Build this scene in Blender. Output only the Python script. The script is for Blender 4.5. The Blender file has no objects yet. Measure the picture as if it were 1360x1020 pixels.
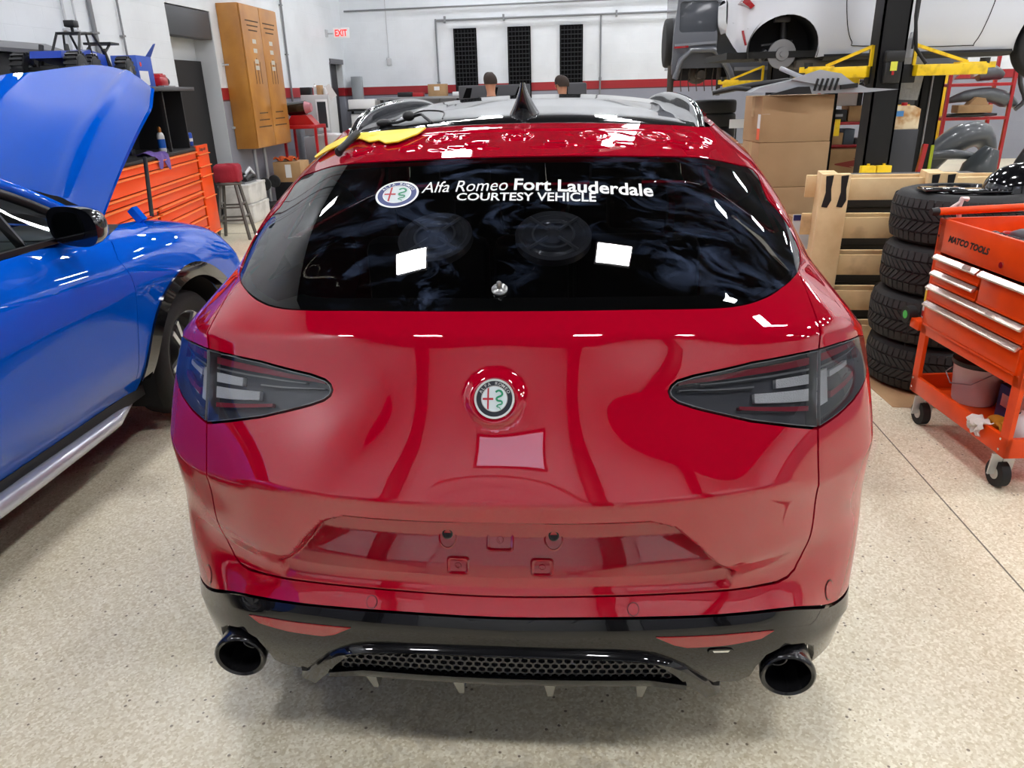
import numpy as np, math, random
X0 = -0.173
# ---------------------------------------------------------------- red car body surface (metres, car frame)
SC = [0, .2, .4, .6, .76, .88, 1.0, 1.2, 1.7, 2.4, 3.4, 4.2, 4.6, 5.0, 5.6]
FR = [.10, .27, .52, .74, .87, .955, 1.0]
FW = [1.0, 1.0, 1.0, .995, .95, .80, 0.0]
def ring(pts, W, Yf, zs, zf):
    r = list(pts); x8, y8, z8 = pts[-1]
    for i, (a, w) in enumerate(zip(FR, FW)):
        z = zs if i < 3 else zs + (zf - zs) * (i - 2) / 4.0
        r.append((W * w, y8 + (Yf - y8) * a, z))
    return r
RT = [0, .15, .26, .29, .34, .44, .54, .64, .75, .87, .98, 1.05, 1.36, 1.67, 2.05]
CREASE = [2, 3, 7, 10, 11, 13]
RINGS = [
 ring([(0,1.53,0.27),(0.2,1.53,0.27),(0.4,1.54,0.27),(0.6,1.57,0.27),(0.75,1.62,0.27),(0.852,1.7,0.27),(0.915,1.79,0.265),(0.94,1.95,0.26)], 0.94, 5.95, .26, .25),
 ring([(0,1.465,0.43),(0.2,1.468,0.43),(0.4,1.485,0.42),(0.6,1.525,0.4),(0.75,1.59,0.385),(0.8642,1.69,0.355),(0.933,1.8,0.33),(0.958,1.96,0.33)], 0.958, 6.05, .33, .36),
 ring([(0,1.45,.518),(.2,1.455,.517),(.4,1.475,.510),(.6,1.525,.492),(.75,1.598,.450),(.866,1.698,.384),(.944,1.80,.350),(.969,1.96,.335)], .962, 6.08, .34, .43),
 ring([(0,1.465,0.546),(0.2,1.47,0.548),(0.4,1.49,0.542),(0.6,1.54,0.522),(0.755,1.615,0.484),(0.8648,1.71,0.424),(0.944,1.815,0.402),(0.969,1.97,0.4)], 0.96, 6.09, .42, .50),
 ring([(0,1.49,0.59),(0.2,1.495,0.594),(0.4,1.52,0.589),(0.6,1.57,0.577),(0.74,1.65,0.557),(0.8662,1.725,0.53),(0.947,1.82,0.52),(0.974,1.98,0.52)], 0.964, 6.10, .52, .56),
 ring([(0,1.455,0.67),(0.2,1.462,0.67),(0.4,1.485,0.67),(0.6,1.55,0.668),(0.752,1.645,0.665),(0.8634,1.735,0.655),(0.945,1.83,0.65),(0.973,1.98,0.65)], 0.965, 6.10, .65, .62),
 ring([(0,1.43,0.77),(0.2,1.437,0.77),(0.4,1.462,0.77),(0.6,1.53,0.768),(0.757,1.64,0.76),(0.8584,1.72,0.75),(0.935,1.81,0.75),(0.962,1.97,0.76)], 0.958, 6.08, .76, .70),
 ring([(0,1.41,0.878),(0.2,1.415,0.878),(0.4,1.445,0.878),(0.6,1.52,0.866),(0.761,1.633,0.83),(0.8634,1.715,0.835),(0.937,1.8,0.86),(0.964,1.97,0.9)], 0.957, 6.06, .90, .76),
 ring([(0,1.465,0.98),(0.2,1.475,0.98),(0.4,1.515,0.98),(0.6,1.585,0.972),(0.753,1.672,0.964),(0.8634,1.765,0.965),(0.937,1.86,0.97),(0.962,2.01,0.99)], 0.954, 6.03, .99, .82),
 ring([(0,1.54,1.1),(0.2,1.55,1.1),(0.4,1.594,1.086),(0.6,1.66,1.08),(0.76,1.742,1.08),(0.8634,1.835,1.07),(0.934,1.93,1.065),(0.96,2.07,1.07)], 0.95, 5.98, 1.07, .86),
 ring([(0,1.6,1.206),(0.2,1.61,1.204),(0.4,1.645,1.193),(0.6,1.71,1.174),(0.766,1.785,1.166),(0.8654,1.875,1.14),(0.929,1.96,1.12),(0.954,2.11,1.12)], 0.939, 5.90, 1.11, .90),
 ring([(0,1.66,1.257),(0.2,1.67,1.255),(0.4,1.71,1.246),(0.6,1.8,1.238),(0.745,1.965,1.252),(0.8056,2.1,1.255),(0.857,2.22,1.245),(0.89,2.42,1.225)], 0.897, 4.95, 1.20, 1.12),
 ring([(0,1.925,1.414),(.2,1.932,1.412),(.4,1.97,1.405),(.6,2.06,1.388),(.745,2.215,1.363),(.805,2.34,1.365),(.825,2.48,1.375),(.825,2.70,1.39)], .815, 4.55, 1.40, 1.40),
 ring([(0,2.20,1.553),(.2,2.215,1.550),(.4,2.27,1.541),(.58,2.38,1.521),(.70,2.51,1.490),(.760,2.64,1.487),(.777,2.80,1.505),(.772,3.02,1.535)], .755, 4.25, 1.55, 1.58),
 ring([(0,2.57,1.626),(0.2,2.575,1.623),(0.4,2.59,1.614),(0.54,2.62,1.604),(0.615,2.66,1.598),(0.6534,2.79,1.602),(0.657,2.95,1.613),(0.65,3.15,1.628)], 0.63, 4.10, 1.655, 1.66),
]
def cardinal(k, t):
    """natural cubic spline cardinal basis of knots k at t -> (N, len(k))"""
    k = np.asarray(k, float); n = len(k); t = np.asarray(t, float)
    if n == 2:
        a = (t - k[0]) / (k[1] - k[0]); return np.stack([1 - a, a], 1)
    h = np.diff(k); A = np.zeros((n, n)); B = np.zeros((n, n)); A[0, 0] = A[-1, -1] = 1
    for i in range(1, n - 1):
        A[i, i-1] = h[i-1]; A[i, i] = 2*(h[i-1]+h[i]); A[i, i+1] = h[i]
        B[i, i-1] = 6/h[i-1]; B[i, i] = -6/h[i-1]-6/h[i]; B[i, i+1] = 6/h[i]
    M = np.linalg.solve(A, B)
    j = np.clip(np.searchsorted(k, t, side='right') - 1, 0, n-2)
    hj = h[j]; a = (k[j+1]-t)/hj; b = (t-k[j])/hj
    W = np.zeros((len(t), n)); I = np.arange(len(t))
    W[I, j] += a; W[I, j+1] += b
    W += ((a**3-a)*hj**2/6)[:, None]*M[j] + ((b**3-b)*hj**2/6)[:, None]*M[j+1]
    return W
def tbasis(t):
    t = np.asarray(t, float); W = np.zeros((len(t), len(RT)))
    br = [0] + CREASE + [len(RT)-1]
    for a, b in zip(br[:-1], br[1:]):
        lo, hi = RT[a], RT[b]
        m = (t >= lo) & (t < hi) if b != len(RT)-1 else (t >= lo)
        if a == 0: m = t < hi
        if m.any():
            w = cardinal(RT[a:b+1], t[m]); Wm = np.zeros((m.sum(), len(RT))); Wm[:, a:b+1] = w; W[m] = Wm
    return W
_C = np.array(RINGS)
_full = np.concatenate([(_C*np.array([-1, 1, 1]))[:, :0:-1], _C], 1)
_ks = np.array([-a for a in SC[:0:-1]] + SC)
REC = [(-.56,.405),(-.52,.445),(-.46,.52),(-.40,.578),(-.345,.598),(0,.600),(.345,.598),(.40,.578),(.46,.52),(.52,.445),(.56,.405),(.56,.345),(-.56,.345)]
def poly_sd(P, s, t):
    """signed distance, positive inside"""
    d = np.full(len(s), 1e9); ins = np.zeros(len(s), bool); n = len(P)
    for i in range(n):
        x1, y1 = P[i]; x2, y2 = P[(i+1) % n]
        dx, dy = x2-x1, y2-y1; L = dx*dx+dy*dy
        u = np.clip(((s-x1)*dx+(t-y1)*dy)/L, 0, 1)
        d = np.minimum(d, np.hypot(s-x1-u*dx, t-y1-u*dy))
        c = ((y1 > t) != (y2 > t)) & (s < (x2-x1)*(t-y1)/((y2-y1) or 1e-12)+x1)
        ins ^= c
    return np.where(ins, d, -d)
def sstep(a, b, x):
    u = np.clip((x-a)/(b-a), 0, 1); return u*u*(3-2*u)
_h = [(0,1.745),(.10,1.755),(.18,1.775),(.27,1.745),(.42,1.750),(.55,1.775),(.64,1.83),(.66,1.90),(.60,1.975),(.48,1.995),(.30,1.985),(.18,2.0),(0,2.0)]
PLATE = _h+[(-x, y) for x, y in _h[-2:0:-1]]
_h = [(0,1.835),(.14,1.84),(.17,1.87),(.15,1.93),(.30,1.945),(.33,1.90),(.42,1.87),(.52,1.86),(.56,1.90),(.50,1.955),(.30,1.96),(0,1.955)]
TROUGH = _h+[(-x, y) for x, y in _h[-2:0:-1]]
BADGE = (0.0, .862)
def disp(s, t):
    d = np.zeros(len(s))
    m = (np.abs(s) < .62) & (t > .3) & (t < .66)
    if m.any():
        sd = poly_sd(REC, s[m], t[m])
        dep = np.interp(t[m], [.345, .40, .44, .50, .60], [0, .022, .05, .10, .115])
        d[m] += sstep(-.004, .018, sd)*dep
    r = np.hypot(s-BADGE[0], (t-BADGE[1])*1.2)
    d -= .013*(1-sstep(.052, .073, r))
    d += .003*(1-sstep(.042, .048, r))
    m = t > 1.72
    if m.any():
        d[m] -= .007*sstep(-.004, .008, poly_sd(PLATE, s[m], t[m]))
        d[m] += .006*sstep(-.004, .006, poly_sd(TROUGH, s[m], t[m]))
    return d
def Sraw(s, t):
    s = np.atleast_1d(np.asarray(s, float)); t = np.atleast_1d(np.asarray(t, float))
    A = cardinal(_ks, s); B = tbasis(t)
    P = np.einsum('ni,nj,ijk->nk', B, A, _full)
    P[:, 1] += disp(s, t)
    return P
def Snorm(s, t, e=.0025):
    s = np.atleast_1d(np.asarray(s, float)); t = np.atleast_1d(np.asarray(t, float))
    a = Sraw(s+e, t)-Sraw(s-e, t)
    tl, th = np.maximum(t-e, 0), np.minimum(t+e, RT[-1])
    b = Sraw(s, th)-Sraw(s, tl)
    n = np.cross(a, b); n /= np.linalg.norm(n, axis=1)[:, None]+1e-12
    return n
def S(s, t, off=0.0):
    P = Sraw(s, t)
    if np.any(off): P = P+Snorm(s, t)*(off if np.isscalar(off) else np.asarray(off)[:, None])
    return P
import bpy, bmesh
from mathutils import Vector, Matrix, Euler
from mathutils.geometry import delaunay_2d_cdt
SCN = bpy.context.scene; COL = SCN.collection
PI = math.pi
rnd = random.Random(7)
# ---------------------------------------------------------------- materials
_M = {}
def srgb(r, g, b):
    f = lambda c: (c/255)/12.92 if c <= 10 else (((c/255)+.055)/1.055)**2.4
    return (f(r), f(g), f(b), 1)
def mat(name, col=(128,128,128), rough=.5, metal=0., coat=0., spec=.5, cior=1.5, emit=None, estr=0, noise=None, bump=None, coatr=.03, sheen=0):
    """col is sRGB 0-255; noise=(scale, dark sRGB, lo, hi); bump=(scale, strength)"""
    if name in _M: return _M[name]
    m = bpy.data.materials.new(name); m.use_nodes = True; nt = m.node_tree; b = nt.nodes['Principled BSDF']
    b.inputs['Base Color'].default_value = srgb(*col); b.inputs['Roughness'].default_value = rough
    b.inputs['Metallic'].default_value = metal; b.inputs['Specular IOR Level'].default_value = spec
    b.inputs['Coat Weight'].default_value = coat; b.inputs['Coat Roughness'].default_value = coatr; b.inputs['Coat IOR'].default_value = cior
    if emit: b.inputs['Emission Color'].default_value = srgb(*emit); b.inputs['Emission Strength'].default_value = estr
    if noise or bump:
        tc = nt.nodes.new('ShaderNodeTexCoord')
    if noise:
        n = nt.nodes.new('ShaderNodeTexNoise'); n.inputs['Scale'].default_value = noise[0]; n.inputs['Detail'].default_value = 6
        r = nt.nodes.new('ShaderNodeValToRGB'); r.color_ramp.elements[0].position = noise[2]; r.color_ramp.elements[1].position = noise[3]
        r.color_ramp.elements[0].color = srgb(*noise[1]); r.color_ramp.elements[1].color = srgb(*col)
        nt.links.new(tc.outputs['Object'], n.inputs['Vector']); nt.links.new(n.outputs['Fac'], r.inputs['Fac']); nt.links.new(r.outputs['Color'], b.inputs['Base Color'])
    if bump:
        n = nt.nodes.new('ShaderNodeTexNoise'); n.inputs['Scale'].default_value = bump[0]; n.inputs['Detail'].default_value = 4
        u = nt.nodes.new('ShaderNodeBump'); u.inputs['Strength'].default_value = bump[1]; u.inputs['Distance'].default_value = .01
        nt.links.new(tc.outputs['Object'], n.inputs['Vector']); nt.links.new(n.outputs['Fac'], u.inputs['Height']); nt.links.new(u.outputs['Normal'], b.inputs['Normal'])
    _M[name] = m; return m
def glassmat(name, tint=(40,44,46), rough=.01, ior=1.5, alpha=.9):
    """thin tinted pane: see-through tint under a clear reflection"""
    if name in _M: return _M[name]
    m = bpy.data.materials.new(name); m.use_nodes = True; nt = m.node_tree; nt.nodes.clear()
    o = nt.nodes.new('ShaderNodeOutputMaterial'); mx = nt.nodes.new('ShaderNodeMixShader'); t = nt.nodes.new('ShaderNodeBsdfTransparent')
    g = nt.nodes.new('ShaderNodeBsdfGlossy'); f = nt.nodes.new('ShaderNodeFresnel')
    t.inputs['Color'].default_value = srgb(*tint); g.inputs['Roughness'].default_value = rough; f.inputs['IOR'].default_value = ior
    g.inputs['Color'].default_value = (1, 1, 1, 1)
    nt.links.new(f.outputs[0], mx.inputs[0]); nt.links.new(t.outputs[0], mx.inputs[1]); nt.links.new(g.outputs[0], mx.inputs[2]); nt.links.new(mx.outputs[0], o.inputs[0])
    _M[name] = m; return m
# ---------------------------------------------------------------- mesh builder
class MB:
    def __init__(s): s.v = []; s.f = []; s.m = []; s.cur = 0
    def add(s, vs, fs, T=None):
        o = len(s.v)
        if T is not None: vs = [tuple(T @ Vector(v)) for v in vs]
        s.v += [tuple(v) for v in vs]; s.f += [tuple(o+i for i in f) for f in fs]; s.m += [s.cur]*len(fs); return s
    def slot(s, i): s.cur = i; return s
    def box(s, x0, x1, y0, y1, z0, z1, T=None, r=0, seg=2):
        if x0 > x1: x0, x1 = x1, x0
        if y0 > y1: y0, y1 = y1, y0
        if z0 > z1: z0, z1 = z1, z0
        if r <= 0:
            vs = [(x, y, z) for x in (x0, x1) for y in (y0, y1) for z in (z0, z1)]
            return s.add(vs, [(0,1,3,2),(4,6,7,5),(0,4,5,1),(2,3,7,6),(0,2,6,4),(1,5,7,3)], T)
        bm = bmesh.new(); bmesh.ops.create_cube(bm, size=1)
        for v in bm.verts: v.co = Vector(((x0+x1)/2+v.co.x*(x1-x0), (y0+y1)/2+v.co.y*(y1-y0), (z0+z1)/2+v.co.z*(z1-z0)))
        r = min(r, .49*min(x1-x0, y1-y0, z1-z0))
        bmesh.ops.bevel(bm, geom=bm.edges[:], offset=r, segments=seg, profile=.5, affect='EDGES')
        bm.verts.index_update()
        s.add([v.co[:] for v in bm.verts], [[v.index for v in f.verts] for f in bm.faces], T); bm.free(); return s
    def bar(s, a, b, w, h, up=(0,0,1), r=0):
        """box of section w x h from a to b"""
        a = Vector(a); b = Vector(b); d = b-a; L = d.length; z = d.normalized(); u = Vector(up)
        if abs(z.dot(u)) > .99: u = Vector((0, 1, 0))
        x = u.cross(z).normalized(); y = z.cross(x)
        T = Matrix.Translation(a) @ Matrix((x, y, z)).transposed().to_4x4()
        return s.box(-w/2, w/2, -h/2, h/2, 0, L, T, r)
    def cyl(s, a, b, r, r2=None, n=20, cap=True):
        a = Vector(a); b = Vector(b); r2 = r if r2 is None else r2; z = (b-a).normalized()
        u = Vector((0,0,1)) if abs(z.z) < .9 else Vector((1,0,0)); x = u.cross(z).normalized(); y = z.cross(x)
        vs = []
        for p, q in ((a, r), (b, r2)):
            for i in range(n): t = 2*PI*i/n; vs.append(p+x*q*math.cos(t)+y*q*math.sin(t))
        fs = [(i, (i+1) % n, n+(i+1) % n, n+i) for i in range(n)]
        if cap: fs += [tuple(range(n-1, -1, -1)), tuple(range(n, 2*n))]
        return s.add(vs, fs)
    def lathe(s, prof, n=32, T=None, close=False):
        """prof [(r,z)] about local z"""
        vs = [(r*math.cos(2*PI*i/n), r*math.sin(2*PI*i/n), z) for r, z in prof for i in range(n)]
        k = len(prof); fs = []
        for j in range(k-1 if not close else k):
            a = j*n; b = ((j+1) % k)*n
            fs += [(a+i, a+(i+1) % n, b+(i+1) % n, b+i) for i in range(n)]
        return s.add(vs, fs, T)
    def tube(s, pts, r, n=8, cap=True, closed=False):
        P = [Vector(p) for p in pts]; k = len(P); vs = []; x = None
        for i in range(k):
            a = P[(i-1) % k] if (i > 0 or closed) else P[0]; b = P[(i+1) % k] if (i < k-1 or closed) else P[-1]
            z = (b-a).normalized()
            if x is None: u = Vector((0,0,1)) if abs(z.z) < .9 else Vector((1,0,0)); x = u.cross(z).normalized()
            else: x = (x-z*x.dot(z)).normalized()
            y = z.cross(x); q = r[i] if isinstance(r, (list, tuple)) else r
            for j in range(n): t = 2*PI*j/n; vs.append(P[i]+x*q*math.cos(t)+y*q*math.sin(t))
        fs = []
        for i in range(k if closed else k-1):
            a = i*n; b = ((i+1) % k)*n
            fs += [(a+j, a+(j+1) % n, b+(j+1) % n, b+j) for j in range(n)]
        if cap and not closed: fs += [tuple(range(n-1, -1, -1)), tuple((k-1)*n+j for j in range(n))]
        return s.add(vs, fs)
    def prism(s, poly, d0, d1, T=None):
        """poly (x,y) extruded along z from d0 to d1"""
        n = len(poly); A = sum(poly[i][0]*poly[(i+1) % n][1]-poly[(i+1) % n][0]*poly[i][1] for i in range(n))
        if A < 0: poly = poly[::-1]
        vs = [(x, y, d0) for x, y in poly]+[(x, y, d1) for x, y in poly]
        fs = [(i, (i+1) % n, n+(i+1) % n, n+i) for i in range(n)]+[tuple(range(n-1, -1, -1)), tuple(range(n, 2*n))]
        return s.add(vs, fs, T)
    def grid(s, P, thick=0):
        """P[i][j] points; optional thickness along vertex normals (both faces and rim)"""
        a = len(P); b = len(P[0])
        V = [Vector(p) for r in P for p in r]
        F = [(i*b+j, i*b+j+1, (i+1)*b+j+1, (i+1)*b+j) for i in range(a-1) for j in range(b-1)]
        if not thick: return s.add(V, F)
        N = [Vector((0,0,0)) for _ in V]
        for f in F:
            n = (V[f[2]]-V[f[0]]).cross(V[f[3]]-V[f[1]])
            for i in f: N[i] += n
        W = [v-n.normalized()*thick for v, n in zip(V, N)]; o = len(V)
        F2 = [tuple(o+i for i in f[::-1]) for f in F]
        rim = []
        B = [j for j in range(b)]+[i*b+b-1 for i in range(1, a)]+[(a-1)*b+j for j in range(b-2, -1, -1)]+[i*b for i in range(a-2, 0, -1)]
        for i in range(len(B)):
            p, q = B[i], B[(i+1) % len(B)]; rim.append((q, p, o+p, o+q))
        return s.add(V+W, F+F2+rim)
    def sphere(s, c, r, n=16, m=10, sc=(1,1,1), T=None):
        vs = [(c[0], c[1], c[2]-r*sc[2])]; fs = []
        for i in range(1, m):
            p = PI*i/m
            for j in range(n): t = 2*PI*j/n; vs.append((c[0]+r*sc[0]*math.sin(p)*math.cos(t), c[1]+r*sc[1]*math.sin(p)*math.sin(t), c[2]-r*sc[2]*math.cos(p)))
        vs.append((c[0], c[1], c[2]+r*sc[2])); L = len(vs)-1
        fs += [(0, 1+(j+1) % n, 1+j) for j in range(n)]
        for i in range(m-2):
            a = 1+i*n; b = a+n; fs += [(a+j, a+(j+1) % n, b+(j+1) % n, b+j) for j in range(n)]
        a = 1+(m-2)*n; fs += [(a+j, a+(j+1) % n, L) for j in range(n)]
        return s.add(vs, fs, T)
    def build(s, name, m, parent=None, smooth=35, sub=0, solid=0):
        me = bpy.data.meshes.new(name); me.from_pydata(s.v, [], s.f); me.validate()
        ms = m if isinstance(m, (list, tuple)) else [m]
        for x in ms: me.materials.append(x)
        if len(ms) > 1 and len(me.polygons) == len(s.m): me.polygons.foreach_set('material_index', s.m)
        if smooth:
            me.polygons.foreach_set('use_smooth', [True]*len(me.polygons)); me.set_sharp_from_angle(angle=math.radians(smooth))
        o = bpy.data.objects.new(name, me); COL.objects.link(o)
        if parent is not None: o.parent = parent
        if sub: x = o.modifiers.new('sub', 'SUBSURF'); x.levels = sub; x.render_levels = sub
        if solid: x = o.modifiers.new('sol', 'SOLIDIFY'); x.thickness = solid
        return o
def tag(o, label=None, cat=None, group=None, kind=None):
    if label: o['label'] = label
    if cat: o['category'] = cat
    if group: o['group'] = group
    if kind: o['kind'] = kind
    return o
def thing(name, label, cat, loc=(0,0,0), rz=0, group=None):
    o = bpy.data.objects.new(name, None); COL.objects.link(o); o.location = loc; o.rotation_euler = (0, 0, rz); o.empty_display_size = .1
    return tag(o, label, cat, group)
def copy_tree(o, parent=None):
    c = o.copy(); COL.objects.link(c)
    if parent is not None: c.parent = parent
    for ch in list(o.children): copy_tree(ch, c)
    return c
def struct(name, mb, m, **k):
    o = mb.build(name, m, **k); o['kind'] = 'structure'; return o
def smooth_poly(pts, n=4, closed=True):
    """Catmull-Rom densify of 2-D points"""
    out = []; k = len(pts)
    R = range(k) if closed else range(k-1)
    for i in R:
        p0, p1, p2, p3 = [pts[(i+d) % k] if closed else pts[min(max(i+d, 0), k-1)] for d in (-1, 0, 1, 2)]
        for j in range(n):
            u = j/n
            out.append(tuple(.5*((2*b)+(c-a)*u+(2*a-5*b+4*c-d)*u*u+(3*b-a-3*c+d)*u**3) for a, b, c, d in zip(p0, p1, p2, p3)))
    if not closed: out.append(tuple(pts[-1]))
    return out
def dens(pts, step):
    out = []; n = len(pts)
    for i in range(n):
        a, b = pts[i], pts[(i+1) % n]; L = math.dist(a, b); k = max(1, int(math.ceil(L/step)))
        out += [(a[0]+(b[0]-a[0])*j/k, a[1]+(b[1]-a[1])*j/k) for j in range(k)]
    return out
def offset_poly(P, d):
    """move a closed polygon inwards by d"""
    n = len(P); A = sum(P[i][0]*P[(i+1) % n][1]-P[(i+1) % n][0]*P[i][1] for i in range(n)); sg = 1 if A > 0 else -1
    out = []
    for i in range(n):
        a, b, c = P[i-1], P[i], P[(i+1) % n]
        e1 = Vector((b[0]-a[0], b[1]-a[1])); e2 = Vector((c[0]-b[0], c[1]-b[1]))
        if e1.length < 1e-9 or e2.length < 1e-9: out.append(b); continue
        e1.normalize(); e2.normalize(); n1 = Vector((-e1.y, e1.x))*sg; n2 = Vector((-e2.y, e2.x))*sg
        m = (n1+n2); m = m/(max(m.length_squared, .5)) * 2 if m.length > 0 else n1
        out.append((b[0]+m.x*d, b[1]+m.y*d))
    return out
def panel(name, outer, m, parent, holes=(), ss=None, ts=None, step=.02, off=0., rim=.012, surf=None, norm=None, gap=0., smooth_in=0, extra=None):
    """a body panel: polygon in the (s,t) domain of a surface, meshed on it with its true normals"""
    surf = surf or S; norm = norm or Snorm
    if gap: outer = offset_poly(outer, gap); holes = [offset_poly(h, -gap) for h in holes]
    loops = [dens(outer, step)]+[dens(h, step) for h in holes]
    pts = []; edges = []
    for L in loops:
        o = len(pts); pts += L; edges += [(o+i, o+(i+1) % len(L)) for i in range(len(L))]
    nb = len(pts)
    xs = [p[0] for p in outer]; ys = [p[1] for p in outer]
    ss = np.arange(min(xs), max(xs), step) if ss is None else np.array(ss); ts = np.arange(min(ys), max(ys), step) if ts is None else np.array(ts)
    gs, gt = [q.ravel() for q in np.meshgrid(ss, ts)]
    if extra is not None: gs = np.concatenate([gs, extra[0]]); gt = np.concatenate([gt, extra[1]])
    d = poly_sd(loops[0], gs, gt) if len(loops[0]) < 4000 else None
    for L in loops[1:]: d = np.minimum(d, -poly_sd(L, gs, gt))
    k = d > step*.35
    pts += list(zip(gs[k].tolist(), gt[k].tolist()))
    V, E, F, ov, oe, of = delaunay_2d_cdt([Vector(p) for p in pts], edges, [], 0, 1e-6)
    V = np.array([v[:] for v in V]); F = np.array([f[:] for f in F if len(f) == 3])
    c = V[F].mean(1); ins = poly_sd(loops[0], c[:, 0], c[:, 1]) > 0
    for L in loops[1:]: ins &= poly_sd(L, c[:, 0], c[:, 1]) < 0
    F = F[ins]
    a = V[F]; area = (a[:,1,0]-a[:,0,0])*(a[:,2,1]-a[:,0,1])-(a[:,2,0]-a[:,0,0])*(a[:,1,1]-a[:,0,1])
    F = F[np.abs(area) > 1e-10]
    used = np.unique(F); mp = -np.ones(len(V), int); mp[used] = np.arange(len(used)); V = V[used]; F = mp[F]
    P = surf(V[:, 0], V[:, 1]); N = norm(V[:, 0], V[:, 1]); P = P+N*off
    # orient
    fn = np.cross(P[F[:,1]]-P[F[:,0]], P[F[:,2]]-P[F[:,0]]); flip = (fn*N[F[:,0]]).sum(1) < 0
    F[flip] = F[flip][:, ::-1]
    vs = P.tolist(); fs = F.tolist(); ns = N.tolist()
    if rim:
        ed = {}
        for f in fs:
            for i in range(3): ed[(f[i], f[(i+1) % 3])] = 1
        be = [e for e in ed if (e[1], e[0]) not in ed]
        q = len(vs)
        bv = sorted({i for e in be for i in e}); bi = {v: i for i, v in enumerate(bv)}; nbv = len(bv)
        inn = P[bv]-N[bv]*rim
        # rim normal: in surface, away from the panel
        rn = np.zeros((nbv, 3))
        for a_, b_ in be:
            t_ = P[b_]-P[a_]; w_ = np.cross(t_, N[a_]); w_ /= np.linalg.norm(w_)+1e-12; rn[bi[a_]] += w_; rn[bi[b_]] += w_
        rn /= np.linalg.norm(rn, axis=1)[:, None]+1e-12
        vs += P[bv].tolist()+inn.tolist(); ns += rn.tolist()*2
        for a_, b_ in be:
            i, j = q+bi[a_], q+bi[b_]; fs.append([j, i, i+nbv, j+nbv])
    me = bpy.data.meshes.new(name); me.from_pydata(vs, [], fs)
    me.materials.append(m); me.polygons.foreach_set('use_smooth', [True]*len(me.polygons))
    me.normals_split_custom_set_from_vertices([tuple(n) for n in ns])
    o = bpy.data.objects.new(name, me); COL.objects.link(o)
    if parent is not None: o.parent = parent
    return o
def mirror(pts): return [(-x, y) for x, y in pts][::-1]
def sym(pts):
    """right half outline from bottom centre to top centre -> full closed outline"""
    return pts+[(-x, y) for x, y in pts[::-1] if abs(x) > 1e-6]
def text_mesh(txt, size=1., bold=0, shear=0, space=1., align='CENTER'):
    """flat triangulated letters as (verts2d, faces)"""
    cu = bpy.data.curves.new('txt', 'FONT'); cu.body = txt; cu.size = size; cu.offset = bold; cu.shear = shear; cu.space_character = space; cu.align_x = align; cu.resolution_u = 3
    o = bpy.data.objects.new('txt', cu); COL.objects.link(o); dg = bpy.context.evaluated_depsgraph_get(); me = bpy.data.meshes.new_from_object(o.evaluated_get(dg))
    vs = [(v.co.x, v.co.y) for v in me.vertices]; fs = [tuple(p.vertices) for p in me.polygons]
    bpy.data.objects.remove(o); bpy.data.curves.remove(cu); bpy.data.meshes.remove(me)
    return vs, fs
def fit(vs, x0, x1, y0, y1):
    ax = min(v[0] for v in vs); bx = max(v[0] for v in vs); ay = min(v[1] for v in vs); by = max(v[1] for v in vs)
    return [(x0+(x-ax)/(bx-ax)*(x1-x0), y0+(y-ay)/(by-ay)*(y1-y0)) for x, y in vs]
def refine(vs, fs, L):
    """split long letter triangles so that they can follow a curved surface"""
    bm = bmesh.new(); V = [bm.verts.new((x, y, 0)) for x, y in vs]
    for f in fs:
        try: bm.faces.new([V[i] for i in f])
        except ValueError: pass
    bmesh.ops.triangulate(bm, faces=bm.faces[:])
    for _ in range(3):
        e = [e for e in bm.edges if e.calc_length() > L]
        if not e: break
        bmesh.ops.subdivide_edges(bm, edges=e, cuts=1); bmesh.ops.triangulate(bm, faces=bm.faces[:])
    bm.verts.index_update(); r = ([v.co[:2] for v in bm.verts], [tuple(v.index for v in f.verts) for f in bm.faces]); bm.free(); return r
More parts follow.
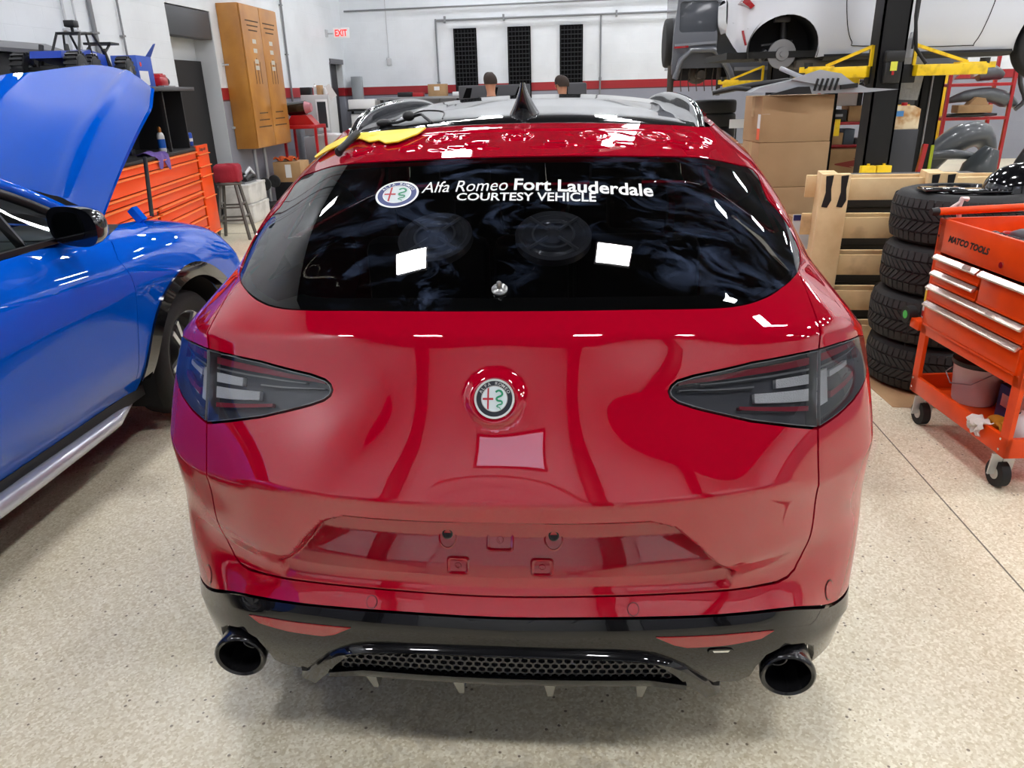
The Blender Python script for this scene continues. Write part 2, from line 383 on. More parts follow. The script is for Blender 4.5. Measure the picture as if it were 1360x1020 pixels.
# ================================================================= the red car
RED = mat('red_paint', (164,0,30), rough=.5, metal=.0, coat=1., coatr=.012, spec=.0, cior=1.8)
BLKG = mat('black_gloss', (12,13,17), rough=.12, coat=1., coatr=.02)
BLKP = mat('black_plastic', (22,22,24), rough=.45)
DARK = mat('dark_void', (6,6,7), rough=.8)
CHROME = mat('chrome', (225,227,230), rough=.08, metal=1.)
def glass_rear():
    m = bpy.data.materials.new('rear_glass'); m.use_nodes = True; nt = m.node_tree; nt.nodes.clear(); N = nt.nodes.new; L = nt.links.new
    o = N('ShaderNodeOutputMaterial'); t = N('ShaderNodeBsdfTransparent'); t.inputs[0].default_value = (.34, .35, .37, 1)
    df = N('ShaderNodeBsdfDiffuse'); df.inputs[0].default_value = srgb(120,140,180)
    g = N('ShaderNodeBsdfGlossy'); g.inputs['Roughness'].default_value = .012
    fr = N('ShaderNodeFresnel'); fr.inputs[0].default_value = 1.65
    m1 = N('ShaderNodeMixShader'); m2 = N('ShaderNodeMixShader')
    tc = N('ShaderNodeTexCoord'); mp = N('ShaderNodeMapping'); mp.inputs['Rotation'].default_value = (0, 0, .7); mp.inputs['Scale'].default_value = (1, 2.2, 1)
    n1 = N('ShaderNodeTexNoise'); n1.inputs['Scale'].default_value = 6; n1.inputs['Detail'].default_value = 9; n1.inputs['Roughness'].default_value = .68; n1.inputs['Distortion'].default_value = .9
    n2 = N('ShaderNodeTexNoise'); n2.inputs['Scale'].default_value = 2.3; n2.inputs['Detail'].default_value = 2
    r1 = N('ShaderNodeValToRGB'); r1.color_ramp.elements[0].position = .50; r1.color_ramp.elements[1].position = .72
    r2 = N('ShaderNodeValToRGB'); r2.color_ramp.elements[0].position = .47; r2.color_ramp.elements[1].position = .63
    mu = N('ShaderNodeMath'); mu.operation = 'MULTIPLY'; mk = N('ShaderNodeMath'); mk.operation = 'MULTIPLY'; mk.inputs[1].default_value = .24
    L(tc.outputs['Object'], mp.inputs[0]); L(mp.outputs[0], n1.inputs['Vector']); L(tc.outputs['Object'], n2.inputs['Vector'])
    L(n1.outputs['Fac'], r1.inputs[0]); L(n2.outputs['Fac'], r2.inputs[0]); L(r1.outputs[0], mu.inputs[0]); L(r2.outputs[0], mu.inputs[1]); L(mu.outputs[0], mk.inputs[0])
    L(mk.outputs[0], m1.inputs[0]); L(t.outputs[0], m1.inputs[1]); L(df.outputs[0], m1.inputs[2])
    L(fr.outputs[0], m2.inputs[0]); L(m1.outputs[0], m2.inputs[1]); L(g.outputs[0], m2.inputs[2]); L(m2.outputs[0], o.inputs[0])
    return m
RGLASS = glass_rear(); SGLASS = glassmat('side_glass', (60,66,70)); LENS = glassmat('lamp_lens', (246,247,248), rough=.02)
car = thing('car', 'glossy red car parked rear-on in the middle of the workshop, plate removed', 'car', (X0, 3.78, 0))
# ---- outlines in the (s,t) domain
SHUT = [(.62,.338),(.70,.3355),(.735,.341),(.757,.354),(.768,.38),(.770,.42),(.766,.51),(.758,.62),(.7585,.69),(.760,.7475)]
SHUT2 = [(.7595,.927),(.763,.98),(.782,1.02),(.806,1.056)]
GL = [(0,1.05),(.33,1.05),(.48,1.0495),(.55,1.048),(.60,1.0475),(.647,1.049),(.684,1.0515),(.742,1.0575),(.80,1.066),(.86,1.088),(.885,1.13),(.845,1.30),(.785,1.47),(.80,1.53),(.835,1.595),(.825,1.635),(.79,1.656),(.73,1.664),(.63,1.666),(.45,1.666),(.22,1.668),(0,1.668)]
LAMP_I = [(.7595,.7475),(.577,.790),(.446,.831),(.408,.845),(.392,.857),(.388,.869),(.394,.881),(.408,.891),(.448,.901),(.588,.920),(.7595,.927)]
LAMP_O = [(.7625,.748),(.823,.758),(.888,.773),(.943,.790),(1.0,.812),(1.032,.845),(1.042,.89),(1.022,.932),(.95,.950),(.832,.937),(.7625,.928)]
TGtop = [(.845,1.072),(.885,1.085),(.905,1.13),(.862,1.30),(.80,1.475),(.818,1.53),(.855,1.60),(.85,1.65),(.845,1.75),(.83,1.90),(.79,2.045),(.4,2.045),(0,2.045)]
tg_out = sym([(0,.340),(.30,.338),(.50,.340)]+SHUT+LAMP_I[1:-1]+SHUT2+TGtop)
gl_out = sym(GL)
side_y = lambda Y: float(np.interp(Y, [1.98, 2.39, 3.09, 4.12, 5.03, 5.56, 5.91, 6.1], [1.2, 1.7, 2.4, 3.4, 4.2, 4.6, 5.0, 5.6]))
side_t = lambda z: float(np.interp(z, [.26, .33, .38, .415, .52, .65, .76, .90, .99, 1.07], [0, .15, .26, .29, .34, .44, .54, .64, .75, .87]))
def arch(Yc, zc, r, a0, a1, n=24):
    return [(side_y(Yc+r*math.cos(a)), side_t(zc+r*math.sin(a))) for a in [math.radians(a0+(a1-a0)*i/n) for i in range(n+1)]]
YR, YF, ZW, RA = 2.38, 5.20, .355, .405
# fine points in the recess, around the badge and the small stampings
def patch(s0, s1, t0, t1, st):
    a, b = np.meshgrid(np.arange(s0, s1, st), np.arange(t0, t1, st)); return a.ravel(), b.ravel()
pp = [patch(-.60, .60, .345, .64, .0075), patch(-.1, .1, .77, .95, .006)]+[patch(c-.045, c+.045, .395, .53, .004) for c in (-.115, 0, .115)]
ext = (np.concatenate([p[0] for p in pp]), np.concatenate([p[1] for p in pp]))
tg = panel('tailgate', tg_out, RED, car, holes=[gl_out], step=.02, gap=.0028, rim=.02, extra=ext)
rw = panel('rear_window', gl_out, RGLASS, tg, step=.03, gap=.001, off=-.002, rim=.006); rw['label'] = 'dark tinted rear window with smears'
bump_out = sym([(0,.2905),(.6,.2905),(1.0,.2905),(1.19,.2905)]+arch(YR, ZW, RA, 172, 118, 8)+[(1.12,.74),(1.03,.835),(1.0,.812),(.943,.790),(.888,.773),(.823,.758)]+SHUT[::-1]+[(.50,.340),(.30,.338),(0,.340)])
bp = panel('rear_bumper', bump_out, RED, car, step=.02, gap=.0028, rim=.02)
lb_out = sym([(0,.162),(.30,.160),(.36,.150),(.415,.130),(.45,.105),(.485,.07),(.52,.03),(.60,.03),(.628,.05),(.638,.10),(.662,.150),(.72,.176),(.775,.160),(.815,.115),(.83,.055),(.835,.0),(1.17,.0),(1.19,.15)]+arch(YR, ZW, RA, 178, 172, 2)[1:]+[(1.19,.287),(.6,.2875),(0,.2875)])
LOWB = mat('lower_bumper_black', (13,13,16), rough=.3, coat=1., coatr=.03, spec=.05)
lb = panel('lower_bumper', lb_out, LOWB, car, step=.02, rim=.02); lb['label'] = 'glossy black lower bumper'
quarter = SHUT2+TGtop[:-2]+[(1.2,2.045),(2.4,2.045),(4.0,2.045),(5.6,2.045),(5.6,.02)]+[(side_y(YF+RA+.01),.02)]+arch(YF, ZW, RA, -10, 190)+[(side_y(YF-RA-.01),.02),(side_y(YR+RA+.01),.02)]+arch(YR, ZW, RA, -10, 118, 18)+[(1.12,.74),(1.03,.835),(1.032,.845),(1.042,.89),(1.022,.932),(.95,.950),(.832,.937)]
sw = [(1.55,1.12),(1.9,1.10),(3.95,1.10),(4.08,1.25),(3.9,1.62),(3.4,1.70),(1.8,1.70),(1.5,1.58),(1.40,1.35)]
ws = [(4.25,1.10),(5.599,1.10),(5.599,1.95),(4.35,1.95),(4.2,1.7)]
for sg in (1, -1):
    q = quarter if sg > 0 else mirror(quarter)
    h = [sw, ws] if sg > 0 else [mirror(sw), mirror(ws)]
    panel('body_side', q, RED, car, holes=h, ss=sorted(sg*np.concatenate([np.arange(.76, 1.4, .02), np.arange(1.4, 5.6, .06)])), ts=np.arange(.02, 2.05, .025), step=.03, gap=.0028, rim=.015)
    panel('side_window', h[0], SGLASS, car, ss=sorted(sg*np.arange(1.2, 4.2, .08)), step=.06, rim=0, off=-.004)
    panel('windshield', h[1], SGLASS, car, ss=sorted(sg*np.arange(4.2, 5.6, .06)), step=.06, rim=0, off=-.004)
# dark inner skin behind seams, glass and arches
liner = sym([(0,.36),(.9,.36),(1.15,.36),(1.15,.85),(1.3,1.0),(1.4,2.03),(0,2.03)])
def linersurf(s, t):
    A = cardinal(_ks, np.atleast_1d(s)); P = np.einsum('ni,nj,ijk->nk', tbasis(t), A, _full); P[:, 1] += np.where(np.abs(np.asarray(s)) < .62, .145, .04)+.0; P[:, 0] *= .95; return P
o = panel('cabin_liner', sym([(0,.20),(.74,.20),(1.14,.20),(1.14,1.04),(0,1.04)]), DARK, car, step=.04, rim=0, off=0, surf=linersurf)
o = panel('cabin_liner', sym([(0,1.70),(.9,1.70),(1.3,1.70),(1.3,2.04),(0,2.04)]), DARK, car, step=.05, rim=0, off=-.03)
mb = MB(); mb.box(-.78, .78, 1.75, 4.6, .30, .36); mb.box(-.70, .70, 1.85, 2.9, .55, .60); mb.build('cabin_floor', DARK, car)
SEAT = mat('seat_leather', (24,24,26), rough=.5)
for k, (x, w) in enumerate(((-.42,.5), (.0,.3), (.42,.5))):
    mb = MB(); mb.box(x-w/2, x+w/2, 2.95, 3.1, .6, 1.18, r=.05); mb.box(x-.12, x+.12, 2.97, 3.07, 1.2, 1.36, r=.04); mb.build('rear_seat', SEAT, car)
for x in (-.38, .38):
    mb = MB(); mb.box(x-.25, x+.25, 3.85, 4.0, .6, 1.2, r=.06); mb.box(x-.13, x+.13, 3.86, 3.97, 1.22, 1.4, r=.04); mb.build('front_seat', SEAT, car)
# ---- tail lamps
HOUS = mat('lamp_housing', (72,74,82), rough=.25, coat=.8)
LRED = mat('lamp_red_guide', (150,50,66), rough=.15, coat=1.)
LCLR = mat('lamp_reflector', (240,241,244), rough=.35, metal=.0, bump=(400, .6))
LGRY = mat('lamp_trim', (150,152,156), rough=.2, metal=.3, coat=1.)
def edges(P, s):
    lo, hi = 9, -9; n = len(P)
    for i in range(n):
        a, b = P[i], P[(i+1) % n]
        if (a[0]-s)*(b[0]-s) <= 0 and abs(a[0]-b[0]) > 1e-9:
            t = a[1]+(b[1]-a[1])*(s-a[0])/(b[0]-a[0]); lo = min(lo, t); hi = max(hi, t)
    return lo, hi
def band(P, s0, s1, f0, f1, n=12):
    a = []; b = []
    for i in range(n+1):
        s = s0+(s1-s0)*i/n; lo, hi = edges(P, s); a.append((s, hi-(hi-lo)*f0)); b.append((s, hi-(hi-lo)*f1))
    return a+b[::-1]
def lamp(P, name, sg, inner, parent):
    Q = lambda L: L if sg > 0 else mirror(L)
    hs = panel(name, Q(P), HOUS, parent, step=.02, gap=.003, off=-.030, rim=0)
    r = panel('lamp_rim', Q(P), LGRY, hs, holes=[Q(offset_poly(P, .0075))], step=.02, gap=.003, off=.0005, rim=.032)
    if inner:
        spec = [(LRED,.418,.748,.10,.21),(LRED,.56,.748,.74,.80),(LGRY,.418,.60,.40,.43),(LCLR,.655,.748,.34,.47),(LCLR,.60,.748,.53,.68),(LGRY,.47,.748,.26,.29)]
    else:
        spec = [(LRED,.774,.96,.10,.22),(LRED,.98,1.02,.12,.60),(LCLR,.774,.81,.36,.80),(LGRY,.774,.99,.29,.32),(LCLR,.82,.90,.42,.50),(LRED,.82,.93,.70,.78)]
    for m, a, b, f0, f1 in spec:
        panel({LRED:'light_guide', LCLR:'reflector', LGRY:'trim_line'}[m], Q(band(P, a, b, f0, f1)), m, hs, step=.02, off=-.016, rim=.012)
    panel('lens', Q(offset_poly(P, .004)), LENS, hs, step=.02, off=.002, rim=.004)
for sg in (1, -1):
    lamp(LAMP_I, 'tail_lamp', sg, True, tg); lamp(LAMP_O, 'tail_lamp', sg, False, car)
# ---- reflectors, parking sensors, tow cover
RFL = mat('reflector_red', (150,12,22), rough=.15, coat=1., bump=(600, .3), emit=None)
RF = [(.676,.243),(.64,.219),(.55,.206),(.45,.202),(.418,.213),(.373,.245),(.52,.2425),(.61,.2435)]
for sg in (1, -1):
    panel('reflector', RF if sg > 0 else mirror(RF), RFL, lb, step=.015, off=.003, rim=.008)
def disc(c, r, n=24, kx=1): return [(c[0]+kx*r*math.cos(2*PI*i/n), c[1]+r*math.sin(2*PI*i/n)) for i in range(n)]
for c in ((-.319,.308),(.319,.308),(-.86,.312),(.86,.312)):
    o = panel('parking_sensor', disc(c, .0125), RED, bp, step=.005, off=.0022, rim=.005)
    panel('sensor_ring', disc(c, .0140), BLKP, o, holes=[disc(c, .0125)], step=.005, off=.0012, rim=.002)
tow = smooth_poly([(.505,.193),(.562,.191),(.566,.165),(.552,.148),(.522,.148),(.508,.165)], 3)
o = panel('tow_cover', tow, LOWB, lb, step=.006, off=.0035, rim=.005)
panel('cover_edge', [(.512,.190),(.556,.189),(.552,.182),(.516,.183)], CHROME, o, step=.01, off=.0045, rim=.002)
# ---- plate mounts: two screw holes and three stamped squares
def surf_frame(s, t, off=0):
    P = S([s], [t], off)[0]; n = Snorm([s], [t])[0]; x = np.array([1., 0, 0]); x = x-n*(x@n); x /= np.linalg.norm(x); y = np.cross(n, x)
    return Matrix(((x[0], y[0], n[0], P[0]), (x[1], y[1], n[1], P[1]), (x[2], y[2], n[2], P[2]), (0, 0, 0, 1)))
def rrect(w, h, r, n=5):
    out = []
    for cx, cy, a in ((w/2-r, h/2-r, 0), (-w/2+r, h/2-r, 90), (-w/2+r, -h/2+r, 180), (w/2-r, -h/2+r, 270)):
        for i in range(n+1): q = math.radians(a+90*i/n); out.append((cx+r*math.cos(q), cy+r*math.sin(q)))
    return out
def ringmesh(mb, A, B, h0, h1, T):
    n = len(A); vs = [(x, y, h0) for x, y in A]+[(x, y, h1) for x, y in B]
    return mb.add(vs, [(i, (i+1) % n, n+(i+1) % n, n+i) for i in range(n)], T)
for s, t, w, h in ((0,.495,.056,.046),(-.101,.435,.044,.034),(.101,.435,.044,.034)):
    T = surf_frame(s, t); mb = MB(); A = rrect(w+.012, h+.012, .010); B = rrect(w+.004, h+.004, .008); C_ = rrect(w-.006, h-.006, .006)
    ringmesh(mb, A, B, -.001, .004, T); ringmesh(mb, B, C_, .004, .0005, T); mb.add([(x, y, .0005) for x, y in C_], [tuple(range(len(C_)))], T)
    mb.lathe([(.0085,.0005),(.0075,.003),(.005,.003),(.0045,.001),(.003,.001),(.0,.0015)], 20, T); mb.build('plate_mount', RED, tg, smooth=50)
for s in (-.128, .128):
    T = surf_frame(s, .497); mb = MB(); A = [(.024*math.cos(a), .030*math.sin(a)) for a in [2*PI*i/28 for i in range(28)]]
    B = [(x*.82, y*.82) for x, y in A]; ringmesh(mb, A, B, -.001, .003, T); ringmesh(mb, B, [(x*.95, y*.95) for x, y in B], .003, .0005, T); 
    h = mb.build('screw_hole', RED, tg, smooth=50)
    mb = MB(); mb.lathe([(.0125,.0),(.0125,.007),(.0095,.009),(.0090,.004),(0,.004)], 20, T @ Matrix.Translation((0,.008,0))); mb.build('rubber_plug', BLKP, h)
# ---- badges
def badge(mbs, place, R, style=0):
    """mbs: builder with slots 0 rim 1 ring 2 field 3 red 4 green 5 letters; place(x,y,h)"""
    def ring(r0, r1, h, sl, n=64):
        vs = []; 
        for r in (r0, r1):
            vs += [place(R*r*math.cos(2*PI*i/n), R*r*math.sin(2*PI*i/n), h) for i in range(n)]
        mbs.slot(sl).add(vs, [(i, n+i, n+(i+1) % n, (i+1) % n) for i in range(n)])
    ring(1.0, 1.0, 0, 0)
    ring(.90, 1.0, .0016, 0); ring(.66, .90, .0012, 1); ring(.62, .66, .0016, 0)
    n = 48; vs = [place(0, 0, .0011)]+[place(R*.62*math.cos(2*PI*i/n), R*.62*math.sin(2*PI*i/n), .0011) for i in range(n)]
    mbs.slot(2).add(vs, [(0, 1+i, 1+(i+1) % n) for i in range(n)])
    def poly(P, h, sl): mbs.slot(sl).add([place(R*x, R*y, h) for x, y in P], [tuple(range(len(P)))])
    poly([(-.35,-.50),(-.27,-.55),(-.27,.55),(-.35,.50)], .0022, 3); poly([(-.58,-.06),(-.05,-.06),(-.05,.04),(-.58,.04)], .0024, 3)
    sp = smooth_poly([(.06,.33),(.20,.42),(.36,.34),(.38,.18),(.22,.10),(.10,.02),(.18,-.10),(.36,-.12),(.38,-.26),(.22,-.30),(.12,-.38),(.26,-.44),(.32,-.54)], 4, False)
    w = [.10*(1-.0*i/len(sp)) if i < len(sp)*.5 else .10*(1-(i/len(sp)-.5)*1.5) for i in range(len(sp))]
    for i in range(len(sp)-1):
        a = Vector(sp[i]); b = Vector(sp[i+1]); d = (b-a).normalized(); nn = Vector((-d.y, d.x))
        P = [a+nn*w[i]/2, a-nn*w[i]/2, b-nn*w[i+1]/2, b+nn*w[i+1]/2]; poly([tuple(p) for p in P], .0021+i*.00001, 4)
    for i, ch in enumerate('ALFA ROMEO'):
        if ch == ' ': continue
        a = math.radians(152-(i)*13.8); vs, fs = text_mesh(ch, 1.0, bold=.01)
        bx = [v[0] for v in vs]; cx = (min(bx)+max(bx))/2
        out = []
        for x, y in vs:
            lx = (x-cx)*.235; ly = (y)*.22
            r = .70+ly; th = a-lx/.78
            out.append(place(R*r*math.cos(th), R*r*math.sin(th), .0022))
        mbs.slot(5).add(out, fs)
WH = mat('badge_white', (236,236,234), rough=.3); BR = mat('badge_red', (178,24,40), rough=.35); GR = mat('badge_green', (20,140,96), rough=.35)
FIELD = mat('badge_field', (206,216,218), rough=.3); BRING = mat('badge_black', (26,30,36), rough=.3); BBLUE = mat('badge_blue', (34,52,112), rough=.35); SIL = mat('badge_rim', (222,222,216), rough=.2, metal=.4)
T = surf_frame(*BADGE, .0015)
mb = MB(); badge(mb, lambda x, y, h: tuple(T @ Vector((x, y, h+.003))), .0445)
mb.slot(0).lathe([(.0445,-.006),(.0445,.003)], 48, T)
o = mb.build('badge', [SIL, BRING, FIELD, BR, GR, SIL], tg, smooth=20); o['label'] = 'round emblem with red cross and green serpent'
# sticker and lettering on the rear glass
def on_glass(c, ang=0, sx=1, sy=1, off=.0015):
    def f(x, y, h):
        X = x*math.cos(ang)-y*math.sin(ang); Y = x*math.sin(ang)+y*math.cos(ang)
        return tuple(S([c[0]+X*sx], [c[1]+Y*sy], off+h)[0])
    return f
mb = MB(); badge(mb, on_glass((-.309,1.4925), .0, off=-.0005), .0625)
o = mb.build('window_sticker', [WH, BBLUE, FIELD, BR, GR, WH], rw, smooth=20); o['label'] = 'round blue and white emblem sticker'
mb = MB()
def letters(txt, s0, s1, tb, tt, bold, shear=0):
    vs, fs = text_mesh(txt, 1, bold=bold, shear=shear); vs, fs = refine(fit(vs, 0, 1, 0, 1), fs, .06)
    s = np.array([s0+(s1-s0)*x for x, y in vs]); 
    t = np.array([(tb(x)+(tt(x)-tb(x))*y) for x, y in vs]); P = S(s, t, .0008); mb.add(P.tolist(), fs)
letters('Alfa Romeo', -.239, -.004, lambda x: 1.495+.003*x, lambda x: 1.546+.008*x, .0, .12)
letters('Fort Lauderdale', .013, .384, lambda x: 1.498-.036*x**1.3, lambda x: 1.554-.034*x**1.3, .022)
letters('COURTESY VEHICLE', -.138, .231, lambda x: 1.452+.004-.014*x, lambda x: 1.490-.006*x, .018)
o = mb.build('lettering', WH, rw, smooth=0); o['label'] = 'white vinyl lettering across the rear window'
T = surf_frame(0, 1.115); mb = MB(); mb.lathe([(.019,0),(.019,.004),(.014,.008),(.007,.010),(.006,.024),(.0045,.026),(0,.026)], 24, T); mb.build('wiper_pivot', mat('worn_metal', (150,150,150), .3, .8), rw)
# spoiler mounting dimples on the bare tailgate top
for s in (-.235, 0, .235, .42, -.42):
    T = surf_frame(s, 1.89); mb = MB(); mb.lathe([(.052,-.0015),(.049,.002),(.044,.0045),(.038,.002),(.034,-.0005),(.010,.0005),(.008,.002),(.004,.0018),(0,-.001)], 32, T); mb.build('spoiler_mount', RED, tg, smooth=60)
for s in (-.32, -.12, .12, .32, .50, -.50):
    T = surf_frame(s, 1.80); mb = MB(); A = rrect(.075, .05, .015); B = rrect(.062, .037, .010); ringmesh(mb, A, B, -.001, .0045, T); ringmesh(mb, B, rrect(.05, .025, .006), .0045, .001, T); mb.add([(x, y, .001) for x, y in rrect(.05, .025, .006)], [tuple(range(24))], T); mb.build('clip_boss', RED, tg, smooth=50)
# ---- diffuser with honeycomb mesh
path = [(.555,1.558,.262),(.53,1.540,.296),(.49,1.510,.345),(.45,1.485,.388),(.415,1.470,.414),(.38,1.458,.430),(.34,1.452,.441),(.28,1.447,.448),(.2,1.443,.452),(.1,1.441,.454),(0,1.440,.455)]
path = path+[(-x, y, z) for x, y, z in path[-2::-1]]
rows = []
for i, (x, y, z) in enumerate(path):
    a = Vector(path[max(i-1, 0)]); b = Vector(path[min(i+1, len(path)-1)]); d = (b-a).normalized(); dn = Vector((-d.z, 0, d.x)); 
    if dn.z > 0: dn = -dn
    w = .007+.034*min(1, max(0, (abs(x)-.38)/.12)); p = Vector((x, y, z))
    p = p+Vector((0,.007*min(1,max(0,(.5-abs(x))/.1)),-.003)); rows.append([p+Vector((0,.055,.010))-dn*.004, p+Vector((0,.030,.008))-dn*.003, p+Vector((0,.005,.002))-dn*.001, p+dn*.002, p+dn*w+Vector((0,.004,0)), p+dn*(w+.003)+Vector((0,.014,0)), p+dn*(w+.004)+Vector((0,.06,0))])
mb = MB(); mb.grid(rows, .004); df = mb.build('diffuser', LOWB, car, smooth=40)
mb = MB(); rr = []
for i in range(41):
    x = -.46+.92*i/40; y = 1.478+.10*x*x; k = max(0, (abs(x)-.36)/.1)
    rr.append([(x, y+.02, .352-.02*k), (x, y+.002, .347-.02*k), (x, y+.006, .325-.015*k), (x, y+.03, .303), (x, y+.12, .298)])
mb.grid(rr, .006); mb.build('lower_lip', LOWB, df, smooth=40)
for x in (-.349, -.117, .117, .349):
    mb = MB(); y = 1.50+.10*x*x
    mb.add([(x-.014,y-.005,.315),(x+.014,y-.005,.315),(x-.016,y+.16,.30),(x+.016,y+.16,.30),(x-.007,y+.028,.248),(x+.007,y+.028,.248),(x-.009,y+.15,.255),(x+.009,y+.15,.255)],
           [(0,1,5,4),(1,3,7,5),(3,2,6,7),(2,0,4,6),(0,2,3,1),(4,5,7,6)]); mb.build('diffuser_fin', mat('fin_grey', (96,97,92), rough=.35, coat=.6), df, smooth=30)
mb = MB(); hr = .0125; dx = hr*math.sqrt(3); dz = hr*1.5
for j in range(6):
    for i in range(-22, 23):
        cx = i*dx+(dx/2 if j % 2 else 0); cz = .350+j*dz*.82
        if abs(cx) > .425-(.06 if j > 3 else 0)-(.10 if j > 4 else 0): continue
        y = 1.492+.10*cx*cx
        A = [(cx+hr*math.cos(PI/6+PI/3*k), cz+hr*.82*math.sin(PI/6+PI/3*k)) for k in range(6)]; B = [(cx+(x-cx)*.74, cz+(z-cz)*.74) for x, z in A]
        mb.add([(x, y, z) for x, z in A]+[(x, y, z) for x, z in B]+[(x, y+.012, z) for x, z in B], [(k, 6+k, 6+(k+1) % 6, (k+1) % 6) for k in range(6)]+[(6+k, 12+k, 12+(k+1) % 6, 6+(k+1) % 6) for k in range(6)])
mb.build('honeycomb_mesh', mat('mesh_black', (44,46,52), rough=.3, coat=.3), df, smooth=0)
mb = MB(); mb.box(-.46, .46, 1.53, 1.54, .30, .46); mb.box(-.55, .55, 1.545, 2.6, .29, .31); mb.build('under_tray', DARK, df)
# ---- exhaust tips
EX = mat('exhaust_black', (34,34,36), rough=.22, metal=.5, coat=.5)
for sg in (1, -1):
    T = Matrix.Translation((sg*.722, 1.556, .319)) @ Euler((math.radians(-86), 0, math.radians(-sg*3))).to_matrix().to_4x4()
    mb = MB(); mb.lathe([(.064,.26),(.066,.03),(.070,.010),(.069,.0),(.064,-.004),(.057,.0),(.054,.02),(.050,.12),(.0,.12)], 40, T)
    e = mb.build('exhaust_tip', EX, car, smooth=50)
    mb = MB(); mb.lathe([(.024,.12),(.024,.045),(.021,.045),(.021,.10)], 24, T @ Matrix.Translation((-.018*sg, -.012, 0))); mb.build('inner_pipe', mat('pipe_metal', (90,92,96), .35, .9), e)
    mb = MB(); mb.box(sg*.60, sg*.84, 1.80, 1.82, .24, .42); mb.build('exhaust_heat_shield', DARK, car)
# ---- roof, rails, fin, wheels
YZ = [(2.585,1.620),(2.62,1.632),(2.75,1.648),(3.0,1.668),(3.4,1.690),(3.8,1.702),(4.0,1.700),(4.15,1.690)]
rows = []
for i in range(33):
    Y = 2.585+(4.16-2.585)*(i/32); zc = float(np.interp(Y, [a for a, b in YZ], [b for a, b in YZ]))
    r = []
    for j in range(25):
        x = -1+2*j/24; w = .60 if Y > 2.7 else .585+.015*(Y-2.585)/.115
        yy = Y+.05*(abs(x)**2.5)*max(0, 1-(Y-2.585)/.4)
        r.append((x*w, yy, zc-.046*abs(x)**2.4-(.02 if i == 0 else 0)))
    rows.append(r)
mb = MB(); mb.grid(rows); rf = mb.build('roof', mat('roof_glass', (16,17,20), rough=.08, coat=1., coatr=.02), car, smooth=60); rf['label'] = 'glossy black roof'
mb = MB(); mb.tube([(x*.6, 2.575+.055*abs(x)**2.5, 1.617-.040*abs(x)**2.4) for x in [-1+i/10 for i in range(21)]], .009, 8); mb.build('roof_seal', BLKP, rf)
for sg in (1, -1):
    P = [(.592,2.665,1.600),(.596,2.72,1.618),(.602,2.80,1.640),(.604,2.92,1.664),(.604,3.05,1.679),(.600,3.3,1.692),(.592,3.6,1.699),(.580,3.85,1.694),(.565,4.05,1.678),(.55,4.15,1.655)]
    P = smooth_poly(P, 3, False); rows = []
    for i, (x, y, z) in enumerate(P):
        rows.append([(sg*(x+a), y, z+b) for a, b in ((-.020,-.075),(-.014,-.012),(-.008,-.001),(.004,.001),(.012,-.006),(.016,-.02),(.022,-.075))])
    mb = MB(); mb.grid(rows); mb.add([rows[0][k] for k in range(7)], [tuple(range(7))]); mb.build('roof_rail', BLKG, car, smooth=60)
rows = []
for i in range(9):
    h = i/8; hw = .050*(1-h)**1.35+.009*(1-h*.2); y0 = 2.700-.025*h; y1 = 2.90-.155*h**.8; z = 1.640+.108*h
    rows.append([((hw if k else 0)*math.sin(2*PI*k/20), (y0+y1)/2-(y1-y0)/2*math.cos(2*PI*k/20), z) for k in range(21)])
    rows[-1][0] = rows[-1][20] = (0, y0, z)
mb = MB(); mb.grid(rows); mb.add([rows[-1][k] for k in range(20)], [tuple(range(20))]); mb.build('antenna_fin', BLKG, rf, smooth=60)
RUB = mat('tyre_rubber', (30,30,31), rough=.75, bump=(80, .15))
def tyre(mb, R=.36, W=.25, tread=True, n=64, T=None, ri=.24):
    prof = [(ri,-W*.40),(ri+.03,-W*.47),(R-.06,-W*.50),(R-.022,-W*.46),(R-.006,-W*.38),(R,-W*.2),(R,W*.2),(R-.006,W*.38),(R-.022,W*.46),(R-.06,W*.50),(ri+.03,W*.47),(ri,W*.40)]
    mb.lathe(prof, n, T)
RIM = mat('alloy_rim', (188,190,193), rough=.25, metal=.8)
def rim(mb, R=.24, W=.2, T=None, sp=5, zf=.10):
    T = T or Matrix()
    mb.lathe([(R+.006,zf),(R+.002,zf-.012),(R-.012,zf-.02),(R-.02,-W/2),(R+.004,-W/2-.005)], 48, T)
    mb.lathe([(0,zf-.02),(.03,zf-.02),(.06,zf-.03),(.065,zf-.05)], 24, T)
    for k in range(sp):
        for d in (-.16, .16):
            a = 2*PI*k/sp; p0 = Vector((.045*math.cos(a+d*2), .045*math.sin(a+d*2), zf-.035)); p1 = Vector(((R-.006)*math.cos(a+d), (R-.006)*math.sin(a+d), zf-.008))
            mb.bar(tuple(T @ p0), tuple(T @ p1), .026, .020, up=tuple(T.to_3x3() @ Vector((0, 0, 1))))
for sg in (1, -1):
    for yw in (YR, YF):
        T = Matrix.Translation((sg*.80, yw, .362)) @ Euler((0, sg*PI/2, 0)).to_matrix().to_4x4()
        mb = MB(); tyre(mb, T=T); w = mb.build('wheel', RUB, car, smooth=40); mb = MB(); rim(mb, T=T); mb.build('rim', RIM, w, smooth=30)
        mb = MB(); A = arch(yw, ZW, RA, -25, 205, 24)
        rows = []
        for a in [math.radians(-30+240*i/24) for i in range(25)]:
            rows.append([(sg*x, yw+(RA+.012)*math.cos(a), ZW+(RA+.012)*math.sin(a)) for x in (.50, .87)])
        mb.grid(rows); mb.build('wheel_arch_liner', DARK, car, smooth=60)
mb = MB(); mb.box(-.85, .85, 1.8, 5.9, .20, .27); mb.build('underbody', DARK, car)
for ch in car.children: ch.location.y -= 3.78
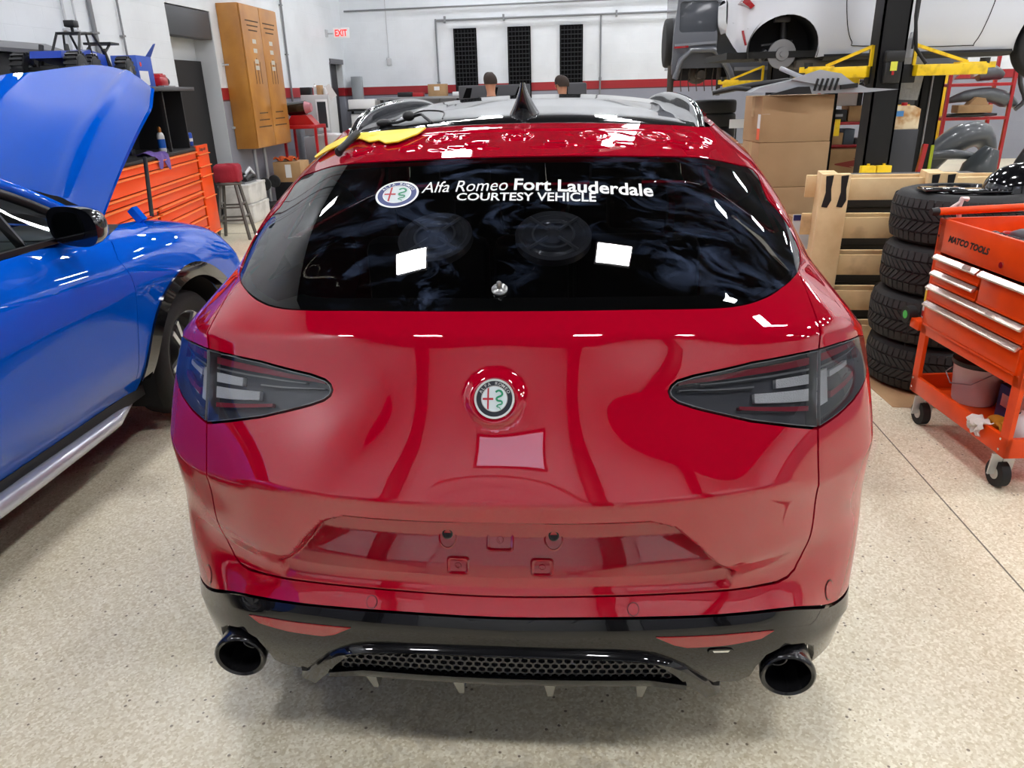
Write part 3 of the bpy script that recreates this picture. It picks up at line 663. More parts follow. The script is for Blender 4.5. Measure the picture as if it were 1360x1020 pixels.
# ================================================================= camera, light, room
cam = bpy.data.cameras.new('camera'); co = bpy.data.objects.new('camera', cam); COL.objects.link(co); SCN.camera = co
cam.sensor_width = 36; cam.lens = 997.36*36/1360; cam.clip_start = .05
_p, _r, _y = math.radians(21.4547), math.radians(-1.5977), math.radians(5.0014)
_f0 = Vector((-math.sin(_y), math.cos(_y), 0)); _r0 = Vector((math.cos(_y), math.sin(_y), 0))
_f = _f0*math.cos(_p)+Vector((0,0,-math.sin(_p))); _u0 = _r0.cross(_f); _rt = _r0*math.cos(_r)+_u0*math.sin(_r); _up = _rt.cross(_f)
co.matrix_world = Matrix.Translation((0,0,1.73)) @ Matrix((_rt, _up, -_f)).transposed().to_4x4()
SCN.view_settings.view_transform = 'Standard'; SCN.view_settings.look = 'None'; SCN.view_settings.exposure = 0.12; SCN.view_settings.gamma = 1
SCN.cycles.use_denoising = True; SCN.cycles.max_bounces = 8; SCN.cycles.diffuse_bounces = 3; SCN.cycles.glossy_bounces = 4; SCN.cycles.transparent_max_bounces = 12
SCN.cycles.sample_clamp_indirect = 6; SCN.cycles.caustics_reflective = False; SCN.cycles.caustics_refractive = False
w = bpy.data.worlds.new('world'); SCN.world = w; w.use_nodes = True; w.node_tree.nodes['Background'].inputs[0].default_value = (.75,.82,1,1); w.node_tree.nodes['Background'].inputs[1].default_value = .05
XL, XR, YB, YN, ZC = -5.2, 15.0, 18.2, -3.5, 5.75
def wallmat():
    m = bpy.data.materials.new('painted_block_wall'); m.use_nodes = True; nt = m.node_tree; b = nt.nodes['Principled BSDF']; N = nt.nodes.new; L = nt.links.new
    g = N('ShaderNodeNewGeometry'); sx = N('ShaderNodeSeparateXYZ'); L(g.outputs['Position'], sx.inputs[0])
    cr = N('ShaderNodeValToRGB'); cr.color_ramp.interpolation = 'CONSTANT'; e = cr.color_ramp.elements
    mp = N('ShaderNodeMath'); mp.operation = 'DIVIDE'; mp.inputs[1].default_value = 6; L(sx.outputs['Z'], mp.inputs[0]); L(mp.outputs[0], cr.inputs[0])
    e[0].position = 0; e[0].color = srgb(140,143,155); e[1].position = 1.655/6; e[1].color = srgb(88,44,50)
    for p, c in ((1.675, (156,30,38)), (1.835, (96,44,50)), (1.85, (224,229,234))):
        x = e.new(p/6); x.color = srgb(*c)
    n = N('ShaderNodeTexNoise'); n.inputs['Scale'].default_value = 1.3; n.inputs['Detail'].default_value = 8
    r = N('ShaderNodeValToRGB'); r.color_ramp.elements[0].position = .3; r.color_ramp.elements[0].color = (.86,.86,.86,1); r.color_ramp.elements[1].position = .6
    mx = N('ShaderNodeMixRGB'); mx.blend_type = 'MULTIPLY'; mx.inputs[0].default_value = .8
    L(g.outputs['Position'], n.inputs['Vector']); L(n.outputs['Fac'], r.inputs[0]); L(cr.outputs[0], mx.inputs[1]); L(r.outputs[0], mx.inputs[2]); L(mx.outputs[0], b.inputs['Base Color'])
    ad = N('ShaderNodeMath'); L(sx.outputs['X'], ad.inputs[0]); L(sx.outputs['Y'], ad.inputs[1]); cb = N('ShaderNodeCombineXYZ'); L(ad.outputs[0], cb.inputs['X']); L(sx.outputs['Z'], cb.inputs['Y'])
    bk = N('ShaderNodeTexBrick'); bk.inputs['Scale'].default_value = 1; bk.inputs['Brick Width'].default_value = .4; bk.inputs['Row Height'].default_value = .2; bk.inputs['Mortar Size'].default_value = .006; bk.inputs['Mortar Smooth'].default_value = .5
    L(cb.outputs[0], bk.inputs['Vector']); bu = N('ShaderNodeBump'); bu.invert = True; bu.inputs['Strength'].default_value = .35; bu.inputs['Distance'].default_value = .006
    L(bk.outputs['Fac'], bu.inputs['Height']); L(bu.outputs[0], b.inputs['Normal']); b.inputs['Roughness'].default_value = .45
    return m
WALL = wallmat()
def floormat():
    m = bpy.data.materials.new('polished_terrazzo'); m.use_nodes = True; nt = m.node_tree; b = nt.nodes['Principled BSDF']; N = nt.nodes.new; L = nt.links.new
    g = N('ShaderNodeNewGeometry'); P = g.outputs['Position']
    base = srgb(193,188,174)
    def ramp(src, stops, const=False):
        r = N('ShaderNodeValToRGB'); L(src, r.inputs[0]); e = r.color_ramp.elements; e[0].position, e[0].color = stops[0]; e[1].position, e[1].color = stops[1]
        for p, c in stops[2:]: x = e.new(p); x.color = c
        return r.outputs[0]
    v = N('ShaderNodeTexVoronoi'); v.inputs['Scale'].default_value = 130; L(P, v.inputs['Vector'])
    chip = ramp(v.outputs['Color'], [(0, srgb(204,190,156)), (.35, srgb(221,209,180)), (.6, srgb(231,222,197)), (.9, srgb(246,239,218))])
    v2 = N('ShaderNodeTexVoronoi'); v2.inputs['Scale'].default_value = 55; L(P, v2.inputs['Vector'])
    sp = N('ShaderNodeSeparateColor'); L(v2.outputs['Color'], sp.inputs[0])
    rare = N('ShaderNodeMath'); rare.operation = 'GREATER_THAN'; rare.inputs[1].default_value = .955; L(sp.outputs[0], rare.inputs[0])
    near = N('ShaderNodeMath'); near.operation = 'LESS_THAN'; near.inputs[1].default_value = .26; L(v2.outputs['Distance'], near.inputs[0])
    mu = N('ShaderNodeMath'); mu.operation = 'MULTIPLY'; L(rare.outputs[0], mu.inputs[0]); L(near.outputs[0], mu.inputs[1])
    m1 = N('ShaderNodeMixRGB'); m1.inputs[2].default_value = srgb(136,122,100); L(mu.outputs[0], m1.inputs[0]); L(chip, m1.inputs[1])
    big = N('ShaderNodeTexNoise'); big.inputs['Scale'].default_value = .9; big.inputs['Detail'].default_value = 7; big.inputs['Roughness'].default_value = .6; L(P, big.inputs['Vector'])
    st = ramp(big.outputs['Fac'], [(.30, (.74,.72,.68,1)), (.55, (1,1,1,1))])
    m2 = N('ShaderNodeMixRGB'); m2.blend_type = 'MULTIPLY'; m2.inputs[0].default_value = .55; L(m1.outputs[0], m2.inputs[1]); L(st, m2.inputs[2])
    # oil stains under the tail
    sx = N('ShaderNodeSeparateXYZ'); L(P, sx.inputs[0])
    cur = m2.outputs[0]
    for cx, cy, rad in ((-.20, 1.48, .16), (-.05, 1.37, .09), (-.45, 1.62, .2), (.1, 1.6, .2)):
        vd = N('ShaderNodeVectorMath'); vd.operation = 'DISTANCE'; vd.inputs[1].default_value = (cx, cy, 0); L(P, vd.inputs[0])
        k = ramp(vd.outputs['Value'], [(0, (1,1,1,1)), (rad, (0,0,0,1))])
        nn = N('ShaderNodeTexNoise'); nn.inputs['Scale'].default_value = 14; nn.inputs['Detail'].default_value = 8; L(P, nn.inputs['Vector'])
        kk = ramp(nn.outputs['Fac'], [(.46, (0,0,0,1)), (.62, (1,1,1,1))])
        q = N('ShaderNodeMath'); q.operation = 'MULTIPLY'; L(k, q.inputs[0]); L(kk, q.inputs[1]); q2 = N('ShaderNodeMath'); q2.operation = 'MULTIPLY'; q2.inputs[1].default_value = .55; L(q.outputs[0], q2.inputs[0])
        mm = N('ShaderNodeMixRGB'); mm.inputs[2].default_value = srgb(122,104,80); L(q2.outputs[0], mm.inputs[0]); L(cur, mm.inputs[1]); cur = mm.outputs[0]
    L(cur, b.inputs['Base Color'])
    rr = N('ShaderNodeMapRange'); rr.inputs['To Min'].default_value = .24; rr.inputs['To Max'].default_value = .44; L(big.outputs['Fac'], rr.inputs[0]); L(rr.outputs[0], b.inputs['Roughness'])
    b.inputs['Specular IOR Level'].default_value = .45
    f = N('ShaderNodeTexNoise'); f.inputs['Scale'].default_value = 60; f.inputs['Detail'].default_value = 3; L(P, f.inputs['Vector'])
    bu = N('ShaderNodeBump'); bu.inputs['Strength'].default_value = .10; bu.inputs['Distance'].default_value = .002; L(f.outputs['Fac'], bu.inputs['Height']); L(bu.outputs[0], b.inputs['Normal'])
    return m
mb = MB(); mb.box(XL-1.5, XR, YN, YB, -.2, 0); struct('floor', mb, floormat(), smooth=0)
JO = mat('floor_joint', (120,112,98), rough=.8)
mb = MB(); mb.bar((1.62,-1,.0006), (1.62,17,.0006), .006, .001); struct('trim_1', mb, JO, smooth=0)
mb = MB(); mb.bar((-5.1,9.9,.0006), (14.9,9.9,.0006), .001, .006); struct('trim_2', mb, JO, smooth=0)
mb = MB(); mb.box(XL-1.5, XR, YN, YB, ZC, ZC+.2); struct('ceiling', mb, mat('dark_ceiling', (34,35,38), rough=.9), smooth=0)
# left wall with the deep door recess (y 10.28 .. 11.55) and the far door (y 17.1 .. 18.1)
NY0, NY1, NZ = 10.28, 11.56, 2.87; DY0, DY1, DZ = 17.05, 17.95, 2.35
mb = MB(); X1 = XL-.02
def wl(y0, y1, z0, z1): mb.box(XL-.25, XL, y0, y1, z0, z1)
wl(YN, NY0, 0, ZC); wl(NY0, NY1, NZ, ZC); wl(NY1, DY0, 0, ZC); wl(DY0, DY1, DZ, ZC); wl(DY1, YB, 0, ZC)
struct('wall_left', mb, WALL, smooth=0)
REV = mat('recess_paint', (206,210,214), rough=.6)
mb = MB(); mb.box(XL-.36, XL-.30, NY0-.1, NY1+.1, 2.22, NZ+.1); struct('wall_recess', mb, REV, smooth=0)
mb = MB(); mb.box(XL-.30, XL-.002, NY1-.008, NY1-.001, 0, NZ-.002); struct('trim_5', mb, REV, smooth=0)
mb = MB(); mb.box(XL-.30, XL-.24, NY0+.01, NY1-.01, 0, 2.22); struct('door_1', mb, mat('dark_door', (14,14,16), rough=.6), smooth=0)
mb = MB(); mb.box(XL-.20, XL-.01, NY0+.02, NY1-.012, 2.50, NZ-.012, r=.01); tag(mb.build('roller_shutter_box', mat('shutter_grey', (68,70,74), rough=.5)), 'grey roller shutter box at the top of the deep doorway', 'shutter')
mb = MB(); mb.box(XL-.24, XL-.14, DY0, DY1, 0, DZ); d2 = struct('door_2', mb, mat('door_grey', (46,44,50), rough=.5), smooth=0)
mb = MB(); mb.box(XL-.25, XL+.03, DY0-.02, DY1+.02, DZ-.02, DZ+.08); mb.box(XL-.24, XL+.01, DY0-.05, DY0, 0, DZ); struct('trim_3', mb, mat('door_frame', (92,92,98), rough=.5), smooth=0)
mb = MB(); mb.box(XL-1.5, XR, YB, YB+.2, 0, ZC); struct('wall_back', mb, WALL, smooth=0)
mb = MB(); mb.box(XR, XR+.2, YN, YB, 0, ZC); struct('wall_right', mb, WALL, smooth=0)
mb = MB(); mb.box(XL-1.5, -1.9, YN-.2, YN, 0, ZC); mb.box(1.9, XR, YN-.2, YN, 0, ZC); mb.box(-1.9, 1.9, YN-.2, YN, 3.7, ZC); struct('wall_front', mb, WALL, smooth=0)
mb = MB()
for k in range(13): mb.box(-1.9, 1.9, YN-.12, YN-.06, .285*k, .285*k+.275, r=.01)
struct('door_3', mb, mat('overhead_door', (206,210,214), rough=.4), smooth=30)
DK = mat('dark_column', (24,24,27), rough=.4)
for x in (1.0, -3.1, 4.6):
    mb = MB(); mb.box(x, x+.42, YN+.02, YN+.32, 0, ZC-.01, r=.01); tag(mb.build('steel_column', DK), 'black steel column against the wall behind the camera', 'column', 'columns behind the camera')
mb = MB(); mb.box(-1.1, .22, YN-.012, YN+.01, 4.0, 5.0); o = struct('window_1', mb, mat('sky_pane', (200,215,240), emit=(228,225,255), estr=1.7), smooth=0)
mb = MB(); mb.box(-1.16, .28, YN-.01, YN+.03, 3.94, 4.0); mb.box(-1.16, .28, YN-.01, YN+.03, 5.0, 5.06); mb.box(-1.16, -1.1, YN-.01, YN+.03, 4.0, 5.0); mb.box(.22, .28, YN-.01, YN+.03, 4.0, 5.0); struct('trim_4', mb, DK, smooth=0)
# ceiling panels
LEDM = mat('led_panel', (255,255,255), emit=(252,252,255), estr=88)
first = None
for i, x in enumerate((-4.8, -1.96, 1.02, 4.0, 6.98, 9.96, 12.9)):
    if i == 0: x = -4.6
    for j, y in enumerate((-.4, 3.2, 6.8, 10.4, 14.0, 17.3)):
        if i == 0 and j % 2: continue
        if first is None:
            t = thing('ceiling_light', 'flat white oblong light panel on the dark ceiling', 'ceiling light', (0,0,0), 0, 'light panels on the ceiling')
            mb = MB(); mb.box(-.31, .31, -.20, .20, .02, .07, r=.008); mb.build('light_frame', mat('white_metal', (230,230,230), .4), t)
            mb = MB(); mb.box(-.285, .285, -.175, .175, .008, .021); mb.build('diffuser_panel', LEDM, t, smooth=0); first = t
        else: t = copy_tree(first)
        t.location = (x, y, ZC-.07-.08)
# ================================================================= generic surface for simple car sides
class Surf:
    def __init__(s, sc, tc, P, tbreak=()):
        s.sc = sc; s.tc = tc; s.P = np.array(P, float); s.br = [0]+list(tbreak)+[len(tc)-1]
    def tb(s, t):
        W = np.zeros((len(t), len(s.tc)))
        for q, (a, b) in enumerate(zip(s.br[:-1], s.br[1:])):
            m = np.ones(len(t), bool)
            if a > 0: m &= t >= s.tc[a]
            if b < len(s.tc)-1: m &= t < s.tc[b]
            if m.any(): w = np.zeros((m.sum(), len(s.tc))); w[:, a:b+1] = cardinal(s.tc[a:b+1], t[m]); W[m] = w
        return W
    def f(s, a, b):
        a = np.atleast_1d(np.asarray(a, float)); b = np.atleast_1d(np.asarray(b, float))
        return np.einsum('ni,nj,ijk->nk', s.tb(b), cardinal(s.sc, a), s.P)
    def n(s, a, b, e=.004):
        a = np.atleast_1d(np.asarray(a, float)); b = np.atleast_1d(np.asarray(b, float))
        u = s.f(a+e, b)-s.f(a-e, b); v = s.f(a, np.minimum(b+e, s.tc[-1]))-s.f(a, np.maximum(b-e, s.tc[0])); n = np.cross(u, v)*s.sg
        return n/(np.linalg.norm(n, axis=1)[:, None]+1e-12)
    sg = 1
# ================================================================= the blue car with its bonnet up
BLUE = mat('blue_paint', (0,88,208), rough=.5, metal=.0, coat=1., coatr=.012, spec=.0, cior=1.65)
CX = -3.08
Yc = [.35,1.5,2.4,3.0,3.4,3.8,4.2,4.6,4.85,5.0]
rowsX = [
 [-2.32,-2.32,-2.32,-2.32,-2.32,-2.30,-2.30,-2.32,-2.44,-2.75],
 [-2.21,-2.21,-2.21,-2.21,-2.20,-2.15,-2.14,-2.16,-2.30,-2.65],
 [-2.15,-2.15,-2.15,-2.16,-2.15,-2.12,-2.11,-2.14,-2.28,-2.62],
 [-2.13,-2.13,-2.13,-2.135,-2.13,-2.12,-2.13,-2.17,-2.32,-2.66],
 [-2.15,-2.15,-2.15,-2.155,-2.16,-2.17,-2.20,-2.26,-2.43,-2.80],
 [-2.19,-2.19,-2.19,-2.21,-2.235,-2.26,-2.31,-2.38,-2.57,-2.95],
 [-2.26,-2.25,-2.25,-2.28,-2.36,-2.43,-2.49,-2.58,-2.80,-3.08]]
rowsZ = [
 [.24]*10, [.42]*9+[.45], [.65]*8+[.63,.62], [.86,.86,.86,.86,.86,.85,.84,.80,.76,.74],
 [1.0,1.0,1.0,1.0,1.0,.99,.97,.92,.86,.82], [1.09,1.09,1.09,1.09,1.085,1.075,1.045,.985,.915,.87], [1.16,1.16,1.16,1.15,1.135,1.115,1.08,1.01,.935,.885]]
tB = [.24,.42,.65,.86,1.0,1.09,1.17]
def bluesurf(sg):
    P = [[(x if sg > 0 else 2*CX-x, y, z) for x, y, z in zip(rx, Yc, rz)] for rx, rz in zip(rowsX, rowsZ)]
    q = Surf(Yc, tB, P, (3,)); q.sg = sg; return q
blue = thing('car', 'glossy blue car with its bonnet raised, left of the red car', 'car', (CX, 2.7, 0))
def arcp(cx, cz, r, a0, a1, n=20): return [(cx+r*math.cos(math.radians(a0+(a1-a0)*i/n)), cz+r*math.sin(math.radians(a0+(a1-a0)*i/n))) for i in range(n+1)]
DL = [(3.39,.30),(3.39,.55),(3.42,.80),(3.425,.93),(3.40,1.02),(3.44,1.06),(3.50,1.095),(3.52,1.12)]
WYB = 3.965
for sg in (1, -1):
    q = bluesurf(sg); kw = dict(surf=q.f, norm=q.n, step=.035, rim=.012, gap=.002)
    rear = [(2.00,.30),(2.00,1.165),(.36,1.165),(.36,.30)]+[]
    rear = [(.36,.30),(.62,.30)]+arcp(1.10,.37,.47,188,-8)+[(2.0,.30),(2.0,1.165),(.36,1.165)]
    panel('rear_quarter', rear, BLUE, blue, **kw)
    d = panel('front_door', [(2.0,.30)]+DL+[(3.30,1.165),(2.0,1.165)], BLUE, blue, **kw)
    if sg > 0: mb = MB(); mb.bar((-2.115,2.20,.985), (-2.105,2.46,.985), .035, .025, r=.01); mb.build('door_handle', BLUE, d)
    fen = DL+[(3.9,1.168),(4.6,1.168),(4.98,1.168),(4.98,.70)]+[(4.98,.26),(4.60,.26)]+arcp(WYB,.36,.525,-8,182,30)+[(3.41,.30)]
    panel('fender', [(3.39,.31)]+fen[1:], BLUE, blue, **kw)
    sill = panel('sill', [(.4,.245),(.4,.295),(.63,.295),(1.62,.295),(3.40,.295),(3.42,.245)], BLKG, blue, surf=q.f, norm=q.n, step=.04, rim=.02)
    x = -2.20 if sg > 0 else 2*CX+2.20
    for a, b in (((1.10,.37), .47), ((WYB,.36), .525)):
        cl = [p for p in arcp(a[0], a[1], b+.004, 3, 177, 28)]+[p for p in arcp(a[0], a[1], b-.075, 177, 3, 28)]
        panel('wheel_arch_trim', cl, BLKG, blue, surf=q.f, norm=q.n, step=.03, off=.012, rim=.05)
        mb = MB(); mb.grid([[(CX+sg*(w), a[0]+(b-.06)*math.cos(t), a[1]+(b-.06)*math.sin(t)) for w in (.5, .90)] for t in [math.radians(-20+220*i/24) for i in range(25)]]); mb.build('wheel_arch_liner', DARK, blue, smooth=60)
        T = Matrix.Translation((CX+sg*.775, a[0], .36)) @ Euler((0, sg*PI/2, 0)).to_matrix().to_4x4()
        mb = MB(); tyre(mb, T=T, R=.358, W=.245); w = mb.build('wheel', RUB, blue, smooth=40); mb = MB(); rim(mb, T=T, sp=5, zf=.105); mb.build('rim', RIM, w, smooth=30)
        mb = MB(); mb.lathe([(0,.02),(.16,.02),(.165,.0),(.165,-.02)], 32, T); mb.build('brake_disc', mat('iron', (70,70,72), .5, .6), w)
    # silver side bar
    mb = MB(); sx = lambda a: a if sg > 0 else 2*CX-a
    mb.tube([(sx(-2.27), .6, .255), (sx(-2.235), 1.4, .262), (sx(-2.235), 2.6, .262), (sx(-2.24), 3.2, .262), (sx(-2.275), 3.40, .272)], [.02,.042,.042,.036,.012], 16); mb.build('running_board', mat('satin_silver', (198,202,214), rough=.25, metal=.4, coat=.5), blue, smooth=60)
    # greenhouse
    A = [(-2.40,3.60,1.155),(-2.43,3.42,1.26),(-2.47,3.18,1.385),(-2.52,2.88,1.50),(-2.60,2.50,1.59),(-2.66,1.9,1.65),(-2.68,1.2,1.62),(-2.62,.75,1.50)]
    Ap = smooth_poly(A, 3, False)
    mb = MB(); mb.tube([(sx(a), b, c) for a, b, c in Ap], .032, 10); mb.build('roof_pillar', BLUE, blue, smooth=60)
    mb = MB(); mb.tube([(sx(a+.028), b-.03, c-.035) for a, b, c in Ap], .022, 8); mb.build('window_seal', BLKP, blue, smooth=60)
    mb = MB(); mb.bar((sx(-2.275), .8, 1.165), (sx(-2.275), 2.4, 1.165), .03, .022); mb.bar((sx(-2.275), 2.4, 1.165), (sx(-2.30), 3.45, 1.152), .03, .022); mb.bar((sx(-2.31),2.98,1.16), (sx(-2.445),2.93,1.44), .022, .035); mb.bar((sx(-2.27),1.95,1.16), (sx(-2.60),1.95,1.62), .03, .05); mb.build('window_trim', BLKP, blue)
    top = [Ap[i] for i in range(len(Ap))]; g = []
    for a, b, c in top:
        yb = max(min(b, 3.45), .9); g.append([(sx(-2.285-(.0 if k == 0 else 0)+(a+.285+2.0)*k/4), yb+(b-.03-yb)*k/4, 1.16+(c-.04-1.16)*k/4) for k in range(5)])
    mb = MB(); mb.grid(g); mb.build('side_window', glassmat('clear_side_glass', (206,216,213)), blue, smooth=60)
roofz = lambda x: 1.0-abs(x)**2.2*.06
Ac = smooth_poly([(-2.40,3.60,1.155),(-2.43,3.42,1.26),(-2.47,3.18,1.385),(-2.52,2.88,1.50),(-2.60,2.50,1.59)], 3, False)
def span(a, b, c, n=10, bow=.12, up=.05): return [(a+(2*CX-2*a)*k/n, b+bow*(1-(2*k/n-1)**2), c+up*(1-(2*k/n-1)**2)) for k in range(n+1)]
mb = MB(); mb.grid([span(a, b, c) for a, b, c in Ac]); mb.build('windshield', glassmat('windshield_glass', (206,216,213)), blue, smooth=60)
Ar = smooth_poly([(-2.60,2.50,1.59),(-2.66,1.9,1.65),(-2.68,1.2,1.62),(-2.62,.75,1.50)], 3, False)
mb = MB(); mb.grid([span(a, b, c, bow=.12 if i == 0 else .05, up=.06) for i, (a, b, c) in enumerate(Ar)]); mb.build('roof', BLUE, blue, smooth=60)
mb = MB(); mb.grid([span(-2.62, .75, 1.50, bow=-.05), span(-2.45, .45, 1.16, bow=-.1), span(-2.40, .36, .7, bow=-.12), span(-2.40, .40, .3, bow=-.1)]); mb.build('tailgate', BLUE, blue, smooth=60)
# interior seen through the door glass
mb = MB(); mb.box(-3.95, -2.25, .6, 3.7, .28, .34); mb.box(-3.9, -2.35, 3.3, 3.75, .7, 1.08, r=.05); mb.build('dashboard', mat('interior_black', (38,40,42), rough=.6), blue)
T = Matrix.Translation((-2.72, 3.02, 1.03)) @ Euler((math.radians(70), 0, 0)).to_matrix().to_4x4()
mb = MB(); mb.lathe([(.185+.014*math.cos(a), .014*math.sin(a)) for a in [2*PI*i/10 for i in range(11)]], 32, T); mb.bar(tuple(T @ Vector((-.18,0,0))), tuple(T @ Vector((.18,0,0))), .03, .02); mb.bar(tuple(T @ Vector((0,-.18,0))), tuple(T @ Vector((0,0,0))), .03, .02); mb.lathe([(.06,-.01),(.06,.015),(.05,.02),(0,.02)], 20, T); mb.build('steering_wheel', mat('interior_black', (38,40,42), rough=.6), blue, smooth=60)
for x in (-2.72, -3.44):
    mb = MB(); mb.box(x-.24, x+.24, 2.0, 2.5, .45, .62, r=.06); mb.box(x-.23, x+.23, 1.9, 2.05, .6, 1.18, r=.06); mb.box(x-.12, x+.12, 1.9, 2.0, 1.2, 1.38, r=.04); mb.build('front_seat', SEAT, blue)
# mirror
m1 = MB(); T = Matrix.Translation((-2.085, 3.06, 1.24)) @ Euler((0, 0, math.radians(-8))).to_matrix().to_4x4()
rows = []
for i in range(9):
    y = i/8; k = (1-y**2.6)**.5 if y < 1 else .05; k = max(k, .12)
    rows.append([(.118*k*math.copysign(abs(math.cos(a))**.7, math.cos(a))-.01*y, -.05+.155*y, .083*k*math.copysign(abs(math.sin(a))**.75, math.sin(a))-.012*math.cos(a)*k) for a in [2*PI*j/28 for j in range(29)]])
m1.grid([[tuple(T @ Vector(p)) for p in r] for r in rows]); m1.bar((-2.19,3.10,1.18), (-2.30,3.22,1.165), .07, .04, r=.01)
m1.add([tuple(T @ Vector(p)) for p in rows[0][:28]], [tuple(range(28))]); mir = m1.build('mirror', BLKG, blue, smooth=60)
mb = MB(); mb.add([tuple(T @ Vector((-.018+.078*math.copysign(abs(math.cos(a))**.8, math.cos(a)), -.0515, .062*math.copysign(abs(math.sin(a))**.75, math.sin(a))))) for a in [2*PI*j/28 for j in range(28)]], [tuple(range(28))]); mb.build('mirror_glass', mat('mirror_glass', (120,124,130), rough=.04, metal=1.), mir, smooth=0)
# engine bay
mb = MB(); mb.box(-3.75, -2.45, 3.75, 4.85, .62, .90); mb.box(-3.55, -2.75, 3.95, 4.6, .88, 1.0, r=.03); mb.box(-3.7, -3.45, 3.95, 4.2, .9, 1.03, r=.02); mb.build('engine_bay', BLKP, blue)
mb = MB(); mb.box(-3.85, -2.40, 3.55, 3.85, .98, 1.09, r=.02); mb.build('cowl', BLKP, blue)
mb = MB(); mb.grid([[(CX+.86*math.sin(a), 4.60+.38*math.cos(a), z) for a in [math.radians(-78+156*i/20) for i in range(21)]] for z in (.26,.5,.7,.80)]); mb.build('front_bumper', BLUE, blue, smooth=60)
# the raised bonnet: hinge line to leading edge
def hood(u, v, off=0):
    """u -1 (right edge) .. 1, v 0 hinge .. 1 front"""
    a = abs(u); w = .52+.25*min(1, v*1.25)
    x = CX-u*w*(1-.03*v)
    yc = 4.05+.42*v+.50*v*v*.75+.16*v*v; zc = 1.285+.79*v-.15*v*v
    ye = 3.97+.36*v; ze = 1.135+.80*v-.155*v*v
    k = a**1.45; y = yc+(ye-yc)*k; z = zc+(ze-zc)*k
    cr = math.exp(-((a-.52)/.07)**2)*.012
    return (x, y-off*.55-cr*.6, z+off*.8+cr)
mb = MB(); mb.grid([[hood(-1+2*i/36, j/22) for i in range(37)] for j in range(23)][::1], .018); bo = mb.build('bonnet', BLUE, blue, smooth=50)
mb = MB(); mb.tube([(-2.43,4.22,1.10), (-2.46,4.32,1.42)], .012, 8); mb.build('gas_strut', BLKP, blue)
mb = MB(); mb.bar((-2.42,4.10,1.09), (-2.47,4.10,1.16), .05, .04); mb.build('bonnet_hinge', BLUE, blue)
for ch in blue.children: ch.location = (-CX, -2.7, 0)
# ================================================================= left side of the workshop
ORG = mat('tool_orange', (240,76,2), rough=.4, coat=.15, spec=.25)
BLK = mat('matte_black', (20,20,22), rough=.6)
CARD = mat('cardboard', (178,144,104), rough=.85, noise=(3, (160,126,88), .35, .65))
WHT = mat('white_plastic', (228,229,230), rough=.4)
REDM = mat('red_enamel', (176,18,28), rough=.35, coat=.4)
STEEL = mat('galvanised', (158,160,164), rough=.4, metal=.6)
def local(ox, oy, ang): return Matrix.Translation((ox, oy, 0)) @ Euler((0, 0, ang)).to_matrix().to_4x4()
# tool chest: local x runs along the front from the far right end towards the camera, local y into the wall
ang = math.atan2(-.988, .156)
t = thing('tool_chest', 'long orange tool chest with rows of drawers beneath a black hutch', 'tool chest', (-4.31, 8.66, 0), ang)
W1 = 3.0; D1 = .62
mb = MB(); mb.box(0, W1, -D1, -.02, .16, 1.17, r=.004); mb.build('chest_body', BLK, t)
mb = MB(); mb.box(-.01, W1+.01, -D1-.01, .0, 1.17, 1.20, r=.005); mb.build('worktop', BLK, t)
zz = [1.165,1.075,.925,.845,.725,.665,.555,.44,.32,.20]
for i in range(9):
    z1, z0 = zz[i], zz[i+1]
    segs = [(.035, W1-.035)] if i < 4 else ([(.035, 1.42), (1.50, W1-.035)])
    for a, b in segs:
        mb = MB(); mb.box(a, b, -.022, .0, z0+.006, z1-.004, r=.003); d = mb.build('drawer', ORG, t)
        mb = MB(); mb.prism([(0,0),(.026,-.004),(.026,-.012),(.004,-.022),(0,-.022)], a, b, Matrix(((0,0,1,0),(1,0,0,0),(0,1,0,z1-.004),(0,0,0,1)))); mb.build('drawer_pull', mat('orange_pull', (255,140,70), rough=.3), d)
for x in (.15, W1-.15):
    mb = MB(); mb.cyl((x,-.02-.03,.07), (x,-.02+.02,.07), .07); mb.bar((x,-.02,.07), (x,-.02,.17), .04, .05); mb.build('caster', BLKP, t)
    mb = MB(); mb.cyl((x,-D1+.05,.07), (x,-D1+.10,.07), .07); mb.bar((x,-D1+.07,.07), (x,-D1+.07,.17), .04, .05); mb.build('caster', BLKP, t)
# hutch
mb = MB(); mb.box(0, W1, -D1, -D1+.02, 1.2, 1.80); mb.box(0, .03, -D1, -.05, 1.2, 1.80); mb.box(W1-.03, W1, -D1, -.05, 1.2, 1.80); mb.build('hutch', BLK, t)
mb = MB(); mb.box(-.06, W1+.06, -D1-.01, .08, 1.80, 1.84, r=.006); mb.build('hutch_top', mat('dark_grey_metal', (56,57,60), rough=.35), t)
mb = MB(); mb.bar((.62,-.06,1.2), (.62,-.06,1.8), .03, .03); mb.build('hutch_post', BLK, t)
lk = thing('side_locker', 'narrow orange locker bolted to the far end of the long tool chest', 'tool cabinet', (-4.395, 9.16, 0), ang)
mb = MB(); mb.box(0, .49, -.60, -.02, .18, 1.20, r=.004); mb.build('locker_body', BLK, lk)
for z0, z1 in ((1.10,1.215),(.965,1.10),(.855,.965),(.61,.855),(.19,.61)):
    mb = MB(); mb.box(.03, .46, -.022, .0, z0+.005, z1-.003, r=.003); d = mb.build('drawer', ORG, lk)
    mb = MB(); mb.box(.03, .46, 0, .02, z0+.006, z0+.016); mb.build('drawer_pull', mat('orange_pull', (255,140,70), rough=.3), d)
for x, y in ((.07,-.08),(.42,-.08),(.07,-.5),(.42,-.5)):
    mb = MB(); mb.cyl((x-.02,y,.075), (x+.02,y,.075), .075, n=24); mb.bar((x,y,.08), (x,y,.18), .05, .05); mb.build('caster', BLKP, lk)
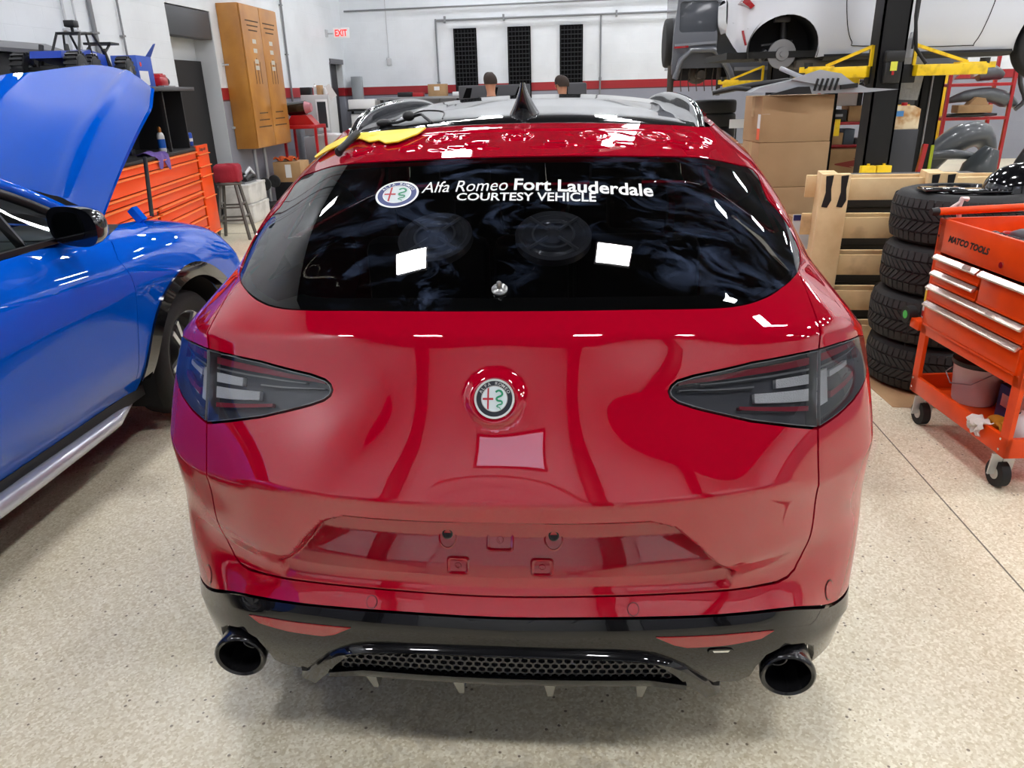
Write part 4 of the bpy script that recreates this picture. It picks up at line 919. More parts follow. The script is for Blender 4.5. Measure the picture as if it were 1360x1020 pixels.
vs, fs = text_mesh('Snap-on', 1, bold=.03, shear=.2); vs = fit(vs, .12, .36, 1.135, 1.19)
mb = MB(); mb.add([(.49-x, .0015, z) for x, z in vs], fs); mb.build('logo', BLK, lk, smooth=0)
def tagmesh(mb, name, m, label, cat, group=None, **k): o = mb.build(name, m, **k); return tag(o, label, cat, group)
# things on and in the chest
T = local(-4.31, 8.66, ang)
def tl(x, y, z): return tuple(T @ Vector((x, y, z)))
g = []
for i in range(15):
    r = []
    for j in range(9):
        u = i/14; v = j/8; x = .98+.30*u+.03*math.sin(v*5); y = -.20+.26*v+.02*math.sin(u*9); z = 1.212+.018*math.sin(u*7+v*4)+.012*math.sin(v*11-u*3)
        if y > -.005: z -= (y+.005)*1.6; y = .022+.008*math.sin(u*10)
        r.append(tl(x, y, z))
    g.append(r)
mb = MB(); mb.grid(g, .004); tagmesh(mb, 'cleaning_cloth', mat('purple_cloth', (104,82,150), rough=.95, bump=(60,.5)), 'purple cleaning cloth draped over the front edge of the orange tool chest', 'cloth', smooth=60)
b = thing('spray_bottle', 'small blue and white bottle with a gold cap on the tool chest', 'bottle', tl(.60,-.15,1.20))
mb = MB(); mb.lathe([(0,0),(.036,0),(.038,.01),(.038,.16),(.028,.19),(.016,.20)], 24); mb.build('bottle_body', mat('bottle_white', (226,226,228), rough=.3), b)
mb = MB(); mb.lathe([(.0385,.04),(.0388,.04),(.0388,.13),(.0385,.13)], 24); mb.build('bottle_label', mat('label_blue', (20,96,196), rough=.4), b)
mb = MB(); mb.lathe([(.018,.195),(.019,.23),(.013,.25),(.0,.255)], 16); mb.build('bottle_cap', mat('brass_cap', (186,120,60), rough=.3, metal=.6), b)
b = thing('drink_can', 'blue and white can standing on the narrow orange locker', 'can', tl(-.25,-.13,1.205))
mb = MB(); mb.lathe([(0,0),(.03,0),(.036,.008),(.036,.135),(.030,.148),(0,.148)], 24); mb.build('can_body', mat('can_blue', (24,70,170), rough=.3, metal=.3), b)
mb = MB(); mb.lathe([(.0365,.05),(.0368,.05),(.0368,.085),(.0365,.085)], 24); mb.build('can_stripe', WHT, b)
p = thing('impact_gun', 'dark cordless impact wrench lying in the black hutch', 'power tool', tl(1.02,-.35,1.20), ang)
mb = MB(); mb.cyl((-.12,0,.20), (.10,0,.20), .04); mb.cyl((.10,0,.20), (.16,0,.20), .025, .012); mb.build('gun_body', mat('gun_dark', (40,38,52), rough=.45), p)
mb = MB(); mb.bar((-.04,0,.18), (-.07,0,.05), .045, .05, r=.01); mb.box(-.12, -.01, -.035, .035, 0, .055, r=.008); mb.build('gun_grip', BLKP, p)
# things on top of the hutch
def htop(x, y): return tl(x, y, 1.84)
bx = thing('parts_box', 'blue cardboard parts box with a torn flap on top of the hutch', 'box', htop(.80,-.22), ang)
BXB = mat('box_blue', (52,86,178), rough=.7)
mb = MB(); mb.box(-.20, .20, -.12, .12, 0, .29, r=.003); mb.build('carton', BXB, bx)
mb = MB(); mb.add([(-.20,.12,.29),(-.06,.12,.29),(-.10,.20,.40),(-.19,.19,.41)], [(0,1,2,3)]); mb.build('flap', BXB, bx, smooth=0, solid=.004)
mb = MB(); mb.box(-.05, .18, .1205, .1225, .02, .15); mb.build('white_panel', WHT, bx)
mb = MB(); mb.cyl((.12,.121,.21), (.12,.1235,.21), .022); mb.build('red_mark', mat('mark_red', (214,60,40), .5), bx)
en = thing('model_engine', 'small red and black model engine on the end of the hutch top', 'model engine', htop(.25,-.18), ang)
mb = MB(); mb.box(-.12, .10, -.06, .06, .01, .11, r=.02); mb.cyl((.0,0,.09), (.0,0,.14), .05); mb.box(-.10, .08, -.05, .05, .10, .13, r=.01); mb.build('engine_block', REDM, en)
mb = MB(); mb.cyl((-.11,0,.07), (-.20,0,.06), .045); mb.cyl((-.2,0,.06), (-.24,0,.06), .03); mb.build('gearbox', BLK, en)
mb = MB(); mb.box(-.22, .14, .03, .09, 0, .018); mb.build('stand_plate', STEEL, en)
# big radio-controlled truck
rc = thing('toy_truck', 'large blue and black radio controlled off-road truck on top of the hutch', 'toy truck', htop(2.02,-.22), ang); rc.scale = (1.2,1.2,1.3)
RCB = mat('toy_blue', (22,66,178), rough=.35, coat=.5); RCK = mat('toy_black', (22,23,25), rough=.45)
for x in (-.40, .02, .40):
    for y in ((-.17,.17) if x != .02 else (.10,)):
        T2 = Matrix.Translation((x, y, .095)) @ Euler((PI/2, 0, 0)).to_matrix().to_4x4()
        mb = MB(); tyre(mb, R=.095, W=.09, T=T2, n=24, ri=.05)
        for k in range(18): a = 2*PI*k/18; mb.box(.088, .102, -.008, .008, -.04, .04, T2 @ Matrix.Rotation(a, 4, 'Z'))
        w = mb.build('toy_wheel', RCK, rc, smooth=30); mb = MB(); mb.lathe([(.052,-.035),(.052,.035),(.03,.02),(.0,.025)], 16, T2); mb.lathe([(.052,.035),(.052,-.035),(.03,-.02),(.0,-.025)], 16, T2); mb.build('toy_rim', WHT, w)
mb = MB(); mb.box(-.42, .42, -.06, .06, .07, .12, r=.01)
for x in (-.40, .40): mb.bar((x,-.16,.10), (x,.16,.10), .025, .025); mb.cyl((x*.8,-.10,.10), (x*.72,-.08,.24), .016); mb.cyl((x*.8,.10,.10), (x*.72,.08,.24), .016)
mb.build('chassis', RCK, rc)
mb = MB(); mb.prism([(-.30,.12),(.10,.12),(.12,.20),(-.02,.225),(-.30,.20)], -.09, .09, Matrix(((1,0,0,0),(0,0,1,0),(0,1,0,0),(0,0,0,1)))); mb.prism([(.12,.13),(.44,.16),(.42,.20),(.12,.21)], -.10, .10, Matrix(((1,0,0,0),(0,0,1,0),(0,1,0,0),(0,0,0,1)))); mb.build('body_panel', RCB, rc)
mb = MB()
for y in (-.09, .09):
    mb.tube([(.14,y,.20),(.04,y*.85,.32),(-.16,y*.85,.33),(-.30,y,.20)], .009, 6); mb.tube([(-.06,y*.85,.33),(-.06,y,.2)], .008, 6)
for x, z in ((.04,.32),(-.06,.325),(-.16,.33)): mb.bar((x,-.08,z), (x,.08,z), .016, .016)
mb.tube([(-.30,-.07,.2),(-.46,-.07,.28)], .009, 6); mb.tube([(-.30,.07,.2),(-.46,.07,.28)], .009, 6); mb.box(-.56, -.40, -.10, .10, .275, .29); mb.build('roll_cage', RCK, rc)
mb = MB(); mb.box(-.16, .04, -.07, .07, .32, .328); mb.build('cage_roof', RCK, rc)
mb = MB(); mb.box(-.08, .00, -.035, .035, .36, .40, r=.005); mb.cyl((-.04,0,.325), (-.04,0,.37), .01); mb.build('roof_camera', RCK, rc)
mb = MB(); mb.box(-.13, -.03, .092, .094, .13, .205); mb.build('race_number_plate', WHT, rc)
# black cabinet with a lid against the wall
cb = thing('tall_cabinet', 'black cabinet with a sloping grey lid against the left wall', 'cabinet', (-4.90, 6.2, 0))
mb = MB(); mb.box(-.27, .22, -1.2, .9, 0, 2.12, r=.01); mb.build('cabinet_body', BLK, cb)
mb = MB(); mb.prism([(-.28,2.12),(.30,2.12),(.30,2.15),(.1,2.22),(-.28,2.22)], -1.25, .95, Matrix(((1,0,0,0),(0,0,1,0),(0,1,0,0),(0,0,0,1)))); mb.build('cabinet_lid', mat('lid_grey', (88,88,92), rough=.4), cb)
# oak wall cabinet
OAK = mat('oak', (188,130,52), rough=.45, coat=.3, noise=(2.5, (160,104,40), .3, .7))
oc = thing('wall_cabinet', 'tall oak wall cabinet with two slotted doors', 'cabinet', (-5.14, 11.78, .97))
mb = MB(); mb.box(-.055, .268, 0, 1.46, 0, 2.03, r=.006); mb.build('cabinet_body', OAK, oc)
SLOT = mat('slot_dark', (70,48,26), rough=.8); SL2 = mat('slot_pale', (190,186,176), rough=.6)
for k in (0, 1):
    y0 = .012+k*.73; mb = MB(); mb.box(.27, .29, y0, y0+.712, .012, 2.018, r=.004); d = mb.build('door', OAK, oc)
    c = y0+.36+(-.03 if k else .03)
    for z, w in ((1.80,.50),(1.735,.42),(1.67,.34),(.30,.52),(.40,.42),(.50,.34)): mb = MB(); mb.box(.2901, .2906, c-w/2, c+w/2, z, z+.018); mb.build('vent_slot', SLOT, d, smooth=0)
    for dy in (-.11, 0, .11): mb = MB(); mb.box(.2901, .2906, c+dy-.011, c+dy+.011, .93, 1.25+(.05 if dy == 0 else 0)); mb.build('vent_slot', SLOT, d, smooth=0)
    for z in (1.56,1.43,1.28,1.19): mb = MB(); mb.box(.2901, .2907, c-.07, c+.07, z-.10+.04, z+.0); mb.build('label_window', SL2, d, smooth=0)
# conduits and boxes on the left wall
CON = mat('conduit_grey', (186,188,192), rough=.5); COND = mat('conduit_dark', (120,122,126), rough=.5)
for y, r, m, z0, lab in ((8.10,.014,CON,1.9,'thin pale conduit running up the left wall, nearest of the four'),(8.28,.010,CON,1.9,'thin pale conduit beside the nearest one on the left wall'),(8.58,.024,COND,1.9,'thick grey conduit on the left wall above the toy truck'),(9.13,.012,COND,1.95,'thin grey conduit on the left wall above the blue parts box'),(14.43,.018,COND,1.5,'grey conduit dropping to a switch past the oak cabinet')):
    mb = MB(); mb.cyl((XL+.03,y,z0), (XL+.03,y,5.7), r, n=10)
    for z in (2.4,3.2,4.4): mb.box(XL, XL+.03+r, y-r-.02, y+r+.02, z, z+.02)
    tagmesh(mb, 'wall_conduit', m, lab, 'conduit', 'conduits on the left wall')
mb = MB(); mb.box(XL, XL+.07, 14.38, 14.48, 1.32, 1.5, r=.008); mb.cyl((XL+.07,14.43,1.4), (XL+.12,14.43,1.38), .02); tagmesh(mb, 'air_regulator', COND, 'grey valve and switch box at the foot of the conduit', 'valve')
tv = thing('thermostat_box', 'small white box with a red window on the wall beside the oak cabinet', 'control box', (XL, 11.86, 1.50))
mb = MB(); mb.box(0, .07, -.07, .07, 0, .17, r=.008); mb.build('box_cover', WHT, tv); mb = MB(); mb.box(.07, .074, -.03, .03, .05, .12); mb.build('red_window', REDM, tv)
mb = MB(); mb.tube([(XL+.03,11.86,1.50),(XL+.04,11.95,1.36),(XL+.05,12.0,1.30)], .006, 6); mb.box(XL, XL+.03, 11.72, 11.95, 1.27, 1.30, r=.004); tagmesh(mb, 'hook_bracket', CON, 'pale metal bracket and cable below the small white box', 'bracket')
mb = MB(); mb.box(XL, XL+.02, 11.70, 11.72, 2.15, 2.19); mb.cyl((XL+.0,11.71,2.17), (XL+.10,11.71,2.17), .012); tagmesh(mb, 'door_closer', CON, 'short pale metal arm on the wall left of the oak cabinet', 'bracket')
ex = thing('exit_sign', 'white exit sign with red letters in the far left corner', 'sign', (-4.87, 17.0, 2.81))
mb = MB(); mb.box(-.17, .17, -.02, .02, 0, .20, r=.006); mb.build('sign_body', WHT, ex)
vs, fs = text_mesh('EXIT', 1, bold=.03); vs = fit(vs, -.13, .13, .035, .165)
mb = MB(); mb.add([(x, -.022, z) for x, z in vs], fs); mb.build('exit_letters', mat('exit_red', (232,40,36), rough=.4, emit=(240,40,30), estr=1.2), ex, smooth=0)
mb = MB(); mb.box(-.30, -.17, -.01, .01, .08, .11); mb.box(-.335, -.30, -.06, .06, .03, .17); mb.build('wall_arm', CON, ex)
# stool with a red cushion
st = thing('bar_stool', 'grey wooden bar stool with a red cloth cushion by the orange locker', 'stool', (-4.40, 9.58, 0), .2); st.scale = (.92,.92,1.14)
GW = mat('grey_wood', (92,88,84), rough=.6); 
mb = MB(); mb.lathe([(0,.60),(.165,.60),(.175,.615),(.165,.632),(0,.635)], 32); mb.build('seat', GW, st)
LG = [(-.19,-.19),(.19,-.19),(.19,.19),(-.19,.19)]
for x, y in LG: mb = MB(); mb.bar((x*.55,y*.55,.60), (x*1.12,y*1.12,0), .036, .036, r=.004); mb.build('leg', GW, st)
for z, k in ((.22,.92),(.36,.80)):
    for i in range(4):
        a, b = LG[i], LG[(i+1) % 4]; mb = MB(); mb.cyl((a[0]*k,a[1]*k,z+.03*(i % 2)), (b[0]*k,b[1]*k,z+.03*(i % 2)), .011, n=10); mb.build('stretcher', GW, st)
g = []
mb = MB(); 
rows = []
for i, (z, k) in enumerate(((.632,.90),(.64,.98),(.70,1.0),(.76,1.0),(.80,.97),(.815,.85),(.82,.4),(.82,.02))):
    rows.append([((.175+.006*math.sin(a*9+z*40))*k*math.copysign(abs(math.cos(a))**.45, math.cos(a)), (.155+.006*math.sin(a*7))*k*math.copysign(abs(math.sin(a))**.45, math.sin(a)), z+.006*math.sin(a*5)) for a in [2*PI*j/48 for j in range(49)]])
mb.grid(rows); mb.build('cushion', mat('red_cloth', (150,28,46), rough=.9, bump=(40,.4)), st, smooth=60)
# stacked white boxes with black car parts
FOAM = mat('white_wrap', (214,212,208), rough=.7, noise=(5, (188,186,182), .35, .6), bump=(14,.5))
for z0, dx, lab in ((0,0,'white wrapped box on the floor, lower of the two by the left wall'),(.275,-.02,'white wrapped box on top of the lower white one')):
    t = thing('storage_box', lab, 'box', (-4.86+dx, 11.05, z0), .05, 'white wrapped boxes')
    mb = MB(); mb.box(-.22, .22, -.36, .36, 0, .265, r=.015); mb.build('box_body', FOAM, t)
    mb = MB(); mb.box(-.225, .225, -.365, .365, .235, .272, r=.008); mb.build('box_lid', FOAM, t)
mb = MB(); mb.box(-5.03, -4.72, 10.78, 11.2, .55, .57, T=Matrix.Translation((0,0,0)) ); tagmesh(mb, 'metal_tray', STEEL, 'flat metal tray lying on the upper white box', 'tray')
pt = thing('car_part', 'black and silver plastic car part heaped on the white boxes', 'car part', (-4.86, 11.1, .57))
mb = MB(); mb.tube([(-.12,-.25,.03),(0,-.1,.12),(.05,.05,.06),(.0,.22,.10),(-.1,.3,.02)], .035, 8); mb.tube([(.1,-.2,.03),(.12,0,.08),(.08,.2,.04)], .03, 8); mb.box(-.1, .12, -.15, .2, 0, .03, r=.01); mb.build('bracket', BLKP, pt, smooth=50)
mb = MB(); mb.tube([(.02,-.05,.06),(.08,.05,.17),(.1,.12,.08)], .03, 8); mb.build('silver_arm', mat('silver_part', (206,208,212), .35, .3), pt, smooth=50)
# trolley wheel, cardboard box, orange cloth
t = thing('hand_trolley', 'grey folded hand trolley with small wheels standing under the oak cabinet', 'trolley', (-5.0, 12.1, 0))
for y in (-.15, .25):
    mb = MB(); mb.cyl((0,y,.1), (0,y,.95), .028, n=12); mb.build('trolley_post', STEEL, t)
    mb = MB(); T2 = Matrix.Translation((.10,y,.42)) @ Euler((PI/2, 0, 0)).to_matrix().to_4x4(); tyre(mb, R=.10, W=.05, T=T2, n=28, ri=.06); mb.lathe([(.062,-.02),(.062,.02),(.02,.012),(0,.012)], 20, T2); mb.build('trolley_wheel', RUB, t)
mb = MB(); mb.box(-.05, .25, -.22, .32, 0, .10, r=.01); mb.build('trolley_base', BLK, t)
t = thing('cardboard_box', 'small brown cardboard box beneath the oak cabinet', 'box', (-4.74, 12.75, 0))
mb = MB(); mb.box(-.23, .23, -.2, .25, .38, .70, r=.004); mb.build('carton', CARD, t); mb = MB(); mb.box(-.03, .07, -.202, -.199, .45, .66); mb.build('label', WHT, t, smooth=0)
mb = MB(); mb.box(-.25, .25, -.2, .25, 0, .378, r=.01); mb.build('base_crate', BLKP, t)
mb = MB(); mb.grid([[(-4.97+.34*i/10, 12.62+.22*j/6, .703+.03+.03*math.sin(i*1.3+j)) for j in range(7)] for i in range(11)], .02); tagmesh(mb, 'orange_rag', mat('orange_cloth', (206,92,36), rough=.9), 'crumpled orange rag on the small cardboard box', 'cloth', smooth=60)
# red service cart with a black tank
t = thing('service_cart', 'red steel two-shelf cart against the left wall', 'cart', (-4.72, 13.6, 0))
mb = MB(); mb.box(-.3, .3, -.28, .28, 1.18, 1.24, r=.01); mb.build('top_shelf', REDM, t); mb = MB(); mb.box(-.3, .3, -.28, .28, .30, .34, r=.01); mb.build('lower_shelf', REDM, t)
for x in (-.28, .28):
    for y in (-.26, .26): mb = MB(); mb.bar((x,y,0), (x,y,1.2), .04, .04); mb.build('leg', REDM, t)
t = thing('air_tank', 'black and grey cylindrical machine on a red base on the red cart', 'machine', (-4.74, 13.6, 1.24))
mb = MB(); mb.cyl((-.20,-.05,.26), (.10,-.05,.28), .115, n=28); mb.build('tank', BLKG, t, smooth=50); mb = MB(); mb.cyl((.10,-.05,.28), (.20,-.05,.285), .105, .07, n=28); mb.build('end_cap', mat('cap_pink', (176,110,120), .4), t, smooth=50)
mb = MB(); mb.prism([(-.26,0),(.26,0),(.12,.16),(-.14,.16)], -.14, .14, Matrix(((1,0,0,0),(0,0,1,0),(0,1,0,0),(0,0,0,1)))); mb.build('machine_base', REDM, t)
mb = MB(); mb.tube([(-4.8,13.30,.35),(-4.72,13.26,.62),(-4.63,13.22,.35)], .05, 10); tagmesh(mb, 'black_hose', BLKP, 'thick black hose looped on the lower shelf of the red cart', 'hose', smooth=60)
mb = MB(); mb.box(-4.58, -4.46, 13.35, 13.6, .342, .66, r=.03); tagmesh(mb, 'white_canister', WHT, 'white plastic canister on the lower shelf of the red cart', 'canister')
# grey machine cabinet with things on top
t = thing('machine_cabinet', 'light grey equipment cabinet with a dark glass door', 'cabinet', (-4.74, 14.6, 0))
LG2 = mat('light_grey_metal', (188,190,192), rough=.5)
mb = MB(); mb.box(-.25, .27, -.25, .25, 1.02, 1.72, r=.01); mb.build('cabinet_body', LG2, t); mb = MB(); mb.box(.02, .24, -.262, -.25, 1.10, 1.64, r=.005); d = mb.build('door', WHT, t); mb = MB(); mb.box(.05, .21, -.266, -.262, 1.15, 1.60); mb.build('door_glass', mat('dark_pane', (60,64,68), .15), d)
mb = MB(); mb.box(-.27, .32, -.28, .28, 0, 1.0, r=.01); mb.build('cabinet_base', LG2, t)
for i, (x, h, m, lab) in enumerate(((-4.90,.13,BLKP,'small black box on the grey cabinet, leftmost of the row'),(-4.74,.19,WHT,'tall white bottle on the grey cabinet beside the black box'),(-4.66,.16,CARD,'small brown carton on the grey cabinet'),(-4.56,.14,WHT,'white jar at the right end of the grey cabinet top'))):
    mb = MB()
    if i in (1, 3): mb.lathe([(0,0),(.04,0),(.04,h*.75),(.018,h*.85),(.018,h),(0,h)], 16, Matrix.Translation((x,14.5,1.722)))
    else: mb.box(x-(.11 if i == 0 else .035), x+(.07 if i == 0 else .035), 14.42, 14.6, 1.722, 1.722+h, r=.005)
    tagmesh(mb, ('parts_case','white_bottle','small_carton','white_jar')[i], m, lab, ('case','bottle','box','jar')[i])
mb = MB(); mb.add([(-4.42,14.33,1.90),(-4.30,14.33,1.70),(-4.42,14.33,1.62),(-4.50,14.33,1.86)], [(0,1,2,3)]); mb.build('hanging_paper', WHT, smooth=0, solid=.003); tag(bpy.data.objects['hanging_paper'], 'white sheet of paper hanging off the corner of the grey cabinet', 'paper')
mb = MB(); mb.box(-4.62, -4.25, 13.9, 14.32, 1.035, 1.05); mb.box(-4.55, -4.3, 13.95, 14.25, 1.05, 1.06, T=Matrix.Translation((0,0,0))); o = tagmesh(mb, 'paper_stack', WHT, 'loose white papers on the bench in front of the grey cabinet', 'paper', smooth=0)
mb = MB(); mb.box(-4.66, -4.2, 13.88, 14.33, 0, 1.033, r=.01); tagmesh(mb, 'small_bench', LG2, 'pale grey bench unit between the red cart and the grey cabinet', 'bench')
mb = MB(); mb.box(-5.05, -4.82, 18.02, 18.19, 1.30, 2.08, r=.01); tagmesh(mb, 'electrical_box', mat('panel_grey', (158,164,168), .5), 'tall grey electrical panel on the back wall near the corner', 'electrical panel')
t = thing('printer_stand', 'white printer on a black stand in the far left corner', 'printer', (-4.65, 17.5, 0))
mb = MB(); mb.box(-.3, .3, -.25, .25, 1.40, 1.60, r=.02); mb.build('printer', WHT, t); mb = MB(); mb.box(-.32, .32, -.27, .27, 1.36, 1.39); mb.build('stand_top', BLK, t)
for x in (-.28, 0, .28): mb = MB(); mb.bar((x,0,0), (x,0,1.36), .05, .05); mb.build('stand_leg', BLK, t)
mb = MB(); mb.box(-.27, .27, -.2, .2, .9, 1.3, r=.01); mb.build('paper_tray', WHT, t)
# ================================================================= back wall
PIPE = mat('pipe_grey', (128,131,136), rough=.45, metal=.3)
mb = MB(); mb.cyl((-3.05,YB-.06,3.17), (12,YB-.06,3.17+.05), .022, n=10)
for x in (-2.85,-1.55,.9,3.0,5.2): mb.box(x-.02, x+.02, YB-.1, YB-.002, 3.12, 3.25)
tag(mb.build('horizontal_pipe', PIPE), 'long grey pipe running across the back wall above the black panels', 'pipe')
mb = MB(); mb.cyl((-5.1,YB-.04,3.42), (12,YB-.04,3.55), .018, n=8); tag(mb.build('overhead_conduit', PIPE), 'thin grey conduit above the long pipe on the back wall', 'conduit')
for x, lab in ((-3.06,'vertical grey pipe at the left end of the long pipe'),(.57,'vertical grey pipe right of the three black wall panels')):
    mb = MB(); mb.cyl((x,YB-.05,1.50), (x,YB-.05,3.20), .02, n=10); mb.box(x-.03, x+.03, YB-.1, YB, 1.86, 1.92); tag(mb.build('vertical_pipe', PIPE), lab, 'pipe')
mb = MB(); mb.cyl((-4.17,YB-.02,2.44), (-4.17,YB-.02,5.6), .007, n=8); tag(mb.build('thin_cable', CON), 'thin pale cable down the back wall to the small outlet', 'cable')
mb = MB(); mb.box(-4.22, -4.12, YB-.05, YB, 2.30, 2.44, r=.006); tag(mb.build('wall_outlet', CON), 'small white outlet box high on the back wall', 'outlet')
BP = mat('panel_black', (8,8,10), rough=.9, spec=.1); BG = mat('panel_bars', (44,45,48), rough=.7, spec=.2)
for x0, lab in ((-2.675,'tall black slotted wall panel, leftmost of three on the back wall'),(-1.475,'tall black slotted wall panel in the middle of the three'),(-.325,'tall black slotted wall panel, rightmost of the three')):
    t = thing('wall_panel', lab, 'wall panel', (x0+.255, YB-.002, 1.0), 0, 'black panels on the back wall')
    mb = MB(); mb.box(-.255, .255, -.05, 0, 0, 2.0, r=.006); mb.build('back_board', BP, t)
    mb = MB()
    for k in range(1, 22): mb.box(-.24, .24, -.062, -.05, k*.09, k*.09+.018)
    for k in range(7): mb.box(-.235+k*.075, -.225+k*.075, -.060, -.05, .03, 1.97)
    mb.build('slat_grid', BG, t, smooth=0)
# crate on a shelf by the wall, bench-high dark seats and two people beyond the red car
t = thing('wooden_crate', 'small brown carton on a shelf below the long pipe', 'box', (-3.02, 17.75, 1.62)); mb = MB(); mb.box(-.20, .20, -.15, .15, 0, .25, r=.004); mb.build('carton', CARD, t); mb = MB(); mb.box(-.06, .06, -.152, -.148, .12, .2); mb.build('label', WHT, t, smooth=0)
t = thing('wall_bench', 'grey workbench along the back wall behind the red car', 'bench', (-2.6, 17.6, 0)); mb = MB(); mb.box(-1.7, 1.0, -.35, .55, 1.57, 1.62, r=.005); mb.build('bench_top', mat('bench_grey', (140,142,146), .5), t)
for x in (-1.6, .9):
    for y in (-.3, .5): mb = MB(); mb.bar((x,y,0), (x,y,1.57), .06, .06); mb.build('leg', BLK, t)
for x, w, h, m, lab in ((-3.75,.16,.10,BLKP,'small black tool case on the back bench, at its left end'),(-3.45,.12,.08,REDM,'small red box on the back bench'),(-2.6,.08,.08,WHT,'small white tub on the back bench beside the carton')):
    mb = MB(); mb.box(x-w, x+w, 17.6, 17.8, 1.622, 1.622+h, r=.01); tag(mb.build('bench_item', m), lab, 'box')
DG = mat('seat_grey', (66,67,72), rough=.6)
t = thing('high_back_bench', 'long dark grey high-backed bench beyond the roof of the red car', 'bench', (-1.38, 13.9, 0))
mb = MB(); mb.box(-.62, .62, -.05, .05, .9, 1.80, r=.02); mb.build('backrest', DG, t); mb = MB(); mb.box(-.62, .62, -.75, .0, .80, .92, r=.03); mb.build('seat', DG, t)
for x in (-.5, -.05, .4): mb = MB(); mb.prism([(x-.05,1.60),(x+.08,1.60),(x+.12,1.76),(x+.02,1.76)], -.058, -.050, Matrix(((1,0,0,0),(0,0,1,0),(0,1,0,0),(0,0,0,1)))); mb.build('back_slot', BP, t)
for x in (-.55, .55):
    for y in (-.7, 0): mb = MB(); mb.bar((x,y,0), (x,y,.82), .05, .05); mb.build('leg', BLK, t)
t = thing('high_back_chair', 'dark grey high-backed chair beside the person on the right', 'chair', (.04, 13.9, 0))
mb = MB(); mb.box(-.15, .17, -.05, .05, .9, 1.80, r=.03); mb.build('backrest', DG, t); mb = MB(); mb.box(-.18, .2, -.5, .0, .8, .9, r=.03); mb.build('seat', DG, t); mb = MB(); mb.cyl((0,-.22,0), (0,-.22,.8), .04); mb.cyl((0,-.22,0), (0,-.22,.03), .25); mb.build('pedestal', BLK, t)
def person(name_label, x, y, rz, H, shirt):
    root = thing('person', name_label, 'person', (x, y, 0), rz)
    SK = mat('skin', (196,140,112), rough=.6); k = H/1.78
    J = {'pel':(0,0,.95),'bel':(0,0,1.10),'che':(0,0,1.32),'nk':(0,.0,1.47),'nk2':(0,.015,1.54),'hd':(0,.02,1.60),'hd2':(0,.03,1.72),
         'shl':(.17,0,1.41),'shr':(-.17,0,1.41),'ell':(.24,.0,1.13),'elr':(-.24,.0,1.13),'hal':(.20,.22,1.02),'har':(-.20,.22,1.02),'fl':(.2,.31,1.01),'fr':(-.2,.31,1.01),
         'hil':(.09,0,.90),'hir':(-.09,0,.90),'knl':(.10,.01,.50),'knr':(-.10,.01,.50),'anl':(.11,-.01,.09),'anr':(-.11,-.01,.09),'tol':(.12,.14,.035),'tor':(-.12,.14,.035)}
    R = {'pel':.15,'bel':.14,'che':.16,'nk':.068,'nk2':.058,'hd':.078,'hd2':.090,'shl':.065,'shr':.065,'ell':.045,'elr':.045,'hal':.030,'har':.030,'fl':.022,'fr':.022,'hil':.09,'hir':.09,'knl':.06,'knr':.06,'anl':.042,'anr':.042,'tol':.035,'tor':.035}
    E = [('pel','bel'),('bel','che'),('che','nk'),('nk','nk2'),('nk2','hd'),('hd','hd2'),('che','shl'),('che','shr'),('shl','ell'),('shr','elr'),('ell','hal'),('elr','har'),('hal','fl'),('har','fr'),('pel','hil'),('pel','hir'),('hil','knl'),('hir','knr'),('knl','anl'),('knr','anr'),('anl','tol'),('anr','tor')]
    ks = list(J)
    def skin(nm, keys, m, grow=0):
        me = bpy.data.meshes.new(nm); idx = {q: i for i, q in enumerate(keys)}
        me.from_pydata([tuple(c*k for c in J[q]) for q in keys], [(idx[a], idx[b]) for a, b in E if a in idx and b in idx], []); me.materials.append(m)
        o = bpy.data.objects.new(nm, me); COL.objects.link(o); o.parent = root
        sk = o.modifiers.new('skin', 'SKIN'); sk.use_smooth_shade = True
        if not me.skin_vertices: me.attributes
        for i, q in enumerate(keys): me.skin_vertices[0].data[i].radius = ((R[q]+grow)*k*(1.25 if q in ('pel','bel','che') else 1), (R[q]+grow)*k*(.8 if q in ('pel','bel','che') else 1)); me.skin_vertices[0].data[i].use_root = (i == 0)
        sb = o.modifiers.new('sub', 'SUBSURF'); sb.levels = 2; sb.render_levels = 2; return o
    try:
        skin('body', ks, SK)
        skin('shirt', ['che','bel','pel','shl','shr','nk','ell','elr'] , shirt, .032); skin('trousers', ['pel','hil','hir','knl','knr','anl','anr'], mat('trousers_dark', (34,36,44), .9), .024)
    except Exception as e:
        print('skin failed', e)
        mb = MB(); mb.sphere((0,.02,1.66*k), .1*k, sc=(.8,.95,1.15)); mb.cyl((0,0,1.4*k), (0,.01,1.58*k), .055*k); mb.box(-.2, .2, -.1, .1, .9, 1.45*k, r=.08); mb.box(-.16, .16, -.08, .08, 0, .95, r=.05); mb.build('body', SK, root)
    for s_ in (-1, 1): mb = MB(); mb.box(s_*.115*k-.05, s_*.115*k+.05, -.09, .21, .0, .10, r=.035); mb.build('shoe', BLK, root)
    mb = MB(); n = 20; rows = []
    for i in range(9):
        p = PI*.58*i/8
        rows.append([(.094*k*math.sin(p)*math.cos(a)+0, (.02+.105*math.sin(p)*math.sin(a)-(.016 if math.sin(a) < 0 else 0)*math.sin(p))*k+.01, (1.675+.125*math.cos(p))*k+(.0 if math.sin(a) < .3 else .035*k*math.sin(p))) for a in [2*PI*j/n for j in range(n+1)]])
    mb.grid(rows, -.01); mb.build('hair', mat('hair_dark', (46,34,28), .8), root, smooth=60)
    mb = MB(); mb.sphere((0,.118*k,1.655*k), .014, sc=(.8,1.2,1.6)); mb.build('nose', SK, root, smooth=60)
    for s_ in (-1, 1): mb = MB(); mb.sphere((s_*.082*k,.02*k,1.655*k), .022, sc=(.4,.8,1.3)); mb.build('ear', SK, root, smooth=60)
